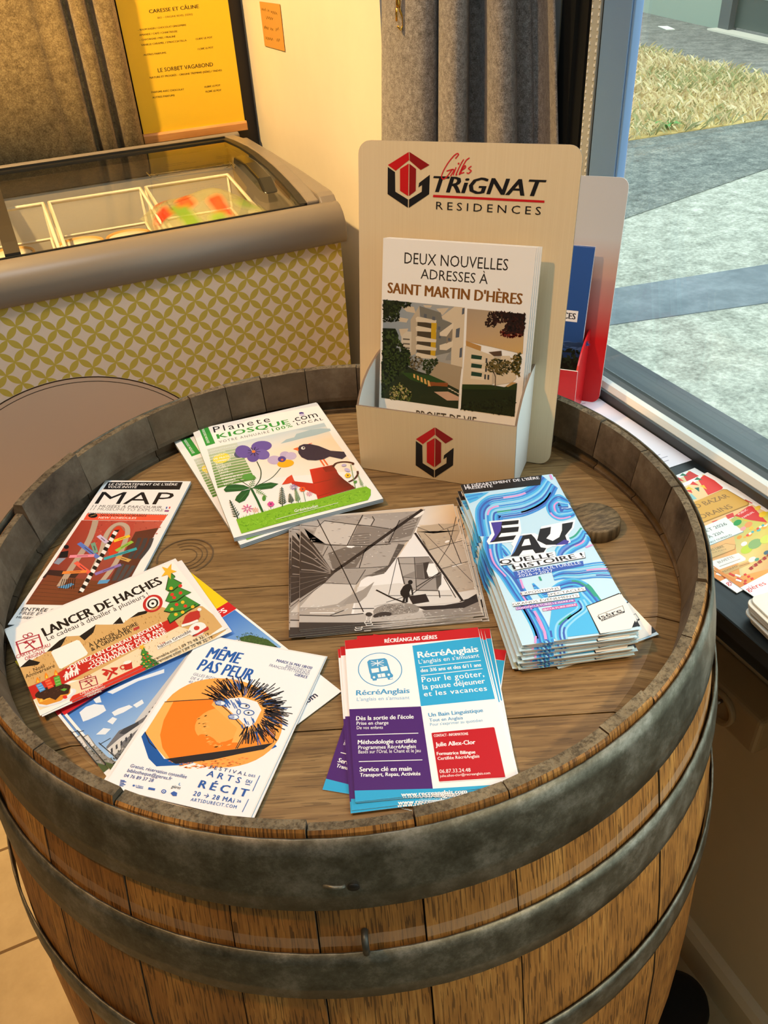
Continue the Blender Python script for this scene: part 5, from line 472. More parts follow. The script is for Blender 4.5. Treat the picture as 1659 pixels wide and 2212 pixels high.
["L","3f8fdc",23,0,[864,1914,835,1869,795,1803,748,1735,699,1679,647,1638,590,1604,532,1577,479,1557,431,1545,384,1542,343,1542,308,1541,282,1540,262,1540,248,1540,239,1541,236,1546,239,1553,244,1558,246,1556,244,1547,240,1533,236,1512,231,1483,225,1439,219,1382,213,1329,209,1292]],["P","4fb4ea",[3,1986,235,1971,85,1861,17,1832]],["L","3f8fdc",23,0,[4,1938,171,1962]],
["L","3f8fdc",22,0,[11,1887,116,1915]],["L","4fb4ea",21,0,[890,1694,887,1713,877,1742,865,1770,852,1788,837,1794,821,1792,803,1784,784,1770,761,1748,735,1718,710,1685,692,1651,681,1616,676,1579,675,1543,678,1511,685,1482,697,1455,713,1433,732,1420,758,1416,789,1420,820,1429,844,1437,860,1444,872,1454,879,1462,885,1468]],
["L","3f62b8",21,0,[890,1680,883,1696,871,1721,857,1746,843,1762,830,1767,817,1766,803,1760,787,1748,767,1729,744,1704,723,1676,707,1646,698,1614,692,1579,691,1545,694,1515,701,1491,712,1469,726,1452,744,1441,767,1438,795,1441,823,1448,846,1454,861,1461,872,1469,880,1477,886,1482]],["L","d99ad6",21,0,[691,1545,694,1515,701,1491,712,1469,726,1452,744,1441,767,1438,795,1441,823,1448,846,1454]],
["L","3f8fdc",21,0,[887,1665,878,1680,864,1701,849,1722,835,1736,823,1741,813,1741,802,1736,790,1726,773,1711,754,1690,736,1666,723,1641,714,1612,709,1579,708,1547,710,1520,716,1500,726,1483,740,1471,756,1463,776,1460,801,1462,826,1467,847,1472,861,1478,873,1485,881,1492,887,1496]],["L","3f8fdc",22,0,[864,1701,849,1722,835,1736,823,1741,813,1741,802,1736,790,1726,773,1711]],
["L","4fb4ea",21,0,[884,1651,873,1663,857,1681,840,1698,826,1710,817,1714,809,1715,802,1711,793,1704,779,1692,764,1676,749,1657,738,1636,731,1609,726,1578,724,1549,726,1525,731,1509,741,1498,753,1490,767,1484,786,1482,808,1483,830,1486,848,1490,862,1495,873,1500,882,1506,888,1510]],
["L","8fd0f2",21,0,[880,1638,868,1647,851,1661,832,1675,818,1684,810,1688,805,1689,802,1687,795,1682,786,1674,774,1663,762,1648,753,1630,747,1607,742,1578,740,1551,742,1530,747,1518,755,1512,766,1508,779,1506,795,1504,814,1505,833,1506,849,1508,862,1511,874,1516,883,1521,889,1524]],["L","d99ad6",22,0,[802,1687,795,1682,786,1674,774,1663,762,1648,753,1630,747,1607,742,1578,740,1551]],
["L","3f8fdc",21,0,[877,1624,864,1631,844,1641,824,1651,810,1658,803,1662,802,1664,801,1664,798,1661,792,1656,783,1649,775,1639,769,1625,763,1604,759,1578,757,1553,757,1535,762,1527,770,1526,780,1527,791,1528,805,1527,820,1526,836,1525,851,1526,863,1528,874,1532,884,1536,890,1538]],
["L","4fb4ea",21,0,[874,1610,859,1614,838,1621,816,1628,801,1633,797,1636,798,1639,801,1640,801,1639,798,1638,793,1635,788,1630,784,1620,780,1602,776,1578,773,1555,773,1540,778,1536,785,1540,794,1546,803,1550,814,1549,827,1547,840,1545,852,1544,863,1545,875,1548,885,1551,890,1552]],
["L","3f62b8",21,0,[870,1596,854,1598,831,1601,808,1605,793,1608,790,1611,794,1614,800,1616,804,1618,804,1620,803,1621,801,1621,799,1615,796,1600,792,1578,789,1557,789,1545,793,1546,799,1555,807,1566,815,1572,824,1572,833,1569,843,1565,853,1562,864,1563,875,1564,886,1565,890,1567]],
["L","4fb4ea",18,0,[0,1101,0,1116,0,1138,14,1161,36,1177,60,1188,86,1195,111,1198,132,1195,146,1186,157,1171,165,1152,172,1132,179,1109,184,1081,188,1056,191,1038]],["L","8fd0f2",18,0,[0,1102,0,1113,3,1129,22,1145,42,1158,64,1166,89,1173,112,1175,130,1173,143,1165,150,1152,156,1136,161,1118,167,1097,172,1072,176,1049,179,1034]],
["L","3f8fdc",18,0,[0,1103,0,1110,13,1120,31,1130,49,1138,69,1145,91,1150,113,1153,129,1152,139,1145,144,1133,147,1119,151,1104,155,1085,160,1063,164,1043,166,1029]],["L","3f62b8",18,0,[2,1104,11,1107,24,1111,39,1115,55,1119,73,1123,94,1128,114,1131,128,1130,135,1124,138,1115,138,1103,140,1090,144,1074,148,1054,151,1037,154,1024]],
["L","36a088",18,0,[39,1115,55,1119,73,1123,94,1128,114,1131,128,1130,135,1124]],["L","4fb4ea",18,0,[16,1105,23,1104,34,1102,48,1100,62,1100,78,1102,97,1106,115,1109,127,1109,132,1104,132,1096,130,1086,130,1076,132,1062,136,1046,139,1030,142,1020]],
["L","4fb4ea",20,0,[39,1326,30,1298,17,1259,3,1213,0,1167,0,1121,0,1071,0,1021,0,973,0,927,8,883,24,839,37,792,46,742,54,690,61,638,69,590,76,547,84,507,91,468,97,429,103,390,107,352,111,314,115,276,118,239,121,202,122,166,123,130,121,92,117,53,114,18,111,0]],
["L","3f8fdc",20,0,[55,1319,46,1291,33,1252,20,1206,10,1161,4,1114,0,1065,0,1015,1,966,10,921,24,877,40,832,53,786,62,736,70,684,77,632,84,584,91,541,99,501,106,462,112,423,118,384,122,346,126,308,130,270,133,233,135,197,137,160,137,125,135,87,131,47,128,12,125,0]],["L","3f8fdc",19,0,[106,462,112,423,118,384,122,346,126,308,130,270,133,233,135,197,137,160,137,125,135,87,131,47]],
["L","3f62b8",20,0,[72,1312,63,1284,50,1245,36,1199,27,1154,20,1107,16,1058,14,1008,17,960,26,914,40,870,56,826,68,779,78,730,85,677,92,626,99,578,107,535,114,495,121,456,127,417,132,379,137,340,141,302,144,265,147,228,150,191,151,155,151,119,149,81,146,42,142,7,139,0]],
["L","4fb4ea",20,0,[89,1305,80,1277,66,1238,53,1192,43,1147,36,1100,32,1051,30,1001,33,953,42,908,56,864,71,819,84,773,93,723,101,671,108,620,114,572,122,529,129,489,136,450,142,412,147,373,152,334,156,296,159,259,162,222,164,186,166,149,166,114,164,76,160,37,156,2,154,0]],["L","d99ad6",22,0,[43,1147,36,1100,32,1051,30,1001,33,953,42,908,56,864,71,819,84,773]],
["L","3f8fdc",20,0,[105,1298,96,1270,83,1231,69,1186,59,1140,53,1094,48,1044,46,995,49,947,58,901,72,857,87,813,100,767,109,717,116,665,123,614,130,566,137,523,144,483,151,444,157,406,162,367,167,329,170,291,174,253,176,216,179,180,180,144,180,109,178,71,174,31,170,0,168,0]],
["L","8fd0f2",20,0,[122,1291,113,1263,99,1224,86,1179,76,1133,69,1087,64,1038,62,988,65,940,74,895,88,851,103,807,115,761,124,711,132,659,138,608,145,560,152,517,159,477,166,439,172,400,177,361,181,323,185,285,188,248,191,211,193,174,194,139,194,103,192,65,188,26,184,0,182,0]],["L","d99ad6",19,0,[145,560,152,517,159,477,166,439,172,400,177,361,181,323,185,285,188,248,191,211,193,174,194,139]],
["L","3f62b8",20,0,[139,1283,129,1256,116,1217,102,1172,92,1126,85,1080,80,1031,78,981,81,933,90,888,103,844,118,800,131,754,140,705,147,653,154,602,160,554,167,511,174,471,181,433,187,394,192,355,196,317,200,279,203,242,205,205,208,169,209,133,209,98,206,60,202,21,198,0,196,0]],
["L","4fb4ea",20,0,[155,1276,146,1249,132,1210,119,1165,108,1119,102,1073,96,1024,94,975,97,927,105,882,119,838,134,794,146,748,155,698,162,647,169,596,175,548,182,505,189,465,196,427,202,388,207,350,211,311,214,274,217,237,220,200,222,163,223,128,223,92,221,54,217,15,213,0,210,0]],["L","3f62b8",21,0,[105,882,119,838,134,794,146,748,155,698,162,647,169,596,175,548,182,505]],
["L","3f8fdc",20,0,[172,1269,162,1242,149,1203,135,1158,125,1113,118,1067,113,1018,110,968,113,920,121,875,135,832,150,788,162,742,171,692,178,640,184,589,191,542,197,499,204,459,211,421,217,383,221,344,225,306,229,268,232,231,234,194,236,158,237,122,237,87,235,49,231,10,227,0,224,0]],
["L","4fb4ea",20,0,[882,1272,866,1254,843,1227,817,1199,791,1176,765,1161,737,1150,709,1138,682,1123,656,1105,631,1085,606,1062,584,1033,562,994,540,946,522,901,510,871]],["L","36a088",20,0,[882,1272,866,1254,843,1227,817,1199,791,1176,765,1161,737,1150]],
["L","8fd0f2",20,0,[886,1252,870,1234,849,1207,823,1179,798,1156,772,1141,744,1129,716,1118,689,1104,663,1086,638,1067,614,1044,592,1017,572,981,552,937,536,896,524,868]],["L","3f8fdc",20,0,[889,1232,875,1214,854,1187,830,1159,805,1136,779,1121,751,1109,723,1098,696,1084,670,1067,645,1048,622,1026,601,1001,581,968,564,928,549,891,539,865]],
["L","4fb4ea",20,0,[890,1213,879,1194,859,1167,836,1139,812,1116,786,1101,758,1089,730,1078,703,1064,677,1047,653,1029,629,1009,609,985,591,955,575,919,562,885,553,863]],["L","6a8ad8",19,0,[703,1064,677,1047,653,1029,629,1009,609,985,591,955,575,919]],
["L","3f62b8",19,0,[890,1193,883,1174,864,1148,842,1119,819,1096,793,1081,765,1069,737,1058,710,1045,685,1028,660,1011,637,991,617,969,601,942,587,910,576,880,568,860]],["L","8fd0f2",19,0,[890,1173,887,1155,869,1128,848,1100,825,1077,800,1061,772,1049,744,1038,717,1025,692,1009,667,992,644,974,625,954,610,929,598,901,589,875,582,857]],
["L","d99ad6",20,0,[848,1100,825,1077,800,1061,772,1049,744,1038]],["L","4fb4ea",19,0,[890,1154,890,1135,874,1108,854,1080,832,1057,807,1041,779,1030,751,1019,724,1006,699,990,674,974,652,956,634,938,620,916,610,892,602,869,597,854]],["L","3f8fdc",19,0,[890,1135,890,1116,879,1089,860,1061,839,1037,814,1022,786,1010,757,999,731,986,706,971,681,955,659,939,642,922,629,903,621,883,616,864,612,851]],
["L","3f8fdc",17,0,[890,788,890,789,886,792,850,794,815,795,782,793,748,791,714,788,680,787,647,789,613,793,581,796,551,794,523,785,496,770,474,755,458,745]],["L","4fb4ea",17,0,[890,760,890,762,880,765,845,768,811,770,777,769,743,767,708,765,674,764,641,767,608,772,576,776,547,775,519,767,493,754,472,741,456,732]],
["L","8fd0f2",17,0,[890,732,890,735,875,739,840,743,806,745,773,745,738,743,703,741,669,741,636,745,603,750,571,755,543,755,516,749,490,738,469,727,454,719]],["L","3f8fdc",17,0,[890,704,890,708,870,713,836,718,802,721,768,721,733,720,697,718,663,719,630,723,598,729,567,735,538,736,512,731,488,722,467,712,452,706]],["L","d99ad6",17,0,[890,704,890,708,870,713,836,718,802,721,768,721,733,720]],
["L","3f62b8",17,0,[890,677,890,681,865,687,831,692,797,696,763,697,728,696,692,695,658,696,625,701,593,708,562,714,534,717,508,713,485,706,465,698,451,693]],["L","4fb4ea",17,0,[890,650,889,654,860,661,826,668,793,672,759,674,723,673,687,673,652,674,620,680,588,687,557,694,530,698,505,696,482,690,462,684,449,680]],
["L","8fd0f2",17,0,[890,623,883,628,855,635,822,643,788,648,754,650,718,650,681,650,647,652,614,658,583,666,553,674,526,679,501,678,479,675,460,670,447,667]],["L","3f62b8",17,0,[890,623,883,628,855,635,822,643,788,648]],["L","3f8fdc",17,0,[890,596,878,602,850,610,817,618,784,624,750,627,713,627,676,628,641,630,609,637,578,646,548,654,522,660,498,661,476,659,458,656,445,655]],
["L","4fb4ea",19,0,[267,649,276,625,288,590,302,557,318,536,333,532,350,538,369,549,389,562,413,575,439,593,467,610,495,622,523,631,552,637,580,639,606,634,629,621,651,602,670,578,685,554,695,527,701,497,704,467,708,438,712,411,715,384,718,360,720,343]],["L","36a088",19,0,[685,554,695,527,701,497,704,467,708,438,712,411,715,384,718,360,720,343]],
["L","3f8fdc",19,0,[267,635,275,611,287,575,300,541,315,520,330,516,347,523,366,534,387,546,410,559,437,576,464,592,492,603,520,611,549,616,577,617,602,612,623,599,641,580,657,557,670,534,679,509,684,482,688,455,692,429,696,403,699,377,703,354,705,339]],["L","36a088",19,0,[577,617,602,612,623,599,641,580,657,557,670,534,679,509,684,482,688,455,692,429,696,403]],
["L","3f62b8",19,0,[267,620,274,596,285,561,298,526,312,505,328,501,344,507,363,519,384,531,408,543,434,559,461,574,489,585,517,591,546,595,574,595,597,590,616,577,631,558,644,537,655,515,662,492,668,468,672,443,676,419,680,395,684,371,687,349,689,334]],
["L","4fb4ea",19,0,[267,606,274,581,284,546,296,511,310,490,325,486,342,492,360,504,381,516,405,528,431,542,458,556,486,566,514,572,543,575,570,574,593,568,610,555,622,537,631,516,639,495,646,475,651,453,655,431,660,410,664,388,668,364,672,343,674,329]],
["L","3f8fdc",19,0,[267,591,273,567,283,531,294,496,307,475,322,471,339,477,358,489,379,500,402,512,428,525,456,538,483,547,511,552,540,554,567,553,589,546,603,534,612,516,618,496,624,476,630,458,635,439,639,420,644,401,648,380,653,358,656,338,659,324]],["L","3f62b8",19,0,[379,500,402,512,428,525,456,538,483,547,511,552,540,554,567,553]],
["L","8fd0f2",19,0,[267,577,273,552,281,516,292,481,305,460,319,456,336,462,355,474,376,485,399,496,426,509,453,521,480,529,508,533,537,534,564,531,585,525,597,512,602,495,605,475,609,457,614,441,619,424,623,408,628,391,632,372,637,351,641,333,644,320]],
["L","4fb4ea",19,0,[267,563,272,538,280,502,290,467,302,445,317,441,333,448,352,459,373,470,397,480,423,492,450,503,477,510,505,513,534,513,561,510,580,503,590,491,592,474,592,455,594,438,598,424,603,410,607,397,612,382,617,364,621,345,626,327,629,315]],["P","4fb4ea",[390,498,589,461,626,270,594,16,200,25]],
["L","8fd0f2",17,0,[520,381,522,367,527,347,527,325,520,305,499,287,470,270,438,253,409,236,383,220,358,204,334,187,315,166,300,141,287,113,278,85,271,61,266,43,264,28,264,16,263,7]],["L","4fb4ea",16,0,[535,383,537,367,541,345,541,321,533,299,512,281,483,263,451,246,422,228,395,211,370,194,346,176,327,156,312,131,300,104,292,78,285,56,281,38,279,24,279,12,278,4]],
["L","36a088",16,0,[451,246,422,228,395,211,370,194,346,176,327,156]],["L","3f62b8",16,0,[550,384,552,368,556,344,555,317,547,294,526,274,496,256,464,238,434,220,408,202,382,184,358,165,338,145,324,122,313,96,305,71,299,50,295,34,294,20,294,9,293,2]],["L","3f62b8",17,0,[547,294,526,274,496,256,464,238,434,220,408,202]],
["L","8fd0f2",16,0,[565,386,567,368,570,342,569,314,560,288,539,268,509,249,476,231,447,212,420,193,393,174,369,155,350,134,336,112,326,88,319,65,313,45,310,29,309,16,308,6,308,0]],["L","4fb4ea",16,0,[580,388,582,368,584,340,583,310,574,283,552,261,522,242,489,223,459,204,432,184,405,164,381,144,361,124,348,102,339,79,332,58,328,40,324,25,323,13,323,3,323,0]],
["L","3f62b8",16,0,[361,124,348,102,339,79,332,58,328,40,324,25]],["L","8fd0f2",16,0,[596,390,597,369,599,338,597,306,587,277,565,255,535,235,502,215,472,196,444,175,417,154,392,133,373,113,360,92,351,71,346,51,342,34,339,21,338,9,338,0,338,0]],["L","3f62b8",16,0,[159,357,166,334,176,302,187,267,194,232,196,199,197,165,196,133,194,103,193,76,190,51,188,29,187,14]],
["L","3f8fdc",16,0,[174,357,181,335,191,303,201,267,208,232,211,199,211,166,210,133,208,103,207,76,204,51,202,29,200,14]],["L","4fb4ea",16,0,[188,358,195,335,205,303,215,267,222,233,225,200,225,166,224,133,222,104,221,77,218,51,216,30,214,15]],["L","d99ad6",21,0,[189,336,199,217,199,102,186,28]],["L","d99ad6",18,0,[184,714,178,602]],["L","d99ad6",16,0,[124,74,99,3]],
["L","d99ad6",18,0,[828,1003,890,1029]],["L","d99ad6",21,0,[867,2132,861,2052]],["L","3f62b8",16,0,[334,71,321,3]],["L","3f62b8",16,0,[246,108,234,40]],["L","36a088",17,0,[341,717,342,668]],["P","1d1b20",[0,2143,790,2143,727,1986,0,1992]],["T","LE DÉPARTEMENT DE L'ISÈRE","eceaf0",30,2092,719,42,-0.7,1,0,1.0],["T","PRÉSENTE","eceaf0",30,2054,257,42,-2.5,1,0,1.0],
["P","f4f6fa",[124,1527,398,1511,366,1337,304,1198,43,1204,37,1251,103,1351]],["P","f4f6fa",[548,1359,869,1398,817,1285,735,1197,727,1096,638,1059,563,1074,504,1049,478,1000,177,1006,241,1137,229,1176,364,1290,466,1279,499,1234]],["P","1c1a1f",[136,1504,384,1490,365,1435,217,1441,216,1406,360,1396,334,1328,186,1335,149,1285,305,1283,265,1225,58,1228,126,1328]],
["P","4a3f9a",[136,1504,234,1496,190,1372,107,1256,58,1228,126,1328]],["P","1c1a1f",[335,1267,434,1270,449,1216,462,1079,504,1060,466,1010,396,1009,388,1064,303,1067,252,1005,181,1010,263,1133,314,1215]],["P","f4f6fa",[358,1210,398,1213,391,1129,309,1127]],["P","5a8ad0",[332,1264,357,1263,233,1066,184,1011,257,1134]],
["P","1c1a1f",[529,1327,630,1338,594,1244,542,1188,585,1143,656,1184,706,1269,736,1360,839,1368,800,1289,710,1192,703,1119,623,1084,515,1101,458,1177]],["P","4a3f9a",[687,1141,719,1116,694,1075,589,1083]],["P","1c1a1f",[87,990,563,996,546,911,72,906]],["P","f4f6fa",[85,997,562,1003,545,918,71,913]],["T","QUELLE","1c1a1f",77,924,458,57,1.1,2,0,1.0],["P","1c1a1f",[180,904,797,947,780,869,167,828]],
["P","f4f6fa",[179,911,796,954,779,876,165,835]],["T","HISTOIRE !","1c1a1f",168,843,603,55,4.2,2,0,1.0],["P","3c5fb8",[153,817,745,839,732,777,151,724]],["T","SAISON CULTURELLE","e6ecfa",184,781,535,35,2.4,0,0,1.0],["T","2026→2027","e6ecfa",177,740,292,35,1.8,0,0,1.0],["P","1c1a1f",[146,562,466,568,461,524,141,518]],["P","f4f6fa",[145,568,465,575,460,531,140,525]],
["T","EXPOSITIONS","1c1a1f",143,532,309,26,1.5,0,0,1.0],["P","1c1a1f",[346,508,654,523,648,479,340,465]],["P","f4f6fa",[345,515,653,529,648,486,339,472]],["T","SPECTACLES","1c1a1f",342,479,297,25,3.1,0,0,1.0],["P","1c1a1f",[48,452,583,457,577,415,44,410]],["P","f4f6fa",[47,458,582,464,576,421,43,416]],["T","GRANDS ÉVÉNEMENTS","1c1a1f",46,423,522,25,0.8,0,0,1.0],
["P","9a58b4",[58,401,530,408,528,376,57,370]],["T","SAISONCULTURELLE.ISERE.FR","f4f6fa",58,376,462,18,1.0,1,0,1.0],["P","c455a4",[255,350,530,359,528,327,253,319]],["T","@CULTURE.ISERE","f4f6fa",255,324,266,17,2.3,1,0,1.0],["P","1c1a1f",[588,313,890,408,890,90,890,32,584,1]],["P","efe9e2",[593,306,890,397,890,94,833,15,594,9]],["T","isère","1c1a1f",641,150,202,41,14.8,2,0,1.0],
["L","1c1a1f",4,1,[645,200,663,204,861,264,851,199,648,141]],["P","1c1a1f",[649,148,854,206,851,190,646,129]],["T","LE DÉPARTEMENT","f2f0ee",654,136,191,10,15.3,0,0,1.0],],
'post': [
["P",["b8b1aa","e3cdb0","c9c3bd","a59d97"],[0,1526,1473,1526,1473,0,0,0]],["P",["ddd5cb","e9cda4","d8b48a","ded8d2"],[1195,1526,1473,1526,1473,1199,1098,1252]],["P","e7e4e2",[1098,1252,1064,1152,878,813,546,589,480,388,425,130,917,89,1342,152,1473,245,1473,582,1269,767,1253,1118]],["P","d5d0cb",[494,455,849,456,1169,315,1473,295,1473,180,1341,144,917,97,447,135]],
["P","a39b94",[0,1526,303,1513,601,1494,1145,1471,1200,1493,1147,1364,1019,1059,939,975,839,763,738,668,557,561,484,492,383,233,201,225,0,243]],["P","c3bcb5",[165,1366,231,1446,537,1334,429,1042,107,1141]],["P","857c75",[545,1324,855,1214,658,1013,442,1044]],["P","6f665f",[256,953,406,1016,620,1000,493,716,290,729]],["P","aaa29b",[652,1020,887,999,798,695,518,703]],
["P","beb7b0",[606,1462,698,1395,655,1304,554,1348]],["P","a8a099",[713,1425,940,1350,875,1237,681,1314]],["P","7d746d",[940,1350,1053,1424,1156,1448,1023,1099,787,1030]],["P","9d958e",[325,714,576,675,546,589,484,501,198,552]],["P","c9c2bb",[180,540,484,488,433,361,316,267,155,247,3,268]],["P","b0a8a1",[14,1502,224,1441,132,1319,22,1381]],
["P","8e857e",[41,1357,132,1298,101,1149,233,1096,194,944]],["P","57504b",[839,763,951,973,893,993,775,699,624,613,746,613]],["P","6a625c",[546,589,747,631,733,597,627,577]],["P","9a928b",[641,504,562,326,497,259,361,253,433,361,538,414]],["P","3b322e",[9,1324,120,1125,283,711,313,676,228,565,3,378,0,822]],["L","8a7f78",11,0,[9,1247,120,1055,271,723]],["L","8a7f78",11,0,[10,1119,120,972,271,708]],
["L","8a7f78",11,0,[12,995,120,890,271,693]],["L","8a7f78",11,0,[14,875,120,810,271,678]],["L","8a7f78",11,0,[15,757,120,731,271,664]],["L","6a5f58",6,0,[1,727,253,674]],["L","6a5f58",6,0,[2,644,252,652]],["L","6a5f58",6,0,[3,563,252,630]],["L","6a5f58",6,0,[4,482,252,608]],["L","3b322e",7,0,[2,336,228,565]],
["S",["f0eeec","d8d4d0"],40,12.5,1.5,None,4,[457,1057,1131,1453,1028,1158,565,732,281,930]],["P","f2f0ee",[498,1011,496,1005,491,1001,483,999,472,998,461,999,450,1002,440,1006,432,1011,427,1017,425,1023,427,1028,432,1032,441,1035,451,1036,462,1035,474,1032,484,1027,492,1022,497,1016]],
["P","f0ebe4",[1186,1463,1186,1449,1180,1432,1169,1414,1154,1397,1136,1382,1118,1371,1101,1365,1086,1364,1075,1369,1070,1379,1070,1393,1076,1409,1087,1427,1102,1445,1119,1460,1138,1471,1155,1477,1170,1478,1181,1473]],["S",["8e857e","bdb6af","7d746d"],140,23.9,4,-10,12,[0,1515,1144,1461,798,695,484,492,227,530]],["L","5a524d",5,0,[489,1193,643,1190]],["L","5a524d",5,0,[488,1157,641,1154]],
["L","5a524d",5,0,[487,1120,639,1118]],["L","5a524d",5,0,[485,1084,637,1082]],["L","5a524d",5,0,[484,1049,635,1047]],["L","c9c2bb",5,0,[968,1303,1102,1351]],["L","c9c2bb",5,0,[964,1266,1098,1310]],["L","c9c2bb",5,0,[961,1229,1094,1269]],["L","c9c2bb",5,0,[958,1193,1090,1229]],["L","2b2321",7,0,[8,1416,171,1365,231,1446]],["L","2b2321",11,0,[107,1141,271,1069,621,1006,827,1004]],
["L","2b2321",8,0,[537,1334,432,1042]],["L","2b2321",10,0,[231,1451,537,1338,643,1306,856,1220]],["L","2b2321",10,0,[601,1489,543,1339]],["L","2b2321",8,0,[689,1451,705,1394,668,1306]],["L","2b2321",6,0,[302,727,492,707,634,694,798,695]],["L","2b2321",8,0,[620,1000,573,901,522,702]],["L","2b2321",6,0,[258,1051,207,913]],["L","2b2321",6,0,[576,675,484,492]],["L","2b2321",4,0,[192,553,484,492]],
["L","2b2321",8,0,[775,1033,992,1025]],["L","2b2321",8,0,[810,1017,940,1350]],["L","2b2321",35,0,[1172,1488,914,1251,625,979,301,685]],["L","2b2321",9,0,[161,1503,363,773,526,141]],["P",["ab9d8e","b8a48e","a79a8e","9d9389"],[1060,1132,1230,1122,1473,1097,1473,287,1305,268,1229,535,1153,862]],["P","bba890",[1098,1223,1292,1237,1473,1215,1473,1107,1227,1098,1076,1149]],
["P","c0b2a2",[1140,854,1468,952,1473,651,1225,592]],["P","b3a698",[1239,572,1473,643,1473,312,1306,279]],["S",["c9bba8","8e8278"],60,18.5,4,-15,3,[1108,1104,1473,1078,1473,313,1318,286,1162,841]],["P","efeae4",[1358,970,1357,965,1354,960,1349,955,1343,950,1336,946,1329,944,1322,944,1317,945,1313,948,1311,952,1312,957,1315,962,1320,968,1326,972,1333,976,1341,978,1347,979,1353,977,1356,975]],
["L","2b2321",7,0,[1153,862,1473,956]],["L","2b2321",6,0,[1225,589,1473,656]],["L","2b2321",6,0,[1292,1237,1329,1148]],["L","2b2321",7,0,[1365,1148,1411,635]],["L","2b2321",5,0,[1145,1117,1467,381]],["L","2b2321",6,0,[1472,1323,1345,905,1196,633,951,338]],["L","2b2321",6,0,[1083,1226,1227,1102,1467,1200]],["P","8c847e",[871,799,1016,786,1145,769,1178,672,1223,531,1163,311,982,337,892,432]],
["P","a9a19a",[878,785,1010,778,998,592,884,538]],["P","6c645f",[1017,675,1081,678,1065,476,1005,493]],["P","efedeb",[1103,675,1178,672,1199,561,1174,494,1085,508]],["P","3a322e",[1082,687,1136,693,1099,576,1110,478,1071,475]],["P","a39b95",[900,518,996,512,980,351,903,430]],["P","9a928c",[1003,471,1164,461,1154,326,990,346]],["P","57504b",[1168,495,1223,531,1200,387,1154,326]],
["L","2b2321",6,0,[871,799,1145,769]],["L","2b2321",6,0,[867,712,1018,688,1146,695]],["L","2b2321",5,0,[1016,781,985,342]],["L","2b2321",6,0,[883,529,1065,476,1201,490]],["L","2b2321",8,0,[871,795,892,432]],["L","2b2321",7,0,[979,343,1163,311]],["L","2b2321",7,0,[1232,556,948,305]],["L","2b2321",10,0,[1208,542,989,384]],["L","241c1a",21,0,[1060,1132,1149,825,1247,500,1344,164]],
["L","241c1a",7,0,[1234,485,1296,206]],["L","2b2321",5,0,[865,796,748,316]],["L","2b2321",5,0,[736,310,1268,235]],["L","241c1a",9,0,[1169,315,1167,224]],["P","1a1210",[965,449,963,440,959,433,954,427,948,423,942,423,936,425,931,430,927,437,925,446,925,455,926,464,930,471,935,477,941,481,947,481,953,479,959,474,962,467,965,458]],
["P","1a1210",[901,427,929,437,949,415,955,355,953,288,941,286,940,365,923,325,924,283,905,261,897,205,878,207,884,264,870,206,848,206,867,266,846,311,849,349,879,408]],["P","2b211f",[910,277,1056,286,1074,188,935,175]],["L","1a1210",15,0,[648,395,768,280,883,195]],["L","1a1210",5,0,[720,229,947,297]],
["P","8e867f",[983,115,973,89,945,66,903,48,850,37,792,34,733,40,681,54,639,74,612,99,603,127,613,154,640,178,683,196,737,207,797,210,856,203,909,189,950,168,976,143]],["S",["4a423e","c9c3bd","6a625c"],170,11.9,3,None,6,[611,89,707,206,870,176,969,74,860,57]],
["P","3a322f",[753,86,749,75,739,65,722,56,701,49,678,46,654,46,633,49,616,56,604,65,600,75,604,86,614,97,631,106,652,112,675,116,699,116,721,112,738,106,749,97]],["L","b8b1ab",7,0,[617,193,718,212,871,184]],["P","b5aea8",[2,177,535,115,610,58,915,73,1183,77,1473,132,1473,0,1173,0,917,0,574,7,1,79]],["L","2b2321",11,0,[2,172,290,123,525,120]],["L","f0eeec",11,0,[87,187,291,160]],
["L","2b2321",7,0,[251,133,376,185]],["L","1d1614",8,0,[438,190,616,169]],["P","2d2523",[965,142,1190,127,1341,144,1473,229,1473,132,1341,72,1024,91]],["P","8a827c",[1002,86,1341,72,1473,132,1473,15,1278,0,1016,13]],["L","d8d3ce",6,0,[966,154,1342,148]],["L","241c1a",10,0,[1321,154,1443,186]],
["P","241c1a",[1455,184,1454,178,1451,172,1447,167,1443,164,1439,164,1436,166,1433,169,1431,174,1430,181,1430,188,1432,195,1435,201,1438,205,1442,208,1446,208,1450,207,1453,203,1455,198,1456,191]],["P","3d3633",[0,88,465,21,746,0,442,0,0,0]],["S",["8e867f","d8d3ce"],70,13.2,5,-6,8,[599,67,1473,85,1446,4,746,0]],
["L","d8d3ce",8,1,[582,52,578,43,574,35,570,28,565,23,561,20,556,19,553,20,549,24,547,29,545,36,545,45,546,54,547,64,550,74,553,83,557,92,562,99,567,104,571,107,576,108,579,106,583,103,585,97,586,90,587,82,586,72,584,62]],
["L","d8d3ce",8,1,[580,6,580,2,577,0,574,0,570,0,565,0,559,0,553,0,548,0,542,0,537,0,533,0,531,4,529,8,528,13,529,17,531,20,535,24,539,26,544,28,550,28,555,28,561,27,567,25,571,22,575,18,578,15,580,10]],["P","3a322f",[595,99,594,92,589,85,583,80,575,78,567,77,558,80,551,84,545,91,541,98,541,106,542,114,547,121,553,126,561,128,569,128,578,126,585,121,591,115,594,107]],
["S",["f4f2f0"],25,12.6,5,3,9,[5,301,429,260,381,168,6,217]],],
'panel': [
["P","c8171d",[301,2791,506,2908,512,2840,379,2744]],["P","8f1216",[513,2909,712,2803,628,2757,517,2835]],["P","1a191c",[300,2774,373,2732,378,2560,508,2495,508,2421,300,2535]],["P","1a191c",[518,2421,518,2496,643,2569,645,2628,609,2606,615,2645,718,2720,717,2551]],["P","c8171d",[423,2760,508,2809,509,2525,426,2570]],["P","8f1216",[515,2809,582,2765,583,2575,517,2526]],
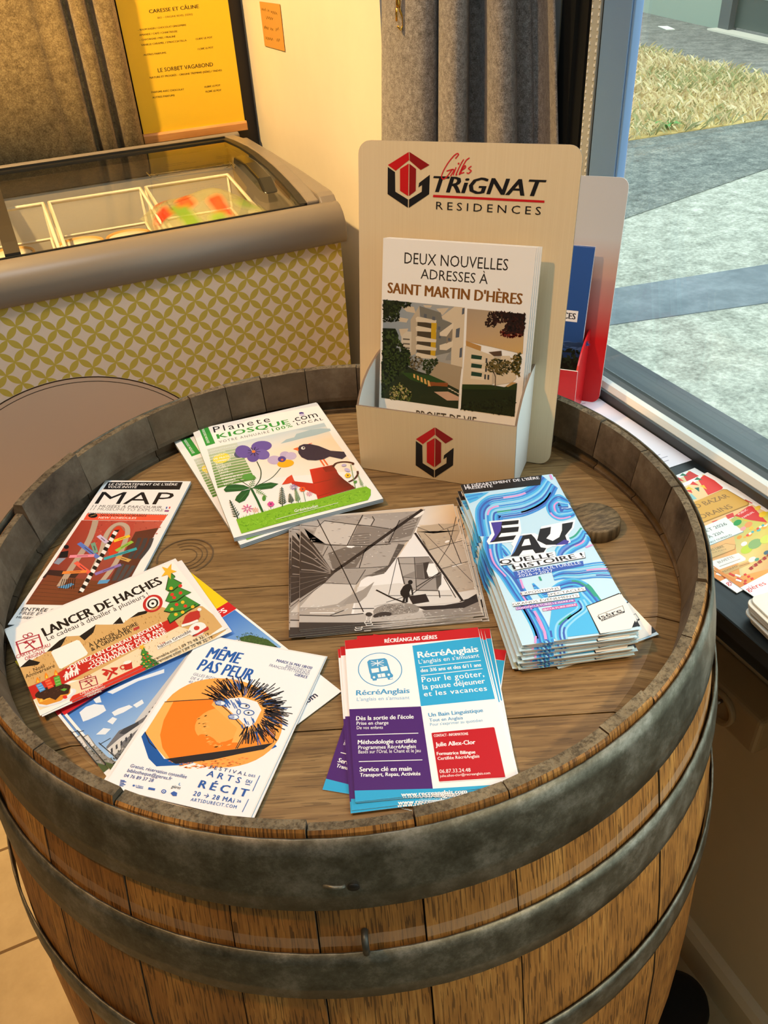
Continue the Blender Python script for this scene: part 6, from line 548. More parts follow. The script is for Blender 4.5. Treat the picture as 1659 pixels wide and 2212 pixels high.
["T","TRiGNAT","17161a",759,2573,1041,137,0.0,2,0.25,1.0],["P","c8171d",[758,2547,1804,2540,1805,2521,755,2526]],["T","RESIDENCES","17161a",789,2420,992,68,-0.2,0,0,1.5],
["L","d0202a",10,0,[958,2863,964,2870,974,2881,983,2892,987,2899,985,2903,979,2906,971,2905,962,2901,951,2893,937,2881,924,2866,910,2851,897,2834,883,2815,871,2795,860,2777,851,2761,844,2746,838,2732,834,2720,833,2709,834,2700,837,2693,842,2688,848,2687,856,2688,864,2692,873,2698,882,2706,891,2716,900,2727,908,2738,915,2748,923,2758,929,2767,933,2773]],
["L","d0202a",10,0,[878,2755,893,2760,915,2767,935,2772,947,2771,947,2760,937,2743,926,2725,919,2712]],["L","d0202a",10,0,[968,2791,963,2777,955,2756,948,2736,943,2722]],["L","d0202a",10,0,[1037,2859,1032,2851,1025,2840,1016,2826,1008,2811,998,2792,987,2768,977,2746,971,2731,971,2725,975,2726,980,2729,983,2731]],
["L","d0202a",10,0,[1091,2873,1084,2869,1076,2864,1065,2856,1054,2842,1041,2819,1025,2788,1011,2759,1002,2738,1001,2732,1006,2733,1012,2738,1016,2741]],["L","d0202a",10,0,[1018,2763,1026,2768,1038,2776,1049,2784,1057,2791,1059,2797,1058,2802,1055,2806,1051,2806,1046,2802,1039,2795,1032,2786,1027,2778,1023,2769,1019,2758,1018,2749,1019,2743,1024,2742,1032,2745,1041,2748,1047,2751]],
["L","d0202a",10,0,[1113,2804,1107,2800,1098,2795,1090,2789,1086,2784,1090,2779,1099,2775,1109,2770,1113,2765,1110,2760,1103,2753,1095,2747,1088,2743,1083,2743,1078,2745,1074,2747,1071,2749]],["P","d0202a",[1000,2823,998,2817,991,2814,984,2816,981,2822,984,2828,990,2831,997,2829]],],
'pocket': [
["P","c8171d",[622,448,819,611,822,531,693,400]],["P","8f1216",[825,612,1007,509,927,445,827,525]],["P","1a191c",[620,426,686,385,684,177,804,114,801,22,609,137]],["P","1a191c",[810,24,813,116,935,219,938,291,904,260,911,309,1010,410,1003,207]],["P","c8171d",[734,424,817,492,806,150,729,194]],["P","8f1216",[823,493,884,448,878,220,814,152]],],
'broch': [
["P","f3f1ec",[0,2100,1480,2100,1480,0,0,0]],["T","DEUX NOUVELLES","2c2620",223,1880,1012,102,0.2,0,0,1.0],["T","ADRESSES À","2c2620",394,1751,662,91,-0.2,0,0,1.0],["T","SAINT MARTIN D'HÈRES","86551f",63,1591,1330,100,-0.1,2,0,1.0],["P",["8e9aa4","a8a6a0","a89a84","84929c"],[18,1524,854,1516,853,515,25,526]],["P","cdbca2",[194,1485,338,1479,360,1419,264,1428]],
["P","cdbca2",[184,1367,286,1358,268,1321,191,1323]],["P","cdbca2",[193,1250,290,1264,264,1193,215,1179]],["P","cdbca2",[432,1505,526,1508,508,1485,452,1484]],["P","cdbca2",[565,1481,694,1500,634,1425]],["P","b9aa92",[310,1352,395,1493,404,1387,378,1020,326,996]],["P","77756c",[395,1493,615,1448,636,1381,740,1359,749,1078,572,1022,529,1371,409,1392]],
["P","c9a01e",[523,1353,580,1345,583,1024,514,1016]],["P","4a4030",[382,1349,526,1335,533,1018,387,1040]],["P","d9cbb2",[362,1374,380,1389,576,1371,573,1344,516,1342,369,1337]],["P","d9cbb2",[366,1285,385,1300,581,1282,578,1255,521,1252,373,1247]],["P","d9cbb2",[371,1185,389,1201,586,1184,583,1156,526,1153,377,1148]],["P","d9cbb2",[375,1103,393,1119,591,1102,588,1075,530,1071,381,1065]],
["P","d9cbb2",[378,1020,397,1036,596,1020,592,992,535,989,385,982]],["P","c9a01e",[526,1326,579,1331,574,1214,528,1219]],["P","8f8f8a",[704,1036,748,1096,754,996,688,989]],["P","cfc4b0",[220,1180,272,1235,325,1236,329,1034,226,1042]],["P","6a6458",[238,1163,309,1165,309,1150,238,1148]],["P","6a6458",[239,1117,311,1120,311,1104,240,1103]],["P","6a6458",[241,1076,312,1078,313,1063,242,1061]],
["P","d3c2a6",[625,1411,749,1516,854,1516,867,926,749,931,742,1186,740,1355,636,1390]],["P","dccdb4",[615,1254,749,1365,750,1320,688,1225,619,1223]],["P","dccdb4",[621,1133,756,1187,755,1133,696,1090,625,1088]],["P","8a7c68",[688,1225,744,1302,746,1195,688,1153]],["P","5a5e66",[779,1305,817,1322,814,1229,779,1221]],["P","5a5e66",[830,1122,853,1135,855,1039,829,1031]],
["P","5a5e66",[827,1507,850,1512,849,1457,827,1446]],["P","5a5e66",[446,1422,474,1420,474,1384,445,1387]],["P","5a5e66",[532,1405,562,1401,562,1367,531,1372]],["P","5a5e66",[593,1315,620,1313,619,1280,593,1281]],["P","5a5e66",[608,1226,631,1224,630,1200,607,1201]],["P","5a5e66",[703,1213,731,1211,731,1184,703,1185]],["P","a69478",[613,971,861,943,849,714,625,758,534,823]],
["P","26301c",[14,907,236,912,386,853,544,824,731,752,847,709,853,515,25,526]],["P","2f4a1c",[229,816,387,825,545,805,623,786,520,717,341,753]],["P","8c4e26",[518,755,731,766,728,728,588,720,521,703]],["P","2e4a20",[388,815,544,824,721,769,606,756,507,773]],["P","d9a860",[363,817,383,813,385,772,365,780]],["P","d9a860",[401,806,421,801,427,756,405,763]],
["P","d9a860",[439,794,459,790,469,740,445,747]],["P","d9a860",[477,782,496,778,511,725,485,731]],["P","d9a860",[514,770,534,766,553,709,525,715]],["P","c9a48a",[589,659,736,679,852,639,847,600,732,586]],["P","c9bba0",[729,718,753,717,773,705,744,704]],["P","c9bba0",[760,705,784,703,804,692,776,691]],["P","c9bba0",[792,692,816,690,836,678,807,678]],["P","c9bba0",[823,679,847,677,867,665,839,665]],
["P","18220f",[21,1243,154,1251,191,1186,162,1017,319,1033,325,903,189,831,32,717]],["S",["1c2814","2e3c1c","141c0e","3a4a22"],495,36.0,1.6,None,2,[21,1243,175,1221,193,1131,319,1033,326,884,153,731,27,541,26,908]],["S",["141c0e","26301a","0e140a"],165,29.4,2.2,None,5,[18,1519,308,1516,291,1475,195,1458,190,1332,122,1317,24,1308]],
["S",["5a6a30","8a8a44","b0a070","2e3a1a"],180,27.1,1.5,None,6,[105,629,224,711,336,637,361,534,129,524]],["S",["7a6a4c","5a5238"],105,22.0,2.0,None,7,[311,995,457,1001,461,918,386,853,326,884]],["S",["26301a","36441f"],105,25.9,2.0,None,8,[459,964,611,999,613,962,524,822,464,862]],["P",["a9957c","b6a184","cfa868","c0a078"],[877,1509,1434,1506,1449,1133,886,1200]],
["P","b98a4a",[885,1202,1040,1166,1039,1117,889,1155]],["P","d8c6a8",[884,1155,1170,1086,1175,804,878,769]],["P","c3b49c",[1175,1077,1318,1101,1329,886,1175,804]],["P","5a4432",[1117,1116,1242,1142,1251,1094,1175,1082]],["P","d8c6a8",[1247,1094,1327,1102,1414,896,1369,846,1199,798]],["P","24402f",[950,1076,1057,1071,1052,1033,949,1032]],["P","e2d4ba",[949,1035,1087,1035,1085,1004,943,1004]],
["P","24402f",[956,990,1064,986,1059,947,955,946]],["P","e2d4ba",[955,949,1094,949,1092,919,950,918]],["P","24402f",[962,909,1070,904,1066,865,961,864]],["P","e2d4ba",[961,867,1101,867,1098,837,956,836]],["P","3a3c3c",[1095,1055,1111,1055,1112,1007,1096,1008]],["P","3a3c3c",[1097,969,1114,969,1115,921,1098,922]],["P","3a3c3c",[1094,896,1110,896,1112,848,1095,848]],
["P","3a3c3c",[1126,895,1143,895,1144,847,1127,848]],["P","1f2812",[878,771,1171,799,1300,793,1423,847,1428,510,880,514]],["P","2a3a16",[878,771,1171,799,1300,793,1419,842,1420,779,877,722]],["P","c09a60",[1313,802,1368,850,1418,851,1337,798]],["S",["1a0f0c","2a120e","3a1a12"],285,31.2,1.8,None,9,[1130,1507,1435,1504,1441,1307,1228,1304,1280,1422,1122,1390]],
["P","20100c",[1307,1506,1434,1506,1442,1342,1359,1334]],["S",["7a2a1c","5a1c14"],60,27.8,2.0,None,10,[1209,1320,1439,1324,1416,1296,1241,1261]],["S",["20100c","301812"],60,27.6,2,None,14,[1095,1500,1175,1507,1161,1359,1061,1358]],["S",["4a4424","2e3018","6a5a2c"],225,26.8,2.0,None,11,[1091,987,1177,1059,1332,1049,1349,961,1264,897,1123,936]],["L","4a3c28",8,0,[1212,776,1206,881,1178,942]],
["S",["6a5a20","8a7030","3a3a18"],135,28.0,2.0,None,12,[1337,1094,1430,1148,1439,917,1349,961]],["S",["1a2410","26321a","141a0c"],165,28.0,2.0,None,13,[886,581,1073,624,1417,714,1428,510,880,514]],["P","1a2210",[18,1519,260,1519,199,1476,182,1430,139,1391,23,1349]],["S",["141c0e","26301a","34401f"],90,27.4,2,None,15,[18,1519,289,1515,195,1449,170,1357,34,1318]],
["P","20100c",[1122,1498,1435,1504,1439,1324,1307,1320,1265,1394,1299,1449,1177,1481]],["S",["2a120e","140a08","3a1a12"],120,27.5,1.8,None,16,[1130,1503,1435,1504,1440,1316,1237,1305,1278,1439]],["T","PROJET DE VIE","4c4030",413,340,636,104,0.9,0,0,1.0],],
'bazar': [
["P","f4f3f1",[0,1883,1387,1883,1387,0,0,0]],["P",["ecd6a4","e8d2a0","e0a860","e89848"],[0,1820,1246,1820,1312,215,0,215]],["P","da3830",[1308,1871,1314,1712,1280,1553,1235,1530,1011,1539,1158,1821]],["P",["a8b860","d8d048","c88a58","e0c890"],[895,1102,1387,898,690,205,144,337]],["P","d83a30",[1010,1814,1089,1844,1083,1738]],["P","ecc42c",[891,1775,966,1795,964,1708]],
["P","2e6a5a",[994,1735,1051,1713,979,1643]],["P","ecc42c",[1080,1728,1135,1714,1091,1625]],["P","2e7a54",[1126,1856,1199,1879,1208,1798]],["P","d83a30",[869,1755,934,1729,891,1668]],["P","8ac4c8",[789,1645,878,1678,848,1558,743,1573]],["P","e8b848",[1282,1883,1314,1861,1282,1854]],["P","9a7428",[705,1531,1257,1522,1283,1497,1277,1171,1225,1135,502,1189,519,1230]],
["P","d2a447",[714,1536,1251,1514,1272,1494,1265,1175,1231,1153,521,1203]],["T","GRAND BAZAR","8a6a34",374,1458,820,77,-6.3,1,0,1.0],["T","DES FORAINS","8a6a34",260,1280,795,74,-5.6,1,0,1.0],["P","cf4038",[858,1148,968,1138,914,1067,821,1077]],["P","cf4038",[632,1153,729,1140,645,1118]],["P","cf4038",[482,1150,510,1156,501,1132]],["P","8a9a96",[462,1132,813,1089,782,829,766,820,243,863]],
["P","dfeeec",[464,1141,830,1124,778,834,251,871]],["T","8 JUILLET 2026","5a6a68",184,1075,558,47,-6.1,1,0,1.0],["T","16H À 22H","5a6a68",242,966,342,43,-5.7,1,0,1.0],["T","PARC CHARLY OUIRBAUD","5a6a68",131,903,500,27,-5.7,1,0,1.0],["P","d4322c",[931,1087,1213,1125,1247,1101,1129,796,1008,934]],["L","f4f0ec",8,0,[809,1079,904,1073]],["T","PUBLIC","f2e0dc",987,1064,164,26,5.2,1,0,1.0],
["T","FAMILIAL","f2e0dc",971,996,203,24,3.5,1,0,1.0],["L","ecc42c",13,0,[924,1049,981,918]],["L","cf4038",19,0,[1283,1235,1292,1138]],["L","f4f0ec",8,0,[1213,1125,1289,1129]],["P","2f9a4c",[921,977,903,961,875,947,845,940,816,941,796,949,787,962,792,979,810,996,837,1009,868,1016,897,1016,917,1008,926,994]],
["P","ee9a5a",[990,886,972,870,946,858,917,851,890,852,870,859,862,872,867,888,884,904,910,916,940,923,967,923,987,915,995,902]],["P","ecc42c",[1276,926,1258,910,1231,897,1200,890,1173,891,1153,898,1145,912,1150,928,1168,944,1195,957,1226,964,1254,963,1274,956,1282,942]],
["P","f0c040",[933,824,923,815,908,808,892,804,876,805,865,809,861,816,864,825,873,834,888,841,904,844,920,844,931,840,935,832]],["P","e8a0a0",[862,868,849,857,831,848,809,843,789,843,775,849,769,858,772,870,785,882,804,891,825,896,845,895,860,890,866,880]],["P","f09838",[699,785,688,775,672,768,653,764,636,764,623,769,618,777,621,787,632,797,648,805,667,809,684,809,697,804,702,796]],
["P","5ab8c0",[968,756,959,748,946,742,930,739,916,739,906,743,902,749,905,758,914,766,927,772,942,775,956,775,967,771,971,764]],["P","f0b040",[1067,756,1056,746,1039,738,1019,734,1002,734,989,739,984,748,987,758,998,768,1015,776,1035,780,1053,780,1065,775,1071,766]],["P","f0a040",[831,756,819,744,800,735,779,731,759,731,745,737,739,746,743,758,755,769,773,778,795,782,815,782,829,777,835,767]],
["P","f2ecdc",[1110,779,1099,769,1082,761,1062,757,1045,757,1032,762,1027,770,1030,781,1041,791,1058,799,1078,803,1096,803,1109,798,1114,789]],["P","b8d040",[642,596,618,573,581,556,539,547,499,549,471,560,459,578,465,601,489,623,526,641,568,650,608,649,637,638,649,619]],
["P","8ab070",[806,611,777,585,734,565,685,555,640,557,607,569,593,591,601,617,629,643,672,663,721,673,767,672,801,659,814,637]],["P","d0dc60",[957,600,932,577,893,559,849,551,809,552,780,563,768,582,776,605,801,628,839,645,883,654,924,653,953,642,965,623]],["P","f2efe6",[653,678,640,666,621,657,599,653,578,653,563,659,557,669,561,681,573,692,592,701,614,706,635,706,650,700,656,690]],
["P","e8e4dc",[517,449,502,435,480,425,454,420,429,421,412,427,404,439,408,453,423,466,445,477,472,482,496,481,514,474,521,463]],["P","4a6a7a",[723,444,711,434,693,426,672,421,653,422,640,428,634,436,637,447,649,458,667,466,687,470,707,469,720,464,726,455]],["P","5a9a80",[534,423,525,415,512,409,497,406,482,406,472,411,467,417,470,425,478,433,492,440,507,443,522,442,532,438,537,431]],
["P","f2c84a",[1319,1041,1304,1029,1283,1018,1259,1013,1237,1013,1221,1019,1214,1030,1219,1043,1233,1056,1255,1066,1279,1072,1301,1071,1317,1065,1323,1055]],["P","f0b040",[736,756,722,746,703,742,689,746,689,757,704,767,723,771,737,767]],["P","e05040",[783,760,769,750,749,746,736,751,736,762,750,772,770,776,783,771]],["P","f4eedc",[830,765,816,755,796,751,782,755,783,766,797,777,817,781,831,776]],
["P","5ab0b8",[877,770,863,759,843,755,830,760,830,771,844,781,864,785,878,780]],["P","f0b040",[925,774,910,764,890,760,877,764,877,775,892,786,912,790,926,785]],["P","e05040",[973,779,958,768,938,764,924,769,925,780,940,790,960,794,973,790]],["P","f4eedc",[1021,783,1006,773,986,769,972,774,973,785,987,795,1008,799,1021,794]],
["P","5ab0b8",[1069,788,1054,778,1034,773,1020,778,1021,789,1035,800,1056,804,1070,799]],["P","f0b040",[1117,793,1102,782,1082,778,1068,783,1069,794,1084,805,1104,809,1118,804]],["P","a8342c",[325,378,370,380,352,341,307,339]],["P","a8342c",[406,389,452,391,433,352,388,350]],["P","a8342c",[488,400,534,403,515,363,469,361]],["P","a8342c",[571,411,617,414,598,375,552,372]],
["P","a8342c",[655,423,701,425,681,386,635,383]],["P","a8342c",[739,434,786,437,766,397,719,395]],["T","LES ARTS DE RUE","8a2420",310,348,497,24,7.2,1,0,1.0],["P","a8824a",[184,810,451,794,523,717,453,666,99,696]],["P","d9b378",[190,815,445,789,513,717,454,675,111,707]],["T","ACCÈS LIBRE","8a7048",129,799,267,34,-9.3,1,0,1.0],["T","SUR PLACE","8a7048",201,750,181,15,-10.7,0,0,1.0],
["P","f2ece4",[83,669,431,604,424,505,391,480,45,526,16,585]],["T","BUVETTE","9a8a78",124,595,213,34,-5.7,1,0,1.0],["L","b8a898",9,0,[89,558,366,525]],["P","d0a668",[40,497,398,457,393,414,44,440]],["T","ADOLFO","8a6438",36,467,210,25,-3.9,1,0,1.0],["L","8a6438",7,0,[261,448,386,428]],["P","e08a40",[47,638,44,440,67,214,0,211,0,482]],["L","d8382c",30,0,[86,429,98,368]],
["L","f2e8e0",30,0,[117,380,140,329]],["L","d8382c",30,0,[88,336,99,276]],["L","f2e8e0",30,0,[63,324,86,274]],["L","d8382c",30,0,[89,244,100,185]],["P","d8382c",[195,339,226,336,214,312,183,315]],["P","d8382c",[196,297,227,294,215,270,184,273]],["P","d8382c",[198,255,229,252,217,229,186,232]],["P","d8382c",[115,270,146,267,134,244,103,247]],["P","d8382c",[198,297,229,294,217,271,186,274]],
["P","d8382c",[200,256,231,253,219,229,188,232]],["P","d8382c",[117,271,148,268,136,244,105,247]],["P","d8382c",[200,298,231,295,219,271,188,274]],["P","f4f3f1",[0,0,1387,0,1387,215,0,215]],["T","gières","cf2e34",14,130,245,57,-6.1,1,0,1.0],],
'menu': [
["P","f0c22a",[0,7500,2450,7500,2450,0,0,0]],["T","CARESSE ET CÂLINE","3a2a08",662,2365,1109,68,0.8,2,0,1.0],["T","BIO – ORIGINE REVEL (ISÈRE)","3a2a08",822,2251,784,34,0.6,1,0,1.0],["T","– RHUM RAISIN / CHOCOLAT GINGEMBRE","3a2a08",340,2060,1081,34,0.5,2,0,1.0],["T","AMANDE / CAFÉ / CHARTREUSE","3a2a08",354,1963,846,35,0.1,2,0,1.0],
["T","– CHATAIGNE / MIEL / PRALINÉ","3a2a08",333,1868,806,35,0.3,2,0,1.0],["T","VANILLE CARAMEL / STRACCIATELLA","3a2a08",351,1770,1021,35,0.2,2,0,1.0],["T","12,80€ LE POT","3a2a08",1588,1777,380,36,0.7,2,0,1.0],["T","11,50€ LE POT","3a2a08",1594,1578,361,36,0.6,2,0,1.0],["T","AUTRES PARFUMS","3a2a08",359,1577,505,35,-0.1,2,0,1.0],
["T","NATURE ET PROGRÈS – ORIGINE TREMINIS (ISÈRE) / TRIÈVES","3a2a08",397,1120,1676,37,-0.5,2,0,1.0],["T","PARFUMS AVEC CHOCOLAT","3a2a08",370,826,749,37,-1.2,2,0,1.0],["T","10,80€ LE POT","3a2a08",1606,804,376,38,-0.2,2,0,1.0],["T","AUTRES PARFUMS","3a2a08",366,719,513,37,-0.9,2,0,1.0],["T","10,20€ LE POT","3a2a08",1611,705,378,38,-0.8,2,0,1.0],
["T","LE SORBET VAGABOND","3a2a08",606,1227,1281,79,-0.1,1,0,1.0],],
'note': [
["P","c9924a",[0,830,1420,830,1420,0,0,0]],["L","5a3a14",16,0,[97,708,131,674,198,710,229,673,294,705,326,670,397,716,421,664]],["L","5a3a14",16,0,[522,710,555,669,623,701,657,662]],["L","5a3a14",16,0,[749,693,785,659,850,688,881,642,953,691,981,638,1052,685,1083,641,1147,673,1178,630]],["L","5a3a14",16,0,[362,581,398,524,487,581,527,534,608,575,646,523,729,572,771,529,849,569]],
["L","5a3a14",17,0,[126,382,154,336,229,390,254,338,322,378,349,330,420,379,445,327]],["L","5a3a14",16,0,[572,387,596,336,661,375,688,330,753,371,782,331]],["L","5a3a14",16,0,[943,390,970,337,1043,393,1078,359,1149,411,1178,363]],["L","5a3a14",17,0,[136,187,178,139,263,185,301,131,388,184,432,142,514,185,556,140,638,187,681,146]],
["L","5a3a14",16,0,[918,198,950,148,1029,206,1058,148,1136,209,1175,175]],],
'blue': [
["P",["24509c","24509c","1c3f78","1c3f78"],[0,2100,1480,2100,1480,0,0,0]],["P","16305f",[0,700,1480,720,1480,400,0,400]],["S",["0e1a14","16261c","0a1410"],260,90.0,2.0,None,2,[0,780,600,700,1480,740,1480,50,0,50]],["P","0e1612",[0,600,1480,620,1480,0,0,0]],["S",["16241a","1c2c20"],200,80.0,2.0,None,3,[0,620,1480,660,1480,200,0,200]],
["S",["3a5a94"],20,140.0,4,5,4,[600,820,1480,840,1480,740,600,760]],["P","e4e4ea",[740,1120,1370,1120,1370,1270,740,1270]],["T","RÉSIDENCES","2a2a34",770,1155,570,80,0.0,2,0,1.0],["P","f4f2f2",[0,120,1480,120,1480,0,0,0]],],
'page': [
["P","efeaf2",[0,2970,2100,2970,2100,0,0,0]],["L","b4aebc",16,0,[300,2500,1500,2500]],["L","b4aebc",16,0,[300,2350,1750,2350]],["L","b4aebc",16,0,[300,2200,1200,2200]],["L","b4aebc",16,0,[300,1900,1850,1900]],["L","b4aebc",16,0,[300,1780,1600,1780]],["L","b4aebc",16,0,[300,1500,1800,1500]],["L","b4aebc",16,0,[300,1380,1400,1380]],["L","b4aebc",16,0,[400,1100,1850,1100]],
["L","b4aebc",16,0,[400,980,1500,980]],["L","b4aebc",16,0,[600,800,1700,800]],["L","b4aebc",16,0,[300,600,1200,600]],["L","b4aebc",16,0,[1000,300,1850,300]],["L","b4aebc",16,0,[1100,220,1900,220]],["L","b4aebc",16,0,[900,140,1850,140]],["L","8a8494",11,0,[1500,2581,1540,2659,1580,2603,1620,2638,1660,2584,1700,2654,1740,2588]],
["L","8a8494",11,0,[1600,2257,1640,2311,1680,2249,1720,2310,1760,2260,1800,2306,1840,2255,1880,2313]],["L","8a8494",11,0,[1200,370,1240,429,1280,378,1320,420,1360,383,1400,413,1440,388,1480,420,1520,382]],],
}

_glyph = {}
def glyphs(t, b, sh, sp):
    k = (t, b, sh, sp)
    if k not in _glyph:
        cu = bpy.data.curves.new('run', 'FONT'); cu.body = t; cu.size = 1; cu.resolution_u = 2; cu.offset = 0; cu.shear = sh; cu.space_character = sp; cu.fill_mode = 'FRONT'
        ob = bpy.data.objects.new('run', cu); COL.objects.link(ob)
        dg = bpy.context.evaluated_depsgraph_get(); me = ob.evaluated_get(dg).to_mesh()
        v = [(p.co.x, p.co.y) for p in me.vertices]; f = [tuple(p.vertices) for p in me.polygons]
        ob.evaluated_get(dg).to_mesh_clear(); bpy.data.objects.remove(ob); bpy.data.curves.remove(cu)
        _glyph[k] = (v, f)
    return _glyph[k]
_h = glyphs('H', 0, 0, 1.0)[0]; CAPH = max(p[1] for p in _h)-min(p[1] for p in _h)
def inside(p, poly):
    c = False; n = len(poly)
    for i in range(n):
        a, b = poly[i], poly[i-1]
        if (a[1] > p[1]) != (b[1] > p[1]) and p[0] < (b[0]-a[0])*(p[1]-a[1])/(b[1]-a[1])+a[0]: c = not c
    return c
LAY = 3e-6
def print_geo(cmds, W, H):
    """-> verts (metres, origin sheet centre, z from 0 up), faces, colours per vertex"""
    V = []; F = []; Cc = []; lay = 0; last = None; u = 1e-4
    def emit(pts, faces, cols, z):
        b = len(V)
        for (x, y), c in zip(pts, cols): V.append((x*u-W/2, y*u-H/2, z)); Cc.append(c)
        for f in faces: F.append(tuple(b+i for i in f))
    for c in cmds:
        key = (c[1] if c[0] in 'PL' else (c[2] if c[0] == 'T' else None))
        if c[0] != 'L' or key != last: lay += 1
        last = key if not isinstance(key, list) else None
        z = lay*LAY
        if c[0] == 'P':
            q = [(c[2][i], c[2][i+1]) for i in range(0, len(c[2]), 2)]
            cols = [lin(x) for x in c[1]] if isinstance(c[1], list) else [lin(c[1])]*len(q)
            ar = sum(q[i-1][0]*q[i][1]-q[i][0]*q[i-1][1] for i in range(len(q)))
            if ar < 0: q = q[::-1]; cols = cols[::-1]
            emit(q, [tuple(range(len(q)))], cols, z)
        elif c[0] == 'L':
            w = c[2]/2; q = []
            for i in range(0, len(c[4]), 2):
                p = (c[4][i], c[4][i+1])
                if not q or hypot(p[0]-q[-1][0], p[1]-q[-1][1]) > .5: q.append(p)
            n = len(q); cl = c[3] and n > 2
            if n < 2: continue
            L = []; Rr = []
            for i in range(n):
                a = q[i-1] if (i > 0 or cl) else q[i]; b = q[(i+1) % n] if (i < n-1 or cl) else q[i]
                p = q[i]; d1 = (p[0]-a[0], p[1]-a[1]); d2 = (b[0]-p[0], b[1]-p[1])
                l1 = hypot(*d1) or 1; l2 = hypot(*d2) or 1
                if a == p: d1 = d2; l1 = l2
                if b == p: d2 = d1; l2 = l1
                t = (d1[0]/l1+d2[0]/l2, d1[1]/l1+d2[1]/l2); lt = hypot(*t) or 1; nx, ny = -t[1]/lt, t[0]/lt
                k = w/max(.5, lt/2); L.append((p[0]+nx*k, p[1]+ny*k)); Rr.append((p[0]-nx*k, p[1]-ny*k))
            cc = lin(c[1]); fs = [(i, n+i, n+(i+1) % n, (i+1) % n) for i in range(n if cl else n-1)]
            emit(L+Rr, fs, [cc]*(2*n), z)
        elif c[0] == 'T':
            _, t, col, x, y, ln, cap, ang, b, sh, sp = c
            v, f = glyphs(t, b, sh, sp)
            if not v: continue
            x0 = min(p[0] for p in v); x1 = max(p[0] for p in v); kx = ln/(x1-x0); ky = cap/CAPH; ca, sa = cos(radians(ang)), sin(radians(ang))
            pts = [(x+(p[0]-x0)*kx*ca-p[1]*ky*sa, y+(p[0]-x0)*kx*sa+p[1]*ky*ca) for p in v]
            bw = min(cap, 1.5*ln/max(1, len(t)))
            for k, q in enumerate(((0,), (-.022, .022), (-.05, 0, .05))[b]):
                emit([(px+q*bw*ca, py+q*bw*sa) for px, py in pts], f, [lin(col)]*len(pts), z+k*LAY)
            lay += b
        elif c[0] == 'S':
            _, cols, n, size, asp, rot, seed, flat = c
            R = random.Random(seed); poly = [(flat[i], flat[i+1]) for i in range(0, len(flat), 2)]
            xs = [p[0] for p in poly]; ys = [p[1] for p in poly]; k = 0; tries = 0; lc = [lin(x) for x in cols]
            while k < n and tries < n*12:
                tries += 1; p = (R.uniform(min(xs), max(xs)), R.uniform(min(ys), max(ys)))
                if not inside(p, poly): continue
                a = R.uniform(0, 6.28) if rot is None else radians(rot+R.uniform(-14, 14)); s = size*R.uniform(.5, 1.1)*.5; ci = R.randrange(len(lc))
                dx, dy = cos(a)*s*sqrt(asp), sin(a)*s*sqrt(asp); ex, ey = -sin(a)*s/sqrt(asp), cos(a)*s/sqrt(asp)
                emit([(p[0]-dx, p[1]-dy), (p[0]+ex, p[1]+ey), (p[0]+dx, p[1]+dy), (p[0]-ex, p[1]-ey)], [(3, 2, 1, 0)], [lc[ci]]*4, z+ci*LAY); k += 1
            lay += len(lc)
    return V, F, Cc
def sheet_mesh(name, art, w, h, thick, paper='e9e9e7', side=None, pages=0, round_=0.0, back=True):
    """paper sheet or booklet lying flat, origin at the centre of its underside"""
    V, F, Cc = print_geo(art, w, h); V = [(x, y, z+thick) for x, y, z in V]
    def ring(r, n=6):
        if r <= 0: return [(-w/2, -h/2), (w/2, -h/2), (w/2, h/2), (-w/2, h/2)]
        return [(cx+r*cos(a), cy+r*sin(a)) for cx, cy, a0 in ((w/2-r, -h/2+r, -pi/2), (w/2-r, h/2-r, 0), (-w/2+r, h/2-r, pi/2), (-w/2+r, -h/2+r, pi)) for a in [a0+i*pi/2/n for i in range(n+1)]]
    rg = ring(round_); n = len(rg); pc = lin(paper); sd = lin(side or paper)
    b = len(V); V += [(x, y, thick) for x, y in rg]; Cc += [pc]*n; F.append(tuple(range(b, b+n)))
    b = len(V); V += [(x, y, 0) for x, y in rg]; Cc += [pc]*n; F.append(tuple(range(b+n-1, b-1, -1)))
    lv = max(1, pages)
    for k in range(lv):
        z0 = thick*k/lv; z1 = thick*(k+1)/lv; c = sd if k % 2 == 0 else tuple(x*.72 for x in sd)
        b = len(V); V += [(x, y, z0) for x, y in rg]+[(x, y, z1) for x, y in rg]; Cc += [c]*(2*n)
        F += [(b+i, b+(i+1) % n, b+n+(i+1) % n, b+n+i) for i in range(n)]
    me = bpy.data.meshes.new(name); me.from_pydata(V, [], F); me.materials.append(PRINT)
    ca = me.color_attributes.new('ink', 'FLOAT_COLOR', 'POINT'); fl = []
    for c in Cc: fl += [c[0], c[1], c[2], 1.0]
    ca.data.foreach_set('color', fl); me.update()
    return me
def put(name, me, x, y, z, rot, label=None, cat=None, group=None): 
    o = link(name, me, None, (x, y, z), radians(rot)); return tag(o, label, cat, group)
def print_part(name, art, w, h, parent, mw):
    """a print applied on a part: its own thin mesh in the parent's frame (4x4 from sheet plane)"""
    V, F, Cc = print_geo(art, w, h); V = [tuple(mw @ Vector(p)) for p in V]
    return V, F, Cc
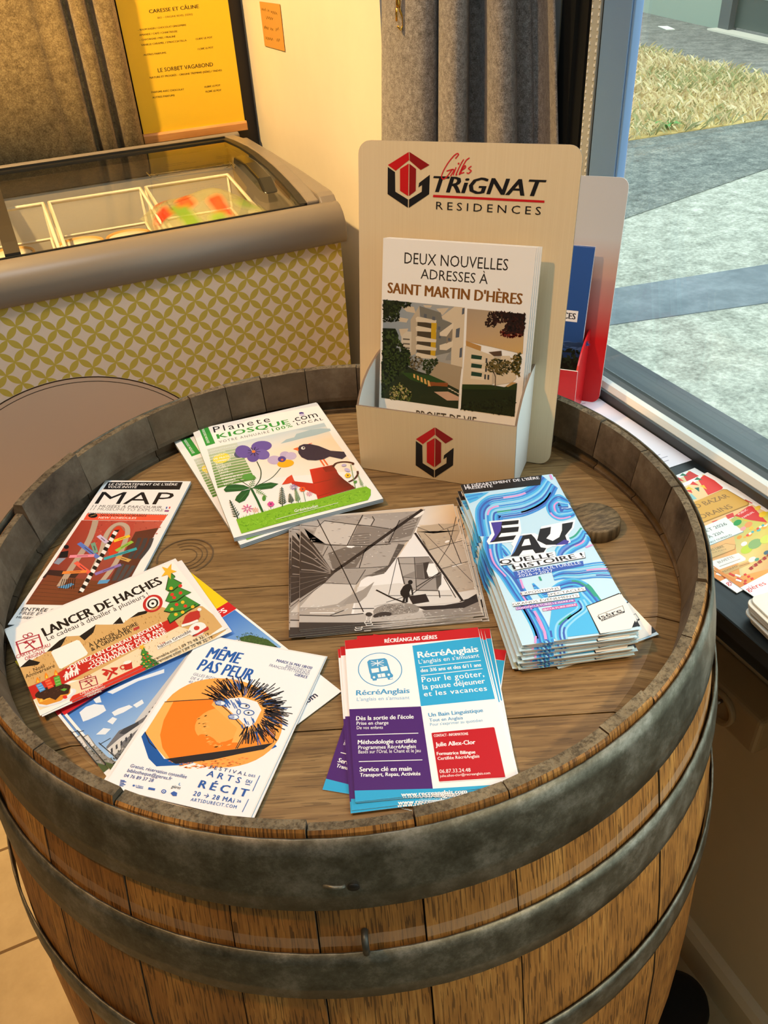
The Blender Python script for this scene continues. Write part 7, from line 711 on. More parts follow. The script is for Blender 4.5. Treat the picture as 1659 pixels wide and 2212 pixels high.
# ------------------------------------------------------------------ the setting
def struct(name, mb, mats, **k): return tag(mb.build(name, mats, **k), kind='structure')
m = MB(); m.box(-3.6, .62, -3.6, 1.75, -.12, 0); struct('floor', m, m_tile())
m = MB()
for x in (-2.75, -2.15, -1.55, -.95, -.35, .25): m.box(x-.0025, x+.0025, -3.5, 1.6, 0, .0006)
for y in (-2.64, -2.04, -1.44, -.84, -.24, .36, .562, .96): m.box(-3.5, .46, y-.0025, y+.0025, 0, .0006)
tag(m.build('floor_joints', plain('grout', '6a5434', .8)), kind='structure')
m = MB(); m.box(-3.6, .75, -3.6, 1.75, 2.7, 2.8); struct('ceiling', m, WHITE_WALL)
m = MB(); m.box(-3.6, .41, 1.60, 1.75, 0, 2.7); struct('wall_back', m, plain('dark_back_wall', '3a3024', .7))
m = MB(); m.box(-3.6, -3.45, -3.6, 1.60, 0, 2.7); struct('wall_left', m, WHITE_WALL)
m = MB(); m.box(-3.45, .62, -3.6, -3.45, 0, 2.7); struct('wall_front', m, WHITE_WALL)
# thick pier beside the freezer: cream flank, pale face towards the window niche
m = MB(); m.box(.41, .75, .80, 1.75, 0, 2.7, 0)
o = struct('wall_right', m, [WHITE_WALL, PIER])
for p in o.data.polygons:
    if abs(p.normal.y+1) < .1: p.material_index = 1
m = MB(); m.box(.465, .64, -3.45, .80, 0, .752); struct('wall_window', m, GREY_WALL)
m = MB(); m.box(.56, .575, .52, .80, .79, 2.7); struct('wall_niche', m, PIER)
m = MB(); m.box(.50, .72, -3.45, .52, 2.15, 2.7); m.box(.50, .72, -3.45, -2.2, .79, 2.15); struct('wall_lintel', m, WHITE_WALL)
m = MB(); m.prism([(.465, 0), (.452, 0), (.446, .075), (.452, .088), (.465, .09)], -3.45, .80, 'y'); struct('baseboard_right', m, GREY_WALL)
m = MB(); m.box(.346, .56, -3.45, .797, .771, .79); m.box(.352, .56, -3.45, .797, .752, .771)
o = struct('window_sill', m, SILL); bevel(o, .0012, 1)

w1 = tag(empty('window_1', (.545, -.9, .79)), kind='structure')
def wpart(name, mb, mat):
    o = mb.build(name, mat); o.parent = w1; o.matrix_parent_inverse = Matrix.Translation((-.545, .9, -.79)); return o
m = MB(); m.box(.512, .516, -2.2, .36, .79, .804); m.box(.535, .549, -2.2, .36, .79, .806); m.box(.516, .535, -2.2, .36, .79, .7965); wpart('bottom_rail', m, DARK_FRAME)
m = MB(); m.prism([(.517, .7965), (.535, .7965), (.535, .8085), (.530, .8115), (.523, .810), (.517, .804)], -2.2, .36, 'y', sm=False); wpart('glazing_bead', m, ALU)
m = MB(); m.box(.549, .556, -2.2, .36, .79, .806); wpart('pane_seal', m, BLACK_RUBBER)
m = MB(); m.box(.5515, .5575, -2.2, .352, .806, 2.15); wpart('pane', m, PANE)
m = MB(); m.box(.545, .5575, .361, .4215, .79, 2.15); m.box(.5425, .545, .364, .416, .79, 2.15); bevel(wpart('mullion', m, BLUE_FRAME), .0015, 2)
m = MB(); m.box(.546, .556, .428, .447, .79, 2.15); sst = wpart('spacer_strip', m, GASKET)
m = MB()
for i in range(150):
    for y in (.4305, .4445): m.box(.5452, .546, y-.0012, y+.0012, .80+i*.008, .8032+i*.008)
o = m.build('spacer_stitching', plain('stitch_white', 'eceee8', .6)); o.parent = sst
m = MB(); m.box(.549, .557, .4215, .428, .79, 2.15); m.box(.548, .574, .447, .452, .79, 2.15); wpart('mullion_seal', m, BLACK_RUBBER)
m = MB(); m.box(.545, .574, .452, .50, .79, 2.15); m.box(.538, .545, .470, .50, .79, 2.15); wpart('side_jamb', m, BLACK_FRAME)
m = MB(); m.box(.55, .574, .50, .52, .79, 2.15); wpart('jamb_lining', m, plain('beige_lining', 'a8987c', .6))
m = MB(); m.box(.53, .60, -2.2, .36, 2.10, 2.15); m.box(.53, .60, -2.2, -2.15, .79, 2.10); wpart('top_rail', m, DARK_FRAME)

m = MB(); m.prism([(.5575, .753), (.665, .753), (.665, .766), (.5575, .790)], -2.2, .80, 'y'); wpart('pane_reflection_band', m, plain('slate_blue_reflection', '39424c', .4))  # solid strip standing in for a dark reflection in the glass
# outside, seen through the pane
GZ = -.05
def slab(name, pts, z, mat, zb=-.3):
    m = MB(); m.prism(pts, zb, z); return tag(m.build(name, mat), kind='structure')
slab('ground', [(.66, -9), (40, -9), (40, 45), (-6, 45), (-6, 1.9), (.66, 1.9)], GZ, m_ground('pale_gravelly_asphalt', ('6c726b', '969c93', 'bec2b9'), 55))
kd = (.988, -.155)
slab('kerb', [(.9, 2.588), (3.02, 2.256), (8, 1.475), (8, .98), (2.666, 1.90), (1.992, 2.043), (.9, 2.25)], GZ+.004, m_ground('kerb_stone', ('58646c', '66727a', '7a868e'), 7, .25), GZ)
slab('road', [(-4, 1.4), (2.964, 3.236), (4.352, 3.595), (16, 6.6), (30, 10), (30, 40), (-4, 40)], GZ+.006, m_ground('dark_asphalt', ('454b4a', '666e6c', '90968f'), 60), GZ)
slab('verge', [(-2, 5.15), (4.193, 4.794), (5.48, 4.729), (6.5, 4.67), (6.849, 6.105), (7.471, 8.779), (6.0, 12.5), (-2, 16)], GZ+.012, m_ground('dry_earth', ('7c6c44', 'a8945c', 'c8b67c'), 9), GZ)
slab('yard', [(-2, 16.2), (6.0, 12.5), (7.471, 8.779), (6.849, 6.105), (6.5, 4.67), (30, 2.0), (30, 40), (-2, 40)], GZ+.009, m_ground('grey_asphalt', ('585854', '767670', '96948c'), 30), GZ)
# dry grass: blades
R = random.Random(11); V = []; F = []; Cc = []
vp = [(-2, 5.15), (4.193, 4.794), (5.48, 4.729), (6.5, 4.67), (6.849, 6.105), (7.471, 8.779), (6.0, 12.5), (-2, 16)]
gc = [lin(c) for c in ('d0c498', 'c2b288', 'dcd2b0', 'a4a078', '969a6c', 'c8b68e', 'b09c74')]
k = 0
while k < 20000:
    p = (R.uniform(2.5, 8), R.uniform(3.3, 12))
    if not inside(p, vp): continue
    patch = sin(p[0]*2.1+1)*sin(p[1]*1.7)+R.uniform(-.9, .9)
    c = gc[R.choice((3, 4, 4)) if patch < -.75 else R.choice((0, 1, 2, 5, 6, 0))]
    h = R.uniform(.04, .12); a = R.uniform(0, 6.28); l = R.uniform(.03, .14); w = R.uniform(.0025, .006); b = len(V)
    V += [(p[0]-w*sin(a), p[1]+w*cos(a), GZ), (p[0]+w*sin(a), p[1]-w*cos(a), GZ), (p[0]+l*.5*cos(a)+w*.7*sin(a), p[1]+l*.5*sin(a), GZ+h*.75), (p[0]+l*cos(a), p[1]+l*sin(a), GZ+h)]
    F += [(b, b+1, b+2), (b, b+2, b+3)]; Cc += [c]*4; k += 1
me = bpy.data.meshes.new('dry_grass'); me.from_pydata(V, [], F); t = NT('dry_grass_blades'); a = t.n('ShaderNodeVertexColor'); a.layer_name = 'ink'; me.materials.append(t.set(a.outputs['Color'], .8, 0, .2))
ca = me.color_attributes.new('ink', 'FLOAT_COLOR', 'POINT'); ca.data.foreach_set('color', [x for c in Cc for x in (*c, 1)])
tag(link('dry_grass', me), 'sun-bleached dry grass on the verge outside the window', 'grass', kind='stuff')
# weeds and a pebble on the verge
def weed(x, y, n, s, c, label, flower=False):
    r = tag(empty('weed', (x, y, GZ+.01)), label, 'weed')
    m = MB(); R = random.Random(int(x*100))
    for i in range(n):
        a = i*6.28/n+R.uniform(-.3, .3); l = s*R.uniform(.7, 1.1); m.add([(0, 0, 0), (l*.5*cos(a)-l*.18*sin(a), l*.5*sin(a)+l*.18*cos(a), l*.45), (l*cos(a), l*sin(a), l*.35), (l*.5*cos(a)+l*.18*sin(a), l*.5*sin(a)-l*.18*cos(a), l*.45)], [(0, 1, 2, 3)])
    m.build('leaves', plain('weed_leaf', c, .6), r)
    if flower:
        m = MB(); m.tube([(0, 0, 0), (.01, 0, s*1.3)], .003); m.build('stem', plain('weed_stem', '8a9a50', .6), r)
        m = MB(); m.lathe([(0, s*1.3), (s*.22, s*1.32), (0, s*1.42)], 8, 0, (.01, 0)); m.build('flower', plain('yellow_petal', 'e8d82a', .5), r)
weed(4.62, 4.93, 9, .13, '4f8a44', 'leafy green weed at the road edge of the dry verge, right of the mullion')
weed(3.62, 5.0, 6, .06, '7fa060', 'small weed with a yellow flower close beside the mullion', True)
weed(4.02, 4.98, 6, .07, '6a8a4a', 'low yellow-flowered weed on the near edge of the verge, midway along', True)
m = MB(); m.lathe([(0, 0), (.05, .012), (.055, .03), (.03, .055), (0, .06)], 12, 0); tag(m.build('pebble', plain('pale_stone', 'cdc6cc', .7), None, (4.35, 5.35, GZ+.03)), 'pale round stone lying in the dry grass outside', 'stone')
# building across the yard
bd = tag(empty('building', (9.52, 9.71, GZ)), 'pale green building with a dark gate, across the yard outside', 'building')
m = MB(); e = Vector((10.551-9.521, 12.653-9.712, 0)).normalized(); nn = Vector((e.y, -e.x, 0))
def bx(m, s0, s1, d0, d1, z0, z1):
    q = [e*s0+nn*d0, e*s1+nn*d0, e*s1+nn*d1, e*s0+nn*d1]; m.prism([(p.x, p.y) for p in q], z0, z1)
bx(m, 0, 9, 0, .3, 0, 4.5); m.build('wall', plain('pale_green_render', '8c9a8c', .8), bd)
m = MB(); bx(m, -8, 0, .02, .3, 2.6, 4.5); m.build('wall_over_gate', plain('pale_green_render_b', '8c9a8c', .8), bd)
m = MB(); bx(m, -.34, 0, -.02, .1, 0, 2.6); m.build('gate_jamb', plain('gate_jamb_grey', '474c4c', .5), bd)
m = MB(); bx(m, -3.4, -.34, .06, .1, .06, 2.6); gl_ = m.build('gate_leaf', plain('gate_dark_green', '39443f', .4), bd)
m = MB(); bx(m, -3.4, -.42, .045, .06, .42, .45); m.build('gate_rail', plain('gate_rail_grey', '8a9690', .4), gl_)
m = MB(); bx(m, -3.4, .02, -.16, .05, 0, .03); m.build('doorstep', plain('pale_concrete', 'c9c4b4', .8), bd)
m = MB(); m.prism([(9.28, 10.72), (9.36, 10.60), (9.16, 10.2), (9.06, 10.26)], GZ+.009, GZ+.016); tag(m.build('road_marking', plain('road_paint', 'e4e4d8', .7)), 'white painted dash on the asphalt outside, near the green building', 'road marking')

# ------------------------------------------------------------------ the barrel
RIM = .95; HZ = .902
def br(z): return .3545-.0545*((z-.475)/.475)**2
barrel = tag(empty('wine_barrel', (0, 0, 0)), 'old oak wine barrel with galvanised hoops standing upright as a table', 'barrel')
seams = [-7.4, -19.5, -31.2, -44, -56.4, -69, -77.7, -92.2, -103.1, -114.9, -124.5, -137.8, -151.3, -163, -175, -187, -198.5, -210.5, -228.1, -246.6, -257, -265.3, -273.5, -283.6, -295.3, -307, -319, -331, -343, -355, -367.4]
R = random.Random(21)
hts = {17: .0035, 18: -.001, 16: -.006, 11: .0015, 12: .001, 10: -.002, 9: .001, 8: -.0015}
for i in range(len(seams)-1):
    a0, a1 = radians(seams[i]-.09), radians(seams[i+1]+.09); top = RIM+hts.get(i, R.uniform(-.0012, .0012)); dr = R.uniform(-.0006, .0006)
    zs = [0.0, .02, .1, .2, .3, .4, .475, .55, .65, .75, .82, .88, .92, top-.002]
    outer = [(br(z)+dr, z) for z in zs]; lip = R.uniform(.0058, .0085)
    prof = outer+[(.2992+dr, top), (.2992-lip, top-.0004), (.2865, .9145), (.2865, .9100), (.2935, .9085), (.2935, .8985), (.2895, .8965)]+[(br(z)-.026, z) for z in (.85, .7, .475, .25, .1, .05, .0)]
    mi = [0]*len(outer)+[2, 1, 1, 1, 1, 1]+[1]*9
    NS = max(2, int(abs(a0-a1)/radians(3))); n = len(prof); V = []
    jit = [R.uniform(-.0006, .0006) for _ in range(NS+1)]
    for k in range(NS+1):
        a = a0+(a1-a0)*k/NS
        for q, (r, z) in enumerate(prof):
            zz = z+(jit[k] if q in (len(outer), len(outer)+1) else 0); V.append((r*cos(a), r*sin(a), zz))
    me = bpy.data.meshes.new('stave'); F = []; M = []; UVS = []
    for k in range(NS):
        for q in range(n):
            q2 = (q+1) % n; F.append((k*n+q, (k+1)*n+q, (k+1)*n+q2, k*n+q2)); M.append(mi[q] if q < len(mi) else 1)
    F += [tuple(range(n)), tuple(range((NS+1)*n-1, NS*n-1, -1))]; M += [1, 1]
    me.from_pydata(V, [], F)
    for mt in (OAK, INNER, ENDG): me.materials.append(mt)
    me.polygons.foreach_set('material_index', M); uv = me.uv_layers.new(name='UVMap')
    for p in me.polygons:
        for li in p.loop_indices:
            v = me.vertices[me.loops[li].vertex_index].co; ang = atan2(v.y, v.x); mid = (a0+a1)/2; da = (ang-mid+pi) % (2*pi)-pi; uv.data[li].uv = (da*.33, v.z)
    bm = bmesh.new(); bm.from_mesh(me); bmesh.ops.recalc_face_normals(bm, faces=bm.faces); bm.to_mesh(me); bm.free()
    link('stave', me, barrel)
def hoop(z0, z1, thick=.0022, off=.0004):
    N = 96; m = MB(); zs = [z0+(z1-z0)*t for t in (0, .25, .5, .75, 1)]
    rb = br(z0) if br(z0) > br(z1) else br(z1)
    f = lambda z: br(z0)+(br(z1)-br(z0))*(z-z0)/(z1-z0)+.0016
    prof = [(f(z)+off+thick, z) for z in zs]; prof[0] = (prof[0][0]-.0008, z0-.0006); prof[-1] = (prof[-1][0]-.0008, z1+.0006)
    prof = [(f(z0)+off, z0)]+prof+[(f(z1)+off, z1)]+[(f(z)+off, z) for z in zs[::-1]][1:]
    m.lathe(prof, N, sm=True); return m.build('hoop', STEEL, barrel)
HOOPS = []
for z0, z1 in ((.894, .9472), (.815, .8555), (.695, .7255), (.2245, .255), (.0945, .135), (.0055, .056)): HOOPS.append(hoop(z0, z1))
# boards of the head
th = radians(-22.0); hd = Vector((cos(th), sin(th))); hn = Vector((-sin(th), cos(th)))
m = MB(); cuts = [-.29, -.19, -.098, -.031, .053, .13, .2, .29]; rr = .2925; rc = .270
def chordpoly(a, b, r):
    P = []
    for s, c in ((1, a), (-1, b)):
        pass
    n = 14; xs = []
    up = [(sqrt(max(0, r*r-y*y)), y) for y in [a+(b-a)*i/n for i in range(n+1)]]
    return [p for p in up]+[(-x, y) for x, y in up[::-1]]
for i in range(len(cuts)-1):
    a, b = max(cuts[i]+.0005, -rr+.0002), min(cuts[i+1]-.0005, rr-.0002)
    po = chordpoly(a, b, rr); pi_ = chordpoly(max(a, -rc), min(b, rc), rc) if a < rc and b > -rc else None
    n = len(po); m.add([(x, y, HZ-.024) for x, y in po]+[(x, y, HZ-.010) for x, y in po], [(k, (k+1) % n, n+(k+1) % n, n+k) for k in range(n)]+[tuple(range(n))[::-1]])
    if pi_ and max(a, -rc) < min(b, rc): m.add([(x, y, HZ-.010) for x, y in po]+[(x, y, HZ-R.uniform(0, .0004)) for x, y in pi_], [(k, (k+1) % n, n+(k+1) % n, n+k) for k in range(n)]+[tuple(range(n, 2*n))])
HEADO = m.build('barrel_head', HEAD, barrel, None, th)
m = MB(); m.lathe([(0, HZ-.002), (.0235, HZ-.002), (.0232, HZ+.011), (.0222, HZ+.0125), (0, HZ+.0125)], 40, 0, (.222, -.0655)); m.build('bung', BUNG, barrel)
m = MB()
for rs in (.011, .016, .0205, .0255, .0262): 
    aa = radians(-160 if rs < .025 else -60); bb = radians(120 if rs < .025 else 200); cxs, cys = -.128*cos(th)+.0715*sin(th), .128*sin(th)+.0715*cos(th); pts = [(cxs+rs*cos(aa+(bb-aa)*k/30), cys+rs*sin(aa+(bb-aa)*k/30)) for k in range(31)]
    m.add([(x, y, HZ+.0004) for x, y in pts]+[(cxs+(x-cxs)*(1-.0007/rs), cys+(y-cys)*(1-.0007/rs), HZ+.0004) for x, y in pts], [(k, k+1, 32+k, 31+k) for k in range(30)])
bs = m.build('burnt_stamp', plain('burnt_mark', '5e4a30', .8), HEADO)
m = MB(); a = radians(-109.8); x, y = (br(.859)+.001)*cos(a), (br(.859)+.001)*sin(a); m.tube([(x*.99, y*.99, .871), (x*1.012, y*1.012, .872), (x*1.014, y*1.014, .866), (x*1.011, y*1.011, .857)], .0022, 8); tag(m.build('hoop_nail', plain('iron_nail', '4a4c48', .5, .7), HOOPS[1]), 'bent iron nail above the second hoop')
m = MB(); a = radians(-111.3); m.tube([((br(.912)+q)*cos(a+s), (br(.912)+q)*sin(a+s), .913-s*.02) for q, s in ((.003, -.04), (.0045, -.02), (.0045, -.006), (.0035, .0))], .0015, 8); m.build('hoop_rivet', STEEL, HOOPS[0])
m = MB(); a = radians(-110.4); m.lathe([(0, 0), (.0036, 0), (.0036, .0006), (0, .0006)], 14); o = m.build('rivet_hole', DARKHOLE, HOOPS[0], ((br(.912)+.0042)*cos(a), (br(.912)+.0042)*sin(a), .9125)); o.rotation_euler = (0, radians(90), a)

# ------------------------------------------------------------------ leaflets lying on the barrel head
Z0 = HZ+.0003
def S(name, w, h, t, **k): return sheet_mesh('printed_sheet', ART[name], w, h, t, **k)
# local directory magazines
mk = S('kiosk', .1475, .2165, .0042, side='b9c6cf', pages=4)
put('magazine', mk, -.0128, .1715, Z0, 3.96, 'garden and blackbird cover magazine lying underneath, only its left and lower edges showing', 'magazine', 'directory magazines with a blackbird cover')
put('magazine', mk, -.0029, .1692, Z0+.0048, -2.96, 'topmost magazine with a blackbird on a red watering can and a violet pansy', 'magazine', 'directory magazines with a blackbird cover')
# housing flyers underneath on the left
mr = S('real', .155, .210, .0004)
c = (-0.1679, -0.0731)
put('flyer', mr, c[0]-.0045, c[1]+.0015, Z0, 19.4, 'housing flyer under its twin, a pale sliver along the left edge', 'flyer', 'housing flyers with a blue sky photograph')
put('flyer', mr, c[0], c[1], Z0+.0007, 20.2, 'housing flyer with blue sky and apartment blocks lying under the axe and hedgehog flyers', 'flyer', 'housing flyers with a blue sky photograph')
mm = S('mapl', .0924, .2157, .0026, side='c9dcea', pages=3)
put('leaflet', mm, -.1889, .1164, Z0+.0014, -29.66, 'narrow folded museum leaflet headed MAP with striped signpost photo', 'leaflet')
mh = S('hache', .1504, .112, .0003)
put('flyer', mh, -.1985, -.0055, Z0+.0044, 8.6, 'second axe-throwing gift flyer mostly hidden under the one with the Christmas tree', 'flyer', 'axe throwing gift flyers')
put('flyer', mh, -.2014, -.0028, Z0+.0050, 10.06, 'axe-throwing gift flyer with a Christmas tree and birthday cake, on top', 'flyer', 'axe throwing gift flyers')
mme = S('meme', .1056, .146, .0003)
for k, (dx, dy, dr) in enumerate(((-.0022, .0018, -1.0), (.0012, -.0004, .5))): put('flyer', mme, -.1445+dx, -.1308+dy, Z0+.0014+k*.0010, -40.17+dr, 'hedgehog storytelling flyer hidden under its twin, only slivers of edge showing', 'flyer', 'hedgehog storytelling flyers')
put('flyer', mme, -.1445, -.1308, Z0+.0034, -40.17, 'white flyer with a hedgehog hiding behind an orange slab, topmost of its pile', 'flyer', 'hedgehog storytelling flyers')
# sailing boat postcards
mp = S('post', .148, .1533, .0004, paper='d8d2c8')
R = random.Random(4)
for k, (dx, dy, dr) in enumerate(((.0045, -.0065, -1.2), (.002, -.0055, .8), (-.002, -.005, -.6), (.004, -.004, -1.6), (-.0105, -.0012, .9), (-.0085, -.0005, 0.2), (.001, -.0025, -.7))):
    put('postcard', mp, .0285+dx, -.0252+dy, Z0+k*.0006, -19.35+dr, 'sailing boat postcard in the pile under the topmost one', 'postcard', 'sailing boat postcards')
put('postcard', mp, .0285, -.0252, Z0+7*.0006, -19.35, 'topmost black and white postcard of a man on a sailing boat with patched sails', 'postcard', 'sailing boat postcards')
# culture season booklets: a thick pile
mb_ = S('eau', .089, .2143, .00125, side='e6dfd6', pages=3, round_=.004)
put('booklet', mb_, 0.1448, -0.0932, Z0, -3.0, 'wavy blue booklet at the bottom of its pile, turned askew to the right', 'booklet', 'wavy blue culture season booklets')
R = random.Random(8)
for k in range(14): put('booklet', mb_, .1425+(R.uniform(-.002, .002)-.0035*(1-k/14)), -.0951+R.uniform(-.002, .0025)-.002*(1-k/14), Z0+.0016+k*.00165, -16.3+R.uniform(-1.3, 1.3), 'wavy blue booklet inside the thick pile beside the display, between the top and bottom ones', 'booklet', 'wavy blue culture season booklets')
put('booklet', mb_, .1425, -.0951, Z0+.0016+14*.00165, -16.3, 'topmost booklet with wavy blue stripes and the big letters EAU', 'booklet', 'wavy blue culture season booklets')
# English lesson flyers
mc = S('recre', .1057, .1457, .00035)
fl = 'four-colour English lesson flyer in the pile under the topmost one, nearly square to it'
for k, (dx, dy, dr, lb) in enumerate(((-.0030, -.0040, -17.6, 'four-colour English lesson flyer twisted clockwise at the bottom of its pile'), (.0010, -.0030, -1.5, fl), (.0062, .0014, -3.4, fl), (-.0062, -.0036, 1.0, fl), (-.0045, -.0030, .5, fl), (.0025, -.0022, -1.2, fl), (.0008, -.0012, -.6, fl))):
    put('flyer', mc, -.012+dx, -.1863+dy, Z0+k*.00055, -19.04+dr, lb, 'flyer', 'four-colour English lesson flyers')
put('flyer', mc, -.012, -.1863, Z0+7*.00055, -19.04, 'topmost four-colour English lesson flyer with red, blue, purple and white fields', 'flyer', 'four-colour English lesson flyers')

# ------------------------------------------------------------------ cardboard brochure holders
TILT = radians(9.5)
PANEL = Matrix(((1, 0, 0, 0), (0, sin(TILT), -cos(TILT), .058), (0, cos(TILT), sin(TILT), 0), (0, 0, 0, 1)))
POCKET = Matrix(((1, 0, 0, 0), (0, 0, -1, 0), (0, 1, 0, 0), (0, 0, 0, 1)))
def mixed(name, mb, mats, geo, parent, base='ffffff'):
    """mesh part carrying its own print (last slot)"""
    V = list(mb.v); F = list(mb.f); M = list(mb.m); n0 = len(V); cols = [lin(base)]*n0
    if geo:
        v, f, c = geo; V += v; F += [tuple(n0+i for i in q) for q in f]; M += [len(mats)]*len(f); cols += c
    me = bpy.data.meshes.new(name); me.from_pydata(V, [], F)
    for q in list(mats)+[PRINT]: me.materials.append(q)
    me.polygons.foreach_set('material_index', M); ca = me.color_attributes.new('ink', 'FLOAT_COLOR', 'POINT'); ca.data.foreach_set('color', [x for c in cols for x in (*c, 1)]); me.update()
    return link(name, me, parent)
def rrect(w, h, r, n=6): return [(cx+r*cos(a0+i*pi/2/n), cy+r*sin(a0+i*pi/2/n)) for cx, cy, a0 in ((w/2-r, r, -pi/2), (w/2-r, h-r, 0), (-w/2+r, h-r, pi/2), (-w/2+r, r, pi)) for i in range(n+1)]
def slabm(mb, pts, M, z0, z1, mi=0, edge=None):
    n = len(pts); A = [tuple(M @ Vector((x, y, z1))) for x, y in pts]; B = [tuple(M @ Vector((x, y, z0))) for x, y in pts]
    mb.add(A, [tuple(range(n))], mi); mb.add(B, [tuple(range(n))[::-1]], mi); mb.add(B+A, [(i, (i+1) % n, n+(i+1) % n, n+i) for i in range(n)], mi if edge is None else edge)
def holder(loc, rz, label, panel_geo, pocket_geo, front, side, panel_mats):
    root = tag(empty('brochure_holder', loc, rz), label, 'brochure holder')
    m = MB(); slabm(m, rrect(.210, .300, .012), PANEL, -.003, 0, 0, 1); mixed('back_panel', m, panel_mats, panel_geo, root)
    m = MB(); slabm(m, [(-.081, 0), (.081, 0), (.081, .0735), (-.081, .0735)], POCKET, -.0022, 0, 0, 1); mixed('pocket_front', m, front, pocket_geo, root)
    prof = [(.002, 0), (.058, 0), (.058+.1025*math.tan(TILT), .1025), (.062, .1022), (.048, .100), (.034, .0965), (.022, .0915), (.012, .0845), (.006, .079), (.002, .0735)]
    for s in (-1, 1):
        m = MB(); n = len(prof); xo, xi = s*.081, s*.0788
        m.add([(xo, y, z) for y, z in prof]+[(xi, y, z) for y, z in prof], [tuple(range(n)), tuple(range(n, 2*n))[::-1]], 0); m.add([(xo, y, z) for y, z in prof]+[(xi, y, z) for y, z in prof], [(i, (i+1) % n, n+(i+1) % n, n+i) for i in range(n)], 1); m.build('pocket_side', side, root)
    m = MB(); m.box(-.0788, .0788, .0022, .056, .0062, .0082); m.build('pocket_floor', front[0], root)
    m = MB(); m.add([(-.0015, .064, .02), (-.0015, .122, .0), (-.0015, .094, .19), (.0015, .064, .02), (.0015, .122, .0), (.0015, .094, .19)], [(0, 1, 2), (5, 4, 3), (0, 3, 4, 1), (1, 4, 5, 2), (2, 5, 3, 0)]); m.build('easel_strut', front[0], root)
    return root
def geo(name, w, h, M, lift=.0002):
    V, F, Cc = print_geo(ART[name], w, h); return [tuple(M @ Vector((x, y+h/2, z+lift))) for x, y, z in V], F, Cc
EDGE = plain('raw_card_edge', '86705a', .8)
DL, DR = (.13, .075, HZ+.0004), radians(-44.665)
holder(DL, DR, 'tall white cardboard brochure holder with a red and black hexagon logo, on the barrel', geo('panel', .21, .30, PANEL), geo('pocket', .162, .0735, POCKET), [CARD, EDGE], [CARD_SIDE, EDGE], [CARD, EDGE])
MD = Matrix.Translation(DL) @ Matrix.Rotation(DR, 4, 'Z')
mbr = S('broch', .148, .210, .0022, paper='ece8e0', side='dedad2', pages=3)
for k in range(4):
    t = radians(13-k*.8); q = 3-k; dx = .001+k*.0016; y0 = .030+k*.0034
    L = Matrix(((1, 0, 0, dx), (0, sin(t), -cos(t), y0+.1155*sin(t)), (0, cos(t), sin(t), .1155*cos(t)-k*.0004), (0, 0, 0, 1)))
    o = link('brochure', mbr); o.matrix_world = MD @ L
    tag(o, 'front housing brochure with two apartment photographs in the white holder' if k == 0 else 'housing brochure standing behind the front one in the white holder', 'brochure', 'housing brochures in the white holder')
# second holder on the sill: printed fade from grey-white to red
t = NT('faded_print_card'); cc = t.n('ShaderNodeTexCoord'); sp = t.n('ShaderNodeSeparateXYZ'); t.l(cc.outputs['Object'], sp.inputs[0])
FADE = t.set(t.ramp(t.math('MULTIPLY', sp.outputs[2], 1/.3), [(.30, 'c4141a'), (.62, 'b89c94'), (.74, 'bcbec4')]), .35, 0, .45)
RED = plain('red_card', 'c4151b', .35); WEDGE = plain('white_card_edge', 'd8d4d0', .6)
D2, R2 = (.386, .327, .7905), radians(-47)
holder(D2, R2, 'red and white faded brochure holder on the window sill, behind the white one', None, None, [RED, WEDGE], [RED, RED], [FADE, WEDGE])
MD2 = Matrix.Translation(D2) @ Matrix.Rotation(R2, 4, 'Z')
mb2 = S('blue', .148, .210, .003, paper='e8e8ee', side='d8dae4', pages=2)
for k in range(2):
    t_ = radians(12-k); L = Matrix(((1, 0, 0, .002), (0, sin(t_), -cos(t_), .030+k*.005+.1135*sin(t_)), (0, cos(t_), sin(t_), .1155*cos(t_)), (0, 0, 0, 1)))
    o = link('brochure', mb2); o.matrix_world = MD2 @ L; tag(o, ('front ' if k == 0 else 'second ')+'deep blue brochure with dark trees in the red and white holder', 'brochure', 'blue brochures in the red holder')

# ------------------------------------------------------------------ papers and boards on the window sill
SZ = .7903
put('printed_page', S('page', .21, .297, .0004), .5096-.105, .108+.1485, SZ, .6, 'white printed page lying on the black sill beside the window frame', 'paper')
mz = S('bazar', 0.1387, 0.1884, .0004)
BZ = (0.4485, -0.0242)
flz = 'festival fair flyer underneath, its corner showing above and left of the top one'
put('flyer', mz, BZ[0]-.008, BZ[1]+.0185, SZ, 4.6, 'lowest festival fair flyer of the sill pile, a white corner sticking out towards the barrel', 'flyer', 'festival fair flyers on the sill')
put('flyer', mz, BZ[0]-.0095, BZ[1]+.0165, SZ+.0006, 5.6, 'middle festival fair flyer of the sill pile, its bunting showing above the top one', 'flyer', 'festival fair flyers on the sill')
put('flyer', mz, BZ[0], BZ[1], SZ+.0013, 6.26, 'topmost festival fair flyer on the sill with bunting and a golden title board', 'flyer', 'festival fair flyers on the sill')
m = MB(); m.prism([(x, y-.05) for x, y in rrect(.10, .10, .009)], 0, .0023); mco = bevel(m.build('coaster', COASTER), .0004, 1)
tag(mco, 'topmost cream board of the stack at the sill edge', 'coaster', 'cream boards stacked on the sill')
R = random.Random(3); CX, CY = .3602+.0475, -.1417-.0475
mco.location = (CX, CY, SZ+8*.0025); mco.rotation_euler = (0, 0, radians(-6))
for k in range(8):
    c = mco.copy(); COL.objects.link(c); c.location = (CX+R.uniform(-.004, .003)-(.003 if k in (6, 3) else 0), CY+R.uniform(-.003, .003)-(8-k)*.0008, SZ+k*.0025); c.rotation_euler = (0, 0, radians(-6+R.uniform(-2.5, 2.5))); c['label'] = 'cream round-cornered board in the sill stack, under the topmost one'
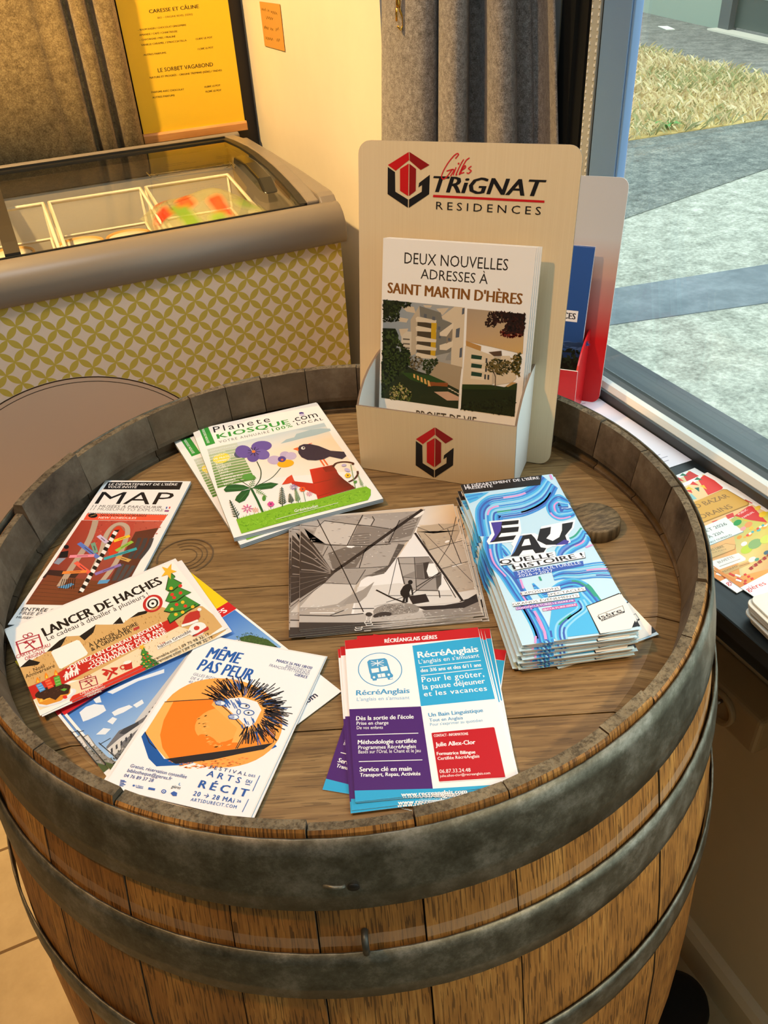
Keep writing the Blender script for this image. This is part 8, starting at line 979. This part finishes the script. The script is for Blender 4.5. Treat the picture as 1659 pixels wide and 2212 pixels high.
# power socket under the sill, ball behind the barrel
so = tag(empty('power_socket', (.465, -.098, .59)), 'ivory box socket on the wall below the sill', 'socket')
m = MB(); m.box(-.05, 0, -.058, .075, -.027, .030); bevel(m.build('socket_box', SOCKET, so), .006, 3)
m = MB(); pr = [(.024, 0), (.0245, .004), (.0225, .006), (.0195, .0055), (.018, -.008), (0, -.008)]; V0 = MB(); V0.lathe(pr, 40); o = V0.build('socket_ring', SOCKET, so, (-.0505, -.001, .0015)); o.rotation_euler = (0, radians(-90), 0)
m = MB(); m.lathe([(0, 0), (.0175, 0), (.0175, .001), (0, .001)], 30); o = m.build('socket_well', plain('socket_well_shade', '7a6848', .5), so, (-.0435, -.001, .0015)); o.rotation_euler = (0, radians(-90), 0)
m = MB(); m.tube([(-.044, -.001, .010), (-.058, -.001, .010)], .0024, 10); m.build('earth_pin', plain('pin_metal', '8d8a80', .3, 1), so)
m = MB(); m.lathe([(.0, 0), (.024, .002), (.040, .016), (.045, .036), (.040, .056), (.024, .070), (0, .075)], 32); tag(m.build('ball', plain('black_rubber_ball', '0c0b0a', .9), None, (.385, -.190, .0005)), 'dark round object on the floor behind the barrel, below the socket', 'ball')

# ------------------------------------------------------------------ curtains
def sweep_curtain(name, pts, z0, z1, mat, thick, label, taper=None, nz=26, sub=5):
    def cr(P, n):
        out = []; Q = [P[0]]+P+[P[-1]]
        for i in range(1, len(Q)-2):
            p0, p1, p2, p3 = Q[i-1:i+3]
            for j in range(n):
                t = j/n; out.append(tuple(.5*((2*p1[k])+(-p0[k]+p2[k])*t+(2*p0[k]-5*p1[k]+4*p2[k]-p3[k])*t*t+(-p0[k]+3*p1[k]-3*p2[k]+p3[k])*t**3) for k in (0, 1)))
        return out+[P[-1]]
    C = cr(pts, sub); n = len(C); V = []
    for iz in range(nz+1):
        z = z0+(z1-z0)*iz/nz
        for i, (x, y) in enumerate(C):
            X, Y = taper(x, y, z) if taper else (x, y); V.append((X, Y, z))
    F = [(iz*n+i, iz*n+i+1, (iz+1)*n+i+1, (iz+1)*n+i) for iz in range(nz) for i in range(n-1)]
    me = bpy.data.meshes.new(name); me.from_pydata(V, [], F); me.materials.append(mat); me.polygons.foreach_set('use_smooth', [True]*len(F)); me.update()
    o = link(name, me); s = o.modifiers.new('thickness', 'SOLIDIFY'); s.thickness = thick; s.offset = 0
    return tag(o, label, 'curtain')
A, B = Vector((.388, .747)), Vector((.524, .514)); dv = (B-A).normalized(); dn = Vector((-.49, -.87))
fold = [(-.010, -.012), (.008, .010), (.036, .024), (.068, .026), (.090, .012), (.098, -.014), (.0985, -.040), (.101, -.02), (.1035, .012), (.116, .032), (.134, .036), (.149, .018), (.1535, -.012), (.155, -.044), (.166, -.052), (.180, -.050), (.1885, -.030), (.190, .0), (.197, .022), (.212, .030), (.230, .018), (.2385, -.008), (.240, -.036), (.252, -.044), (.266, -.046), (.272, -.058), (.282, -.062), (.292, -.05), (.298, -.02), (.302, .008), (.3045, .022)]
def tp(s, d, z):
    f = max(.55, 1.0-1.0*max(-.2, (z-1.09)/.18*.13)) if z < 1.6 else .62
    g = .150+(s*.975-.150)*(f if s > .155 else 1-(1-f)*.6)
    p = A+dv*g+dn*d*(1.0 if z < 1.3 else .9); return p.x, p.y
sweep_curtain('felt_curtain', fold, .795, 2.3, FELT, .0032, 'grey felt curtain gathered in the corner beside the window', tp)
lf = [(x*.01, 1.53+.014*sin(x*.17)) for x in range(-150, -4, 6)]+[(-.04, 1.527), (-.005, 1.520), (.008, 1.528), (.012, 1.552), (.022, 1.556), (.03, 1.530), (.044, 1.522), (.056, 1.530), (.060, 1.556), (.070, 1.560), (.080, 1.534), (.094, 1.524), (.110, 1.528), (.119, 1.545)]
sweep_curtain('felt_curtain', lf, .80, 2.4, FELT_L, .003, 'wide brown felt curtain hanging behind the freezer', None, 4, 4)
cl = tag(empty('brass_clasp', (.3885, .690, 1.238)), 'brass swivel clasp hanging at the left edge of the grey curtain', 'clasp')
m = MB(); m.tube([(0, 0, .006), (.0045, 0, 0.001), (.0085, 0, .006), (.0085, 0, .016), (.004, 0, .026), (.003, 0, .030), (-.001, 0, .028), (-.0015, 0, .012)], .0016, 8); m.build('hook', BRASS, cl)
m = MB(); m.lathe([(0, .029), (.003, .029), (.0036, .033), (.0028, .041), (.0015, .043), (0, .043)], 12, 0, (.002, 0)); m.build('swivel', BRASS, cl)
m = MB(); m.tube([(.002+.0055*sin(k*2*pi/12), 0, .048+.006*cos(k*2*pi/12)) for k in range(12)], .0014, 8, closed=True); m.build('ring', BRASS, cl)
m = MB(); m.tube([(.002, 0, .052), (.006, .02, .30), (.022, .11, .62)], .0022, 8); m.build('cord', plain('cord_grey', '6a645c', .8), cl)

# ------------------------------------------------------------------ menu banner and handwritten note
mn = tag(empty('menu_banner', (.249, 1.565, 1.0)), 'yellow ice cream menu banner with a wooden batten, hanging behind the freezer', 'banner')
BW, BH = .245, .75
V, F, Cc = print_geo(ART['menu'], BW, BH)
m = MB(); m.box(-BW/2, BW/2, .0, .0012, 0, BH)
mixed('banner_sheet', m, [plain('yellow_banner', 'f0c22a', .4)], ([(x, -z-.0002, y+BH/2) for x, y, z in V], [q for q in F], Cc), mn)
m = MB(); m.prism([(-.008, -.020), (.006, -.020), (.006, .0), (-.005, .001), (-.008, -.004)], -BW/2-.003, BW/2+.003, 'x'); bevel(m.build('batten', BATTEN, mn), .0012, 2)
m = MB(); m.prism([(-.008, 0), (.006, 0), (.006, .02), (-.008, .02)], -BW/2-.003, BW/2+.003, 'x'); m.build('top_batten', BATTEN, mn, (0, 0, BH))
nt = sheet_mesh('handwritten_note', ART['note'], .142, .083, .0012, paper='c9924a', side='7a5024', round_=.003)
o = link('handwritten_note', nt); o.matrix_world = Matrix(((0, 0, -1, .4095), (-1, 0, 0, 1.3715), (0, 1, 0, 1.2055), (0, 0, 0, 1))); tag(o, 'small brown handwritten price note stuck on the cream wall', 'note')

# ------------------------------------------------------------------ ice cream freezer
fz = tag(empty('display_freezer', (0, .89, 0), radians(1.1)), 'chest freezer with curved glass lid and yellow lattice cladding', 'freezer')
XL, XR = -1.25, .362
arc = [(.575, .985), (.50, .990), (.40, .9935), (.32, .992), (.22, .984), (.14, .973), (.08, .962), (.045, .953)]      # y,z of the glass, back to front
m = MB(); m.box(XL+.012, XR-.010, .012, .03, .10, .90); m.box(XL+.012, XR-.010, .55, .575, .10, .93); m.box(XR-.035, XR-.010, .03, .55, .10, .93); m.box(XL+.012, XL+.04, .03, .55, .10, .93); m.box(XL+.012, XR-.010, .03, .55, .10, .14); m.build('cabinet', FRZ_IN, fz)
m = MB(); m.box(XL+.03, XR-.03, .03, .55, 0, .10); m.build('plinth', BLACK_RUBBER, fz)
m = MB(); m.box(XL+.010, XR-.009, .0105, .0118, .10, .8955); o = m.build('lattice_panel', LATTICE, fz)
m = MB(); cx, cz, rr_ = -0.2099, 0.4604, 0.2806
pts = [(cx+rr_*cos(a), cz+rr_*sin(a)) for a in [i*2*pi/96 for i in range(96)]]
m.prism([(x, z) for x, z in pts if z > .10], .0092, .0104, 'y', 0); DP = m.build('disc_print', DISC, fz)
for r_, w_ in ((rr_, .0022), (rr_-.009, .0012)):
    m = MB(); N = 96; q = [(cx+r_*cos(2*pi*i/N), cz+r_*sin(2*pi*i/N)) for i in range(N)]; q2 = [(cx+(r_-w_)*cos(2*pi*i/N), cz+(r_-w_)*sin(2*pi*i/N)) for i in range(N)]
    m.add([(x, .0090, z) for x, z in q]+[(x, .0090, z) for x, z in q2], [(i, (i+1) % N, N+(i+1) % N, N+i) for i in range(N)]); m.build('disc_outline', DISC_LINE, DP)
# grey moulded lip all round
lip = [(0, .886), (-.004, .892), (-.0055, .905), (-.003, .925), (.006, .940), (.018, .950), (.030, .9535), (.040, .953), (.040, .940), (.012, .925), (.010, .886)]
m = MB(); m.prism(lip, XL, XR, 'x', 0, True)
side = [(.600, .880), (.600, .975), (.585, .978), (.40, .9765), (.20, .972), (.06, .966), (.045, .962), (.020, .938), (.002, .932), (-.002, .925), (-.002, .886)]
m.prism(side, .330, XR, 'x', 0, False)
inner = [(y, z-.0015) for y, z in arc]
m.prism([(.600, .978), (.585, .990)]+[(y, z+.004) for y, z in arc]+[(.045, .88), (.600, .88)], .306, .331, 'x', 0, False)
m.prism([(.575, .93), (.600, .93), (.602, .980), (.596, .992), (.585, .994), (.577, .990)], XL, XR-.02, 'x', 0, False)
m.prism(side, XL, XL+.03, 'x', 0, False)
bevel(m.build('top_frame', GREY_PLASTIC, fz), .003, 2)
m = MB(); m.prism([(y, z+.0025) for y, z in arc]+[(y, z-.012) for y, z in arc[::-1]], .292, .306, 'x'); m.prism([(.535, .9725), (.575, .980), (.575, .989), (.535, .990)], XL, .300, 'x'); m.prism([(.553, .989), (.56, .989), (.56, .993), (.553, .993)], XL, .300, 'x'); m.prism([(.040, .9545), (.045, .9545), (.045, .948), (.040, .948)], XL, .300, 'x'); m.build('lid_seal', BLACK_RUBBER, fz)
m = MB(); n = len(arc); m.add([(XL+.02, y, z) for y, z in arc]+[(.293, y, z) for y, z in arc], [(i, i+1, n+i+1, n+i) for i in range(n-1)], 0, True); GL = m.build('glass_lid', LID, fz)
m = MB(); m.prism([(y, z+.006) for y, z in arc]+[(y, z-.006) for y, z in arc[::-1]], -.225, -.200, 'x'); m.build('lid_rail', plain('dark_lid_rail', '2e2820', .4), GL)
m = MB(); m.prism([(.285, .990), (.272, 1.006), (.20, 1.006), (.12, .994), (.085, .972), (.12, .972), (.20, .984)], .240, .268, 'x'); bevel(m.build('lid_handle', plain('smoked_handle', '1c1a12', .25), GL), .004, 3)
m = MB(); m.tube([(.07, .285, .9935), (.235, .27, .992)], .0012, 6); m.tube([(.07, .265, .9935), (.07, .305, .9945)], .0012, 6); m.tube([(.235, .25, .991), (.235, .29, .993)], .0012, 6); m.tube([(.085, .295, .994), (.072, .285, .9935), (.085, .273, .993)], .001, 6); m.tube([(.22, .281, .993), (.233, .27, .992), (.22, .260, .991)], .001, 6); m.build('slide_arrow', plain('arrow_print', '5a4a20', .5), GL)
# wire baskets and their tubs
def basket(x0, x1, label):
    r = tag(empty('wire_basket', (0, 0, 0)), label, 'basket', 'white wire baskets in the freezer'); r.location = ((x0+x1)/2, 1.19, .74); w = (x1-x0)/2
    zt, zm, yb, yf = .19, .118, .17, -.20
    m = MB(); q = [(-w, yb, zt), (w, yb, zt), (w, yf, zt-.04), (-w, yf, zt-.04)]; m.tube(q, .0042, 8, closed=True); m.build('rim', WIRE, r)
    m = MB(); q = [(-w+.004, yb-.002, zm), (w-.004, yb-.002, zm), (w-.004, yf, zm-.04), (-w+.004, yf, zm-.04)]; m.tube(q, .0034, 8, closed=True); m.build('middle_ring', WIRE, r)
    for x, y in ((-w, yb), (w, yb), (w, yf), (-w, yf)):
        m = MB(); m.tube([(x, y, zt-(0 if y > 0 else .04)), (x*.96, y, 0)], .0036, 8); m.build('corner_post', WIRE, r)
    m = MB()
    for i in range(7): x = -w*.96+2*w*.96*i/6; m.tube([(x, yb, 0), (x, yf, 0)], .002, 6)
    for y in (yb, 0, yf): m.tube([(-w*.96, y, 0), (w*.96, y, 0)], .002, 6)
    m.build('bottom_grid', WIRE, r)
basket(-.125, .066, 'white wire basket in the middle of the visible freezer part, beside the rail')
basket(.078, .262, 'white wire basket at the right end of the freezer, under the printed bag')
basket(-.345, -.137, 'white wire basket at the left edge of the photo, under the dark rail')
def tub(x, y, label):
    r = tag(empty('ice_cream_tub', (x, y, .7465)), label, 'tub', 'kraft ice cream tubs in the baskets')
    m = MB(); m.lathe([(0, 0), (.040, 0), (.046, .100), (.049, .104), (.048, .112), (.045, .112), (.044, .107), (0, .106)], 36); m.build('cup', TUB, r)
    m = MB(); m.lathe([(0, .1065), (.043, .1075), (.043, .1085), (0, .1085)], 30); m.build('lid', LIDP, r)
tub(.012, 1.285, 'kraft ice cream tub in the middle basket'); tub(-.228, 1.30, 'kraft ice cream tub left of the dark rail, in the left basket'); tub(-.088, 1.29, 'kraft ice cream tub by the left side of the middle basket')
# clear printed bag lying in the right basket
W_, H_ = .235, .27; N = 14; V = []; F = []; CA = []
R = random.Random(6)
for j in range(N+1):
    for i in range(N+1):
        u, v = i/N, j/N; z = .055*sin(pi*u)**.6*sin(pi*v)**.6+.010*sin(u*9+v*5)*sin(v*7-u*3); V.append((W_*(u-.5), H_*(v-.5), z))
        c = lin('c9c88a'); al = .38
        for (cu, cv, ru, rv, col) in ((.18, .78, .10, .10, 'd8401a'), (.10, .5, .09, .09, 'd2300f'), (.34, .55, .06, .13, 'de4a1e'), (.55, .25, .08, .14, 'd63a18'), (.72, .06, .07, .07, 'd63a18'), (.24, .30, .08, .22, '6ea82c'), (.36, .78, .12, .06, '7aa83a'), (.8, .3, .12, .06, '9ab85a'), (.45, .12, .06, .1, '86b040')):
            if ((u-cu)/ru)**2+((v-cv)/rv)**2 < 1: c = lin(col); al = .85
        CA += [*c, al]
F = [(j*(N+1)+i, j*(N+1)+i+1, (j+1)*(N+1)+i+1, (j+1)*(N+1)+i) for j in range(N) for i in range(N)]
me = bpy.data.meshes.new('printed_bag'); me.from_pydata(V, [], F); me.materials.append(m_soft_bag()); me.polygons.foreach_set('use_smooth', [True]*len(F)); ca = me.color_attributes.new('ink', 'FLOAT_COLOR', 'POINT'); ca.data.foreach_set('color', CA); me.update()
o = link('printed_bag', me, None, (.165, 1.17, .890), radians(4)); tag(o, 'crumpled clear bag with red and green prints in the freezer', 'bag')
s = o.modifiers.new('smooth', 'SUBSURF'); s.levels = 2; s.render_levels = 2
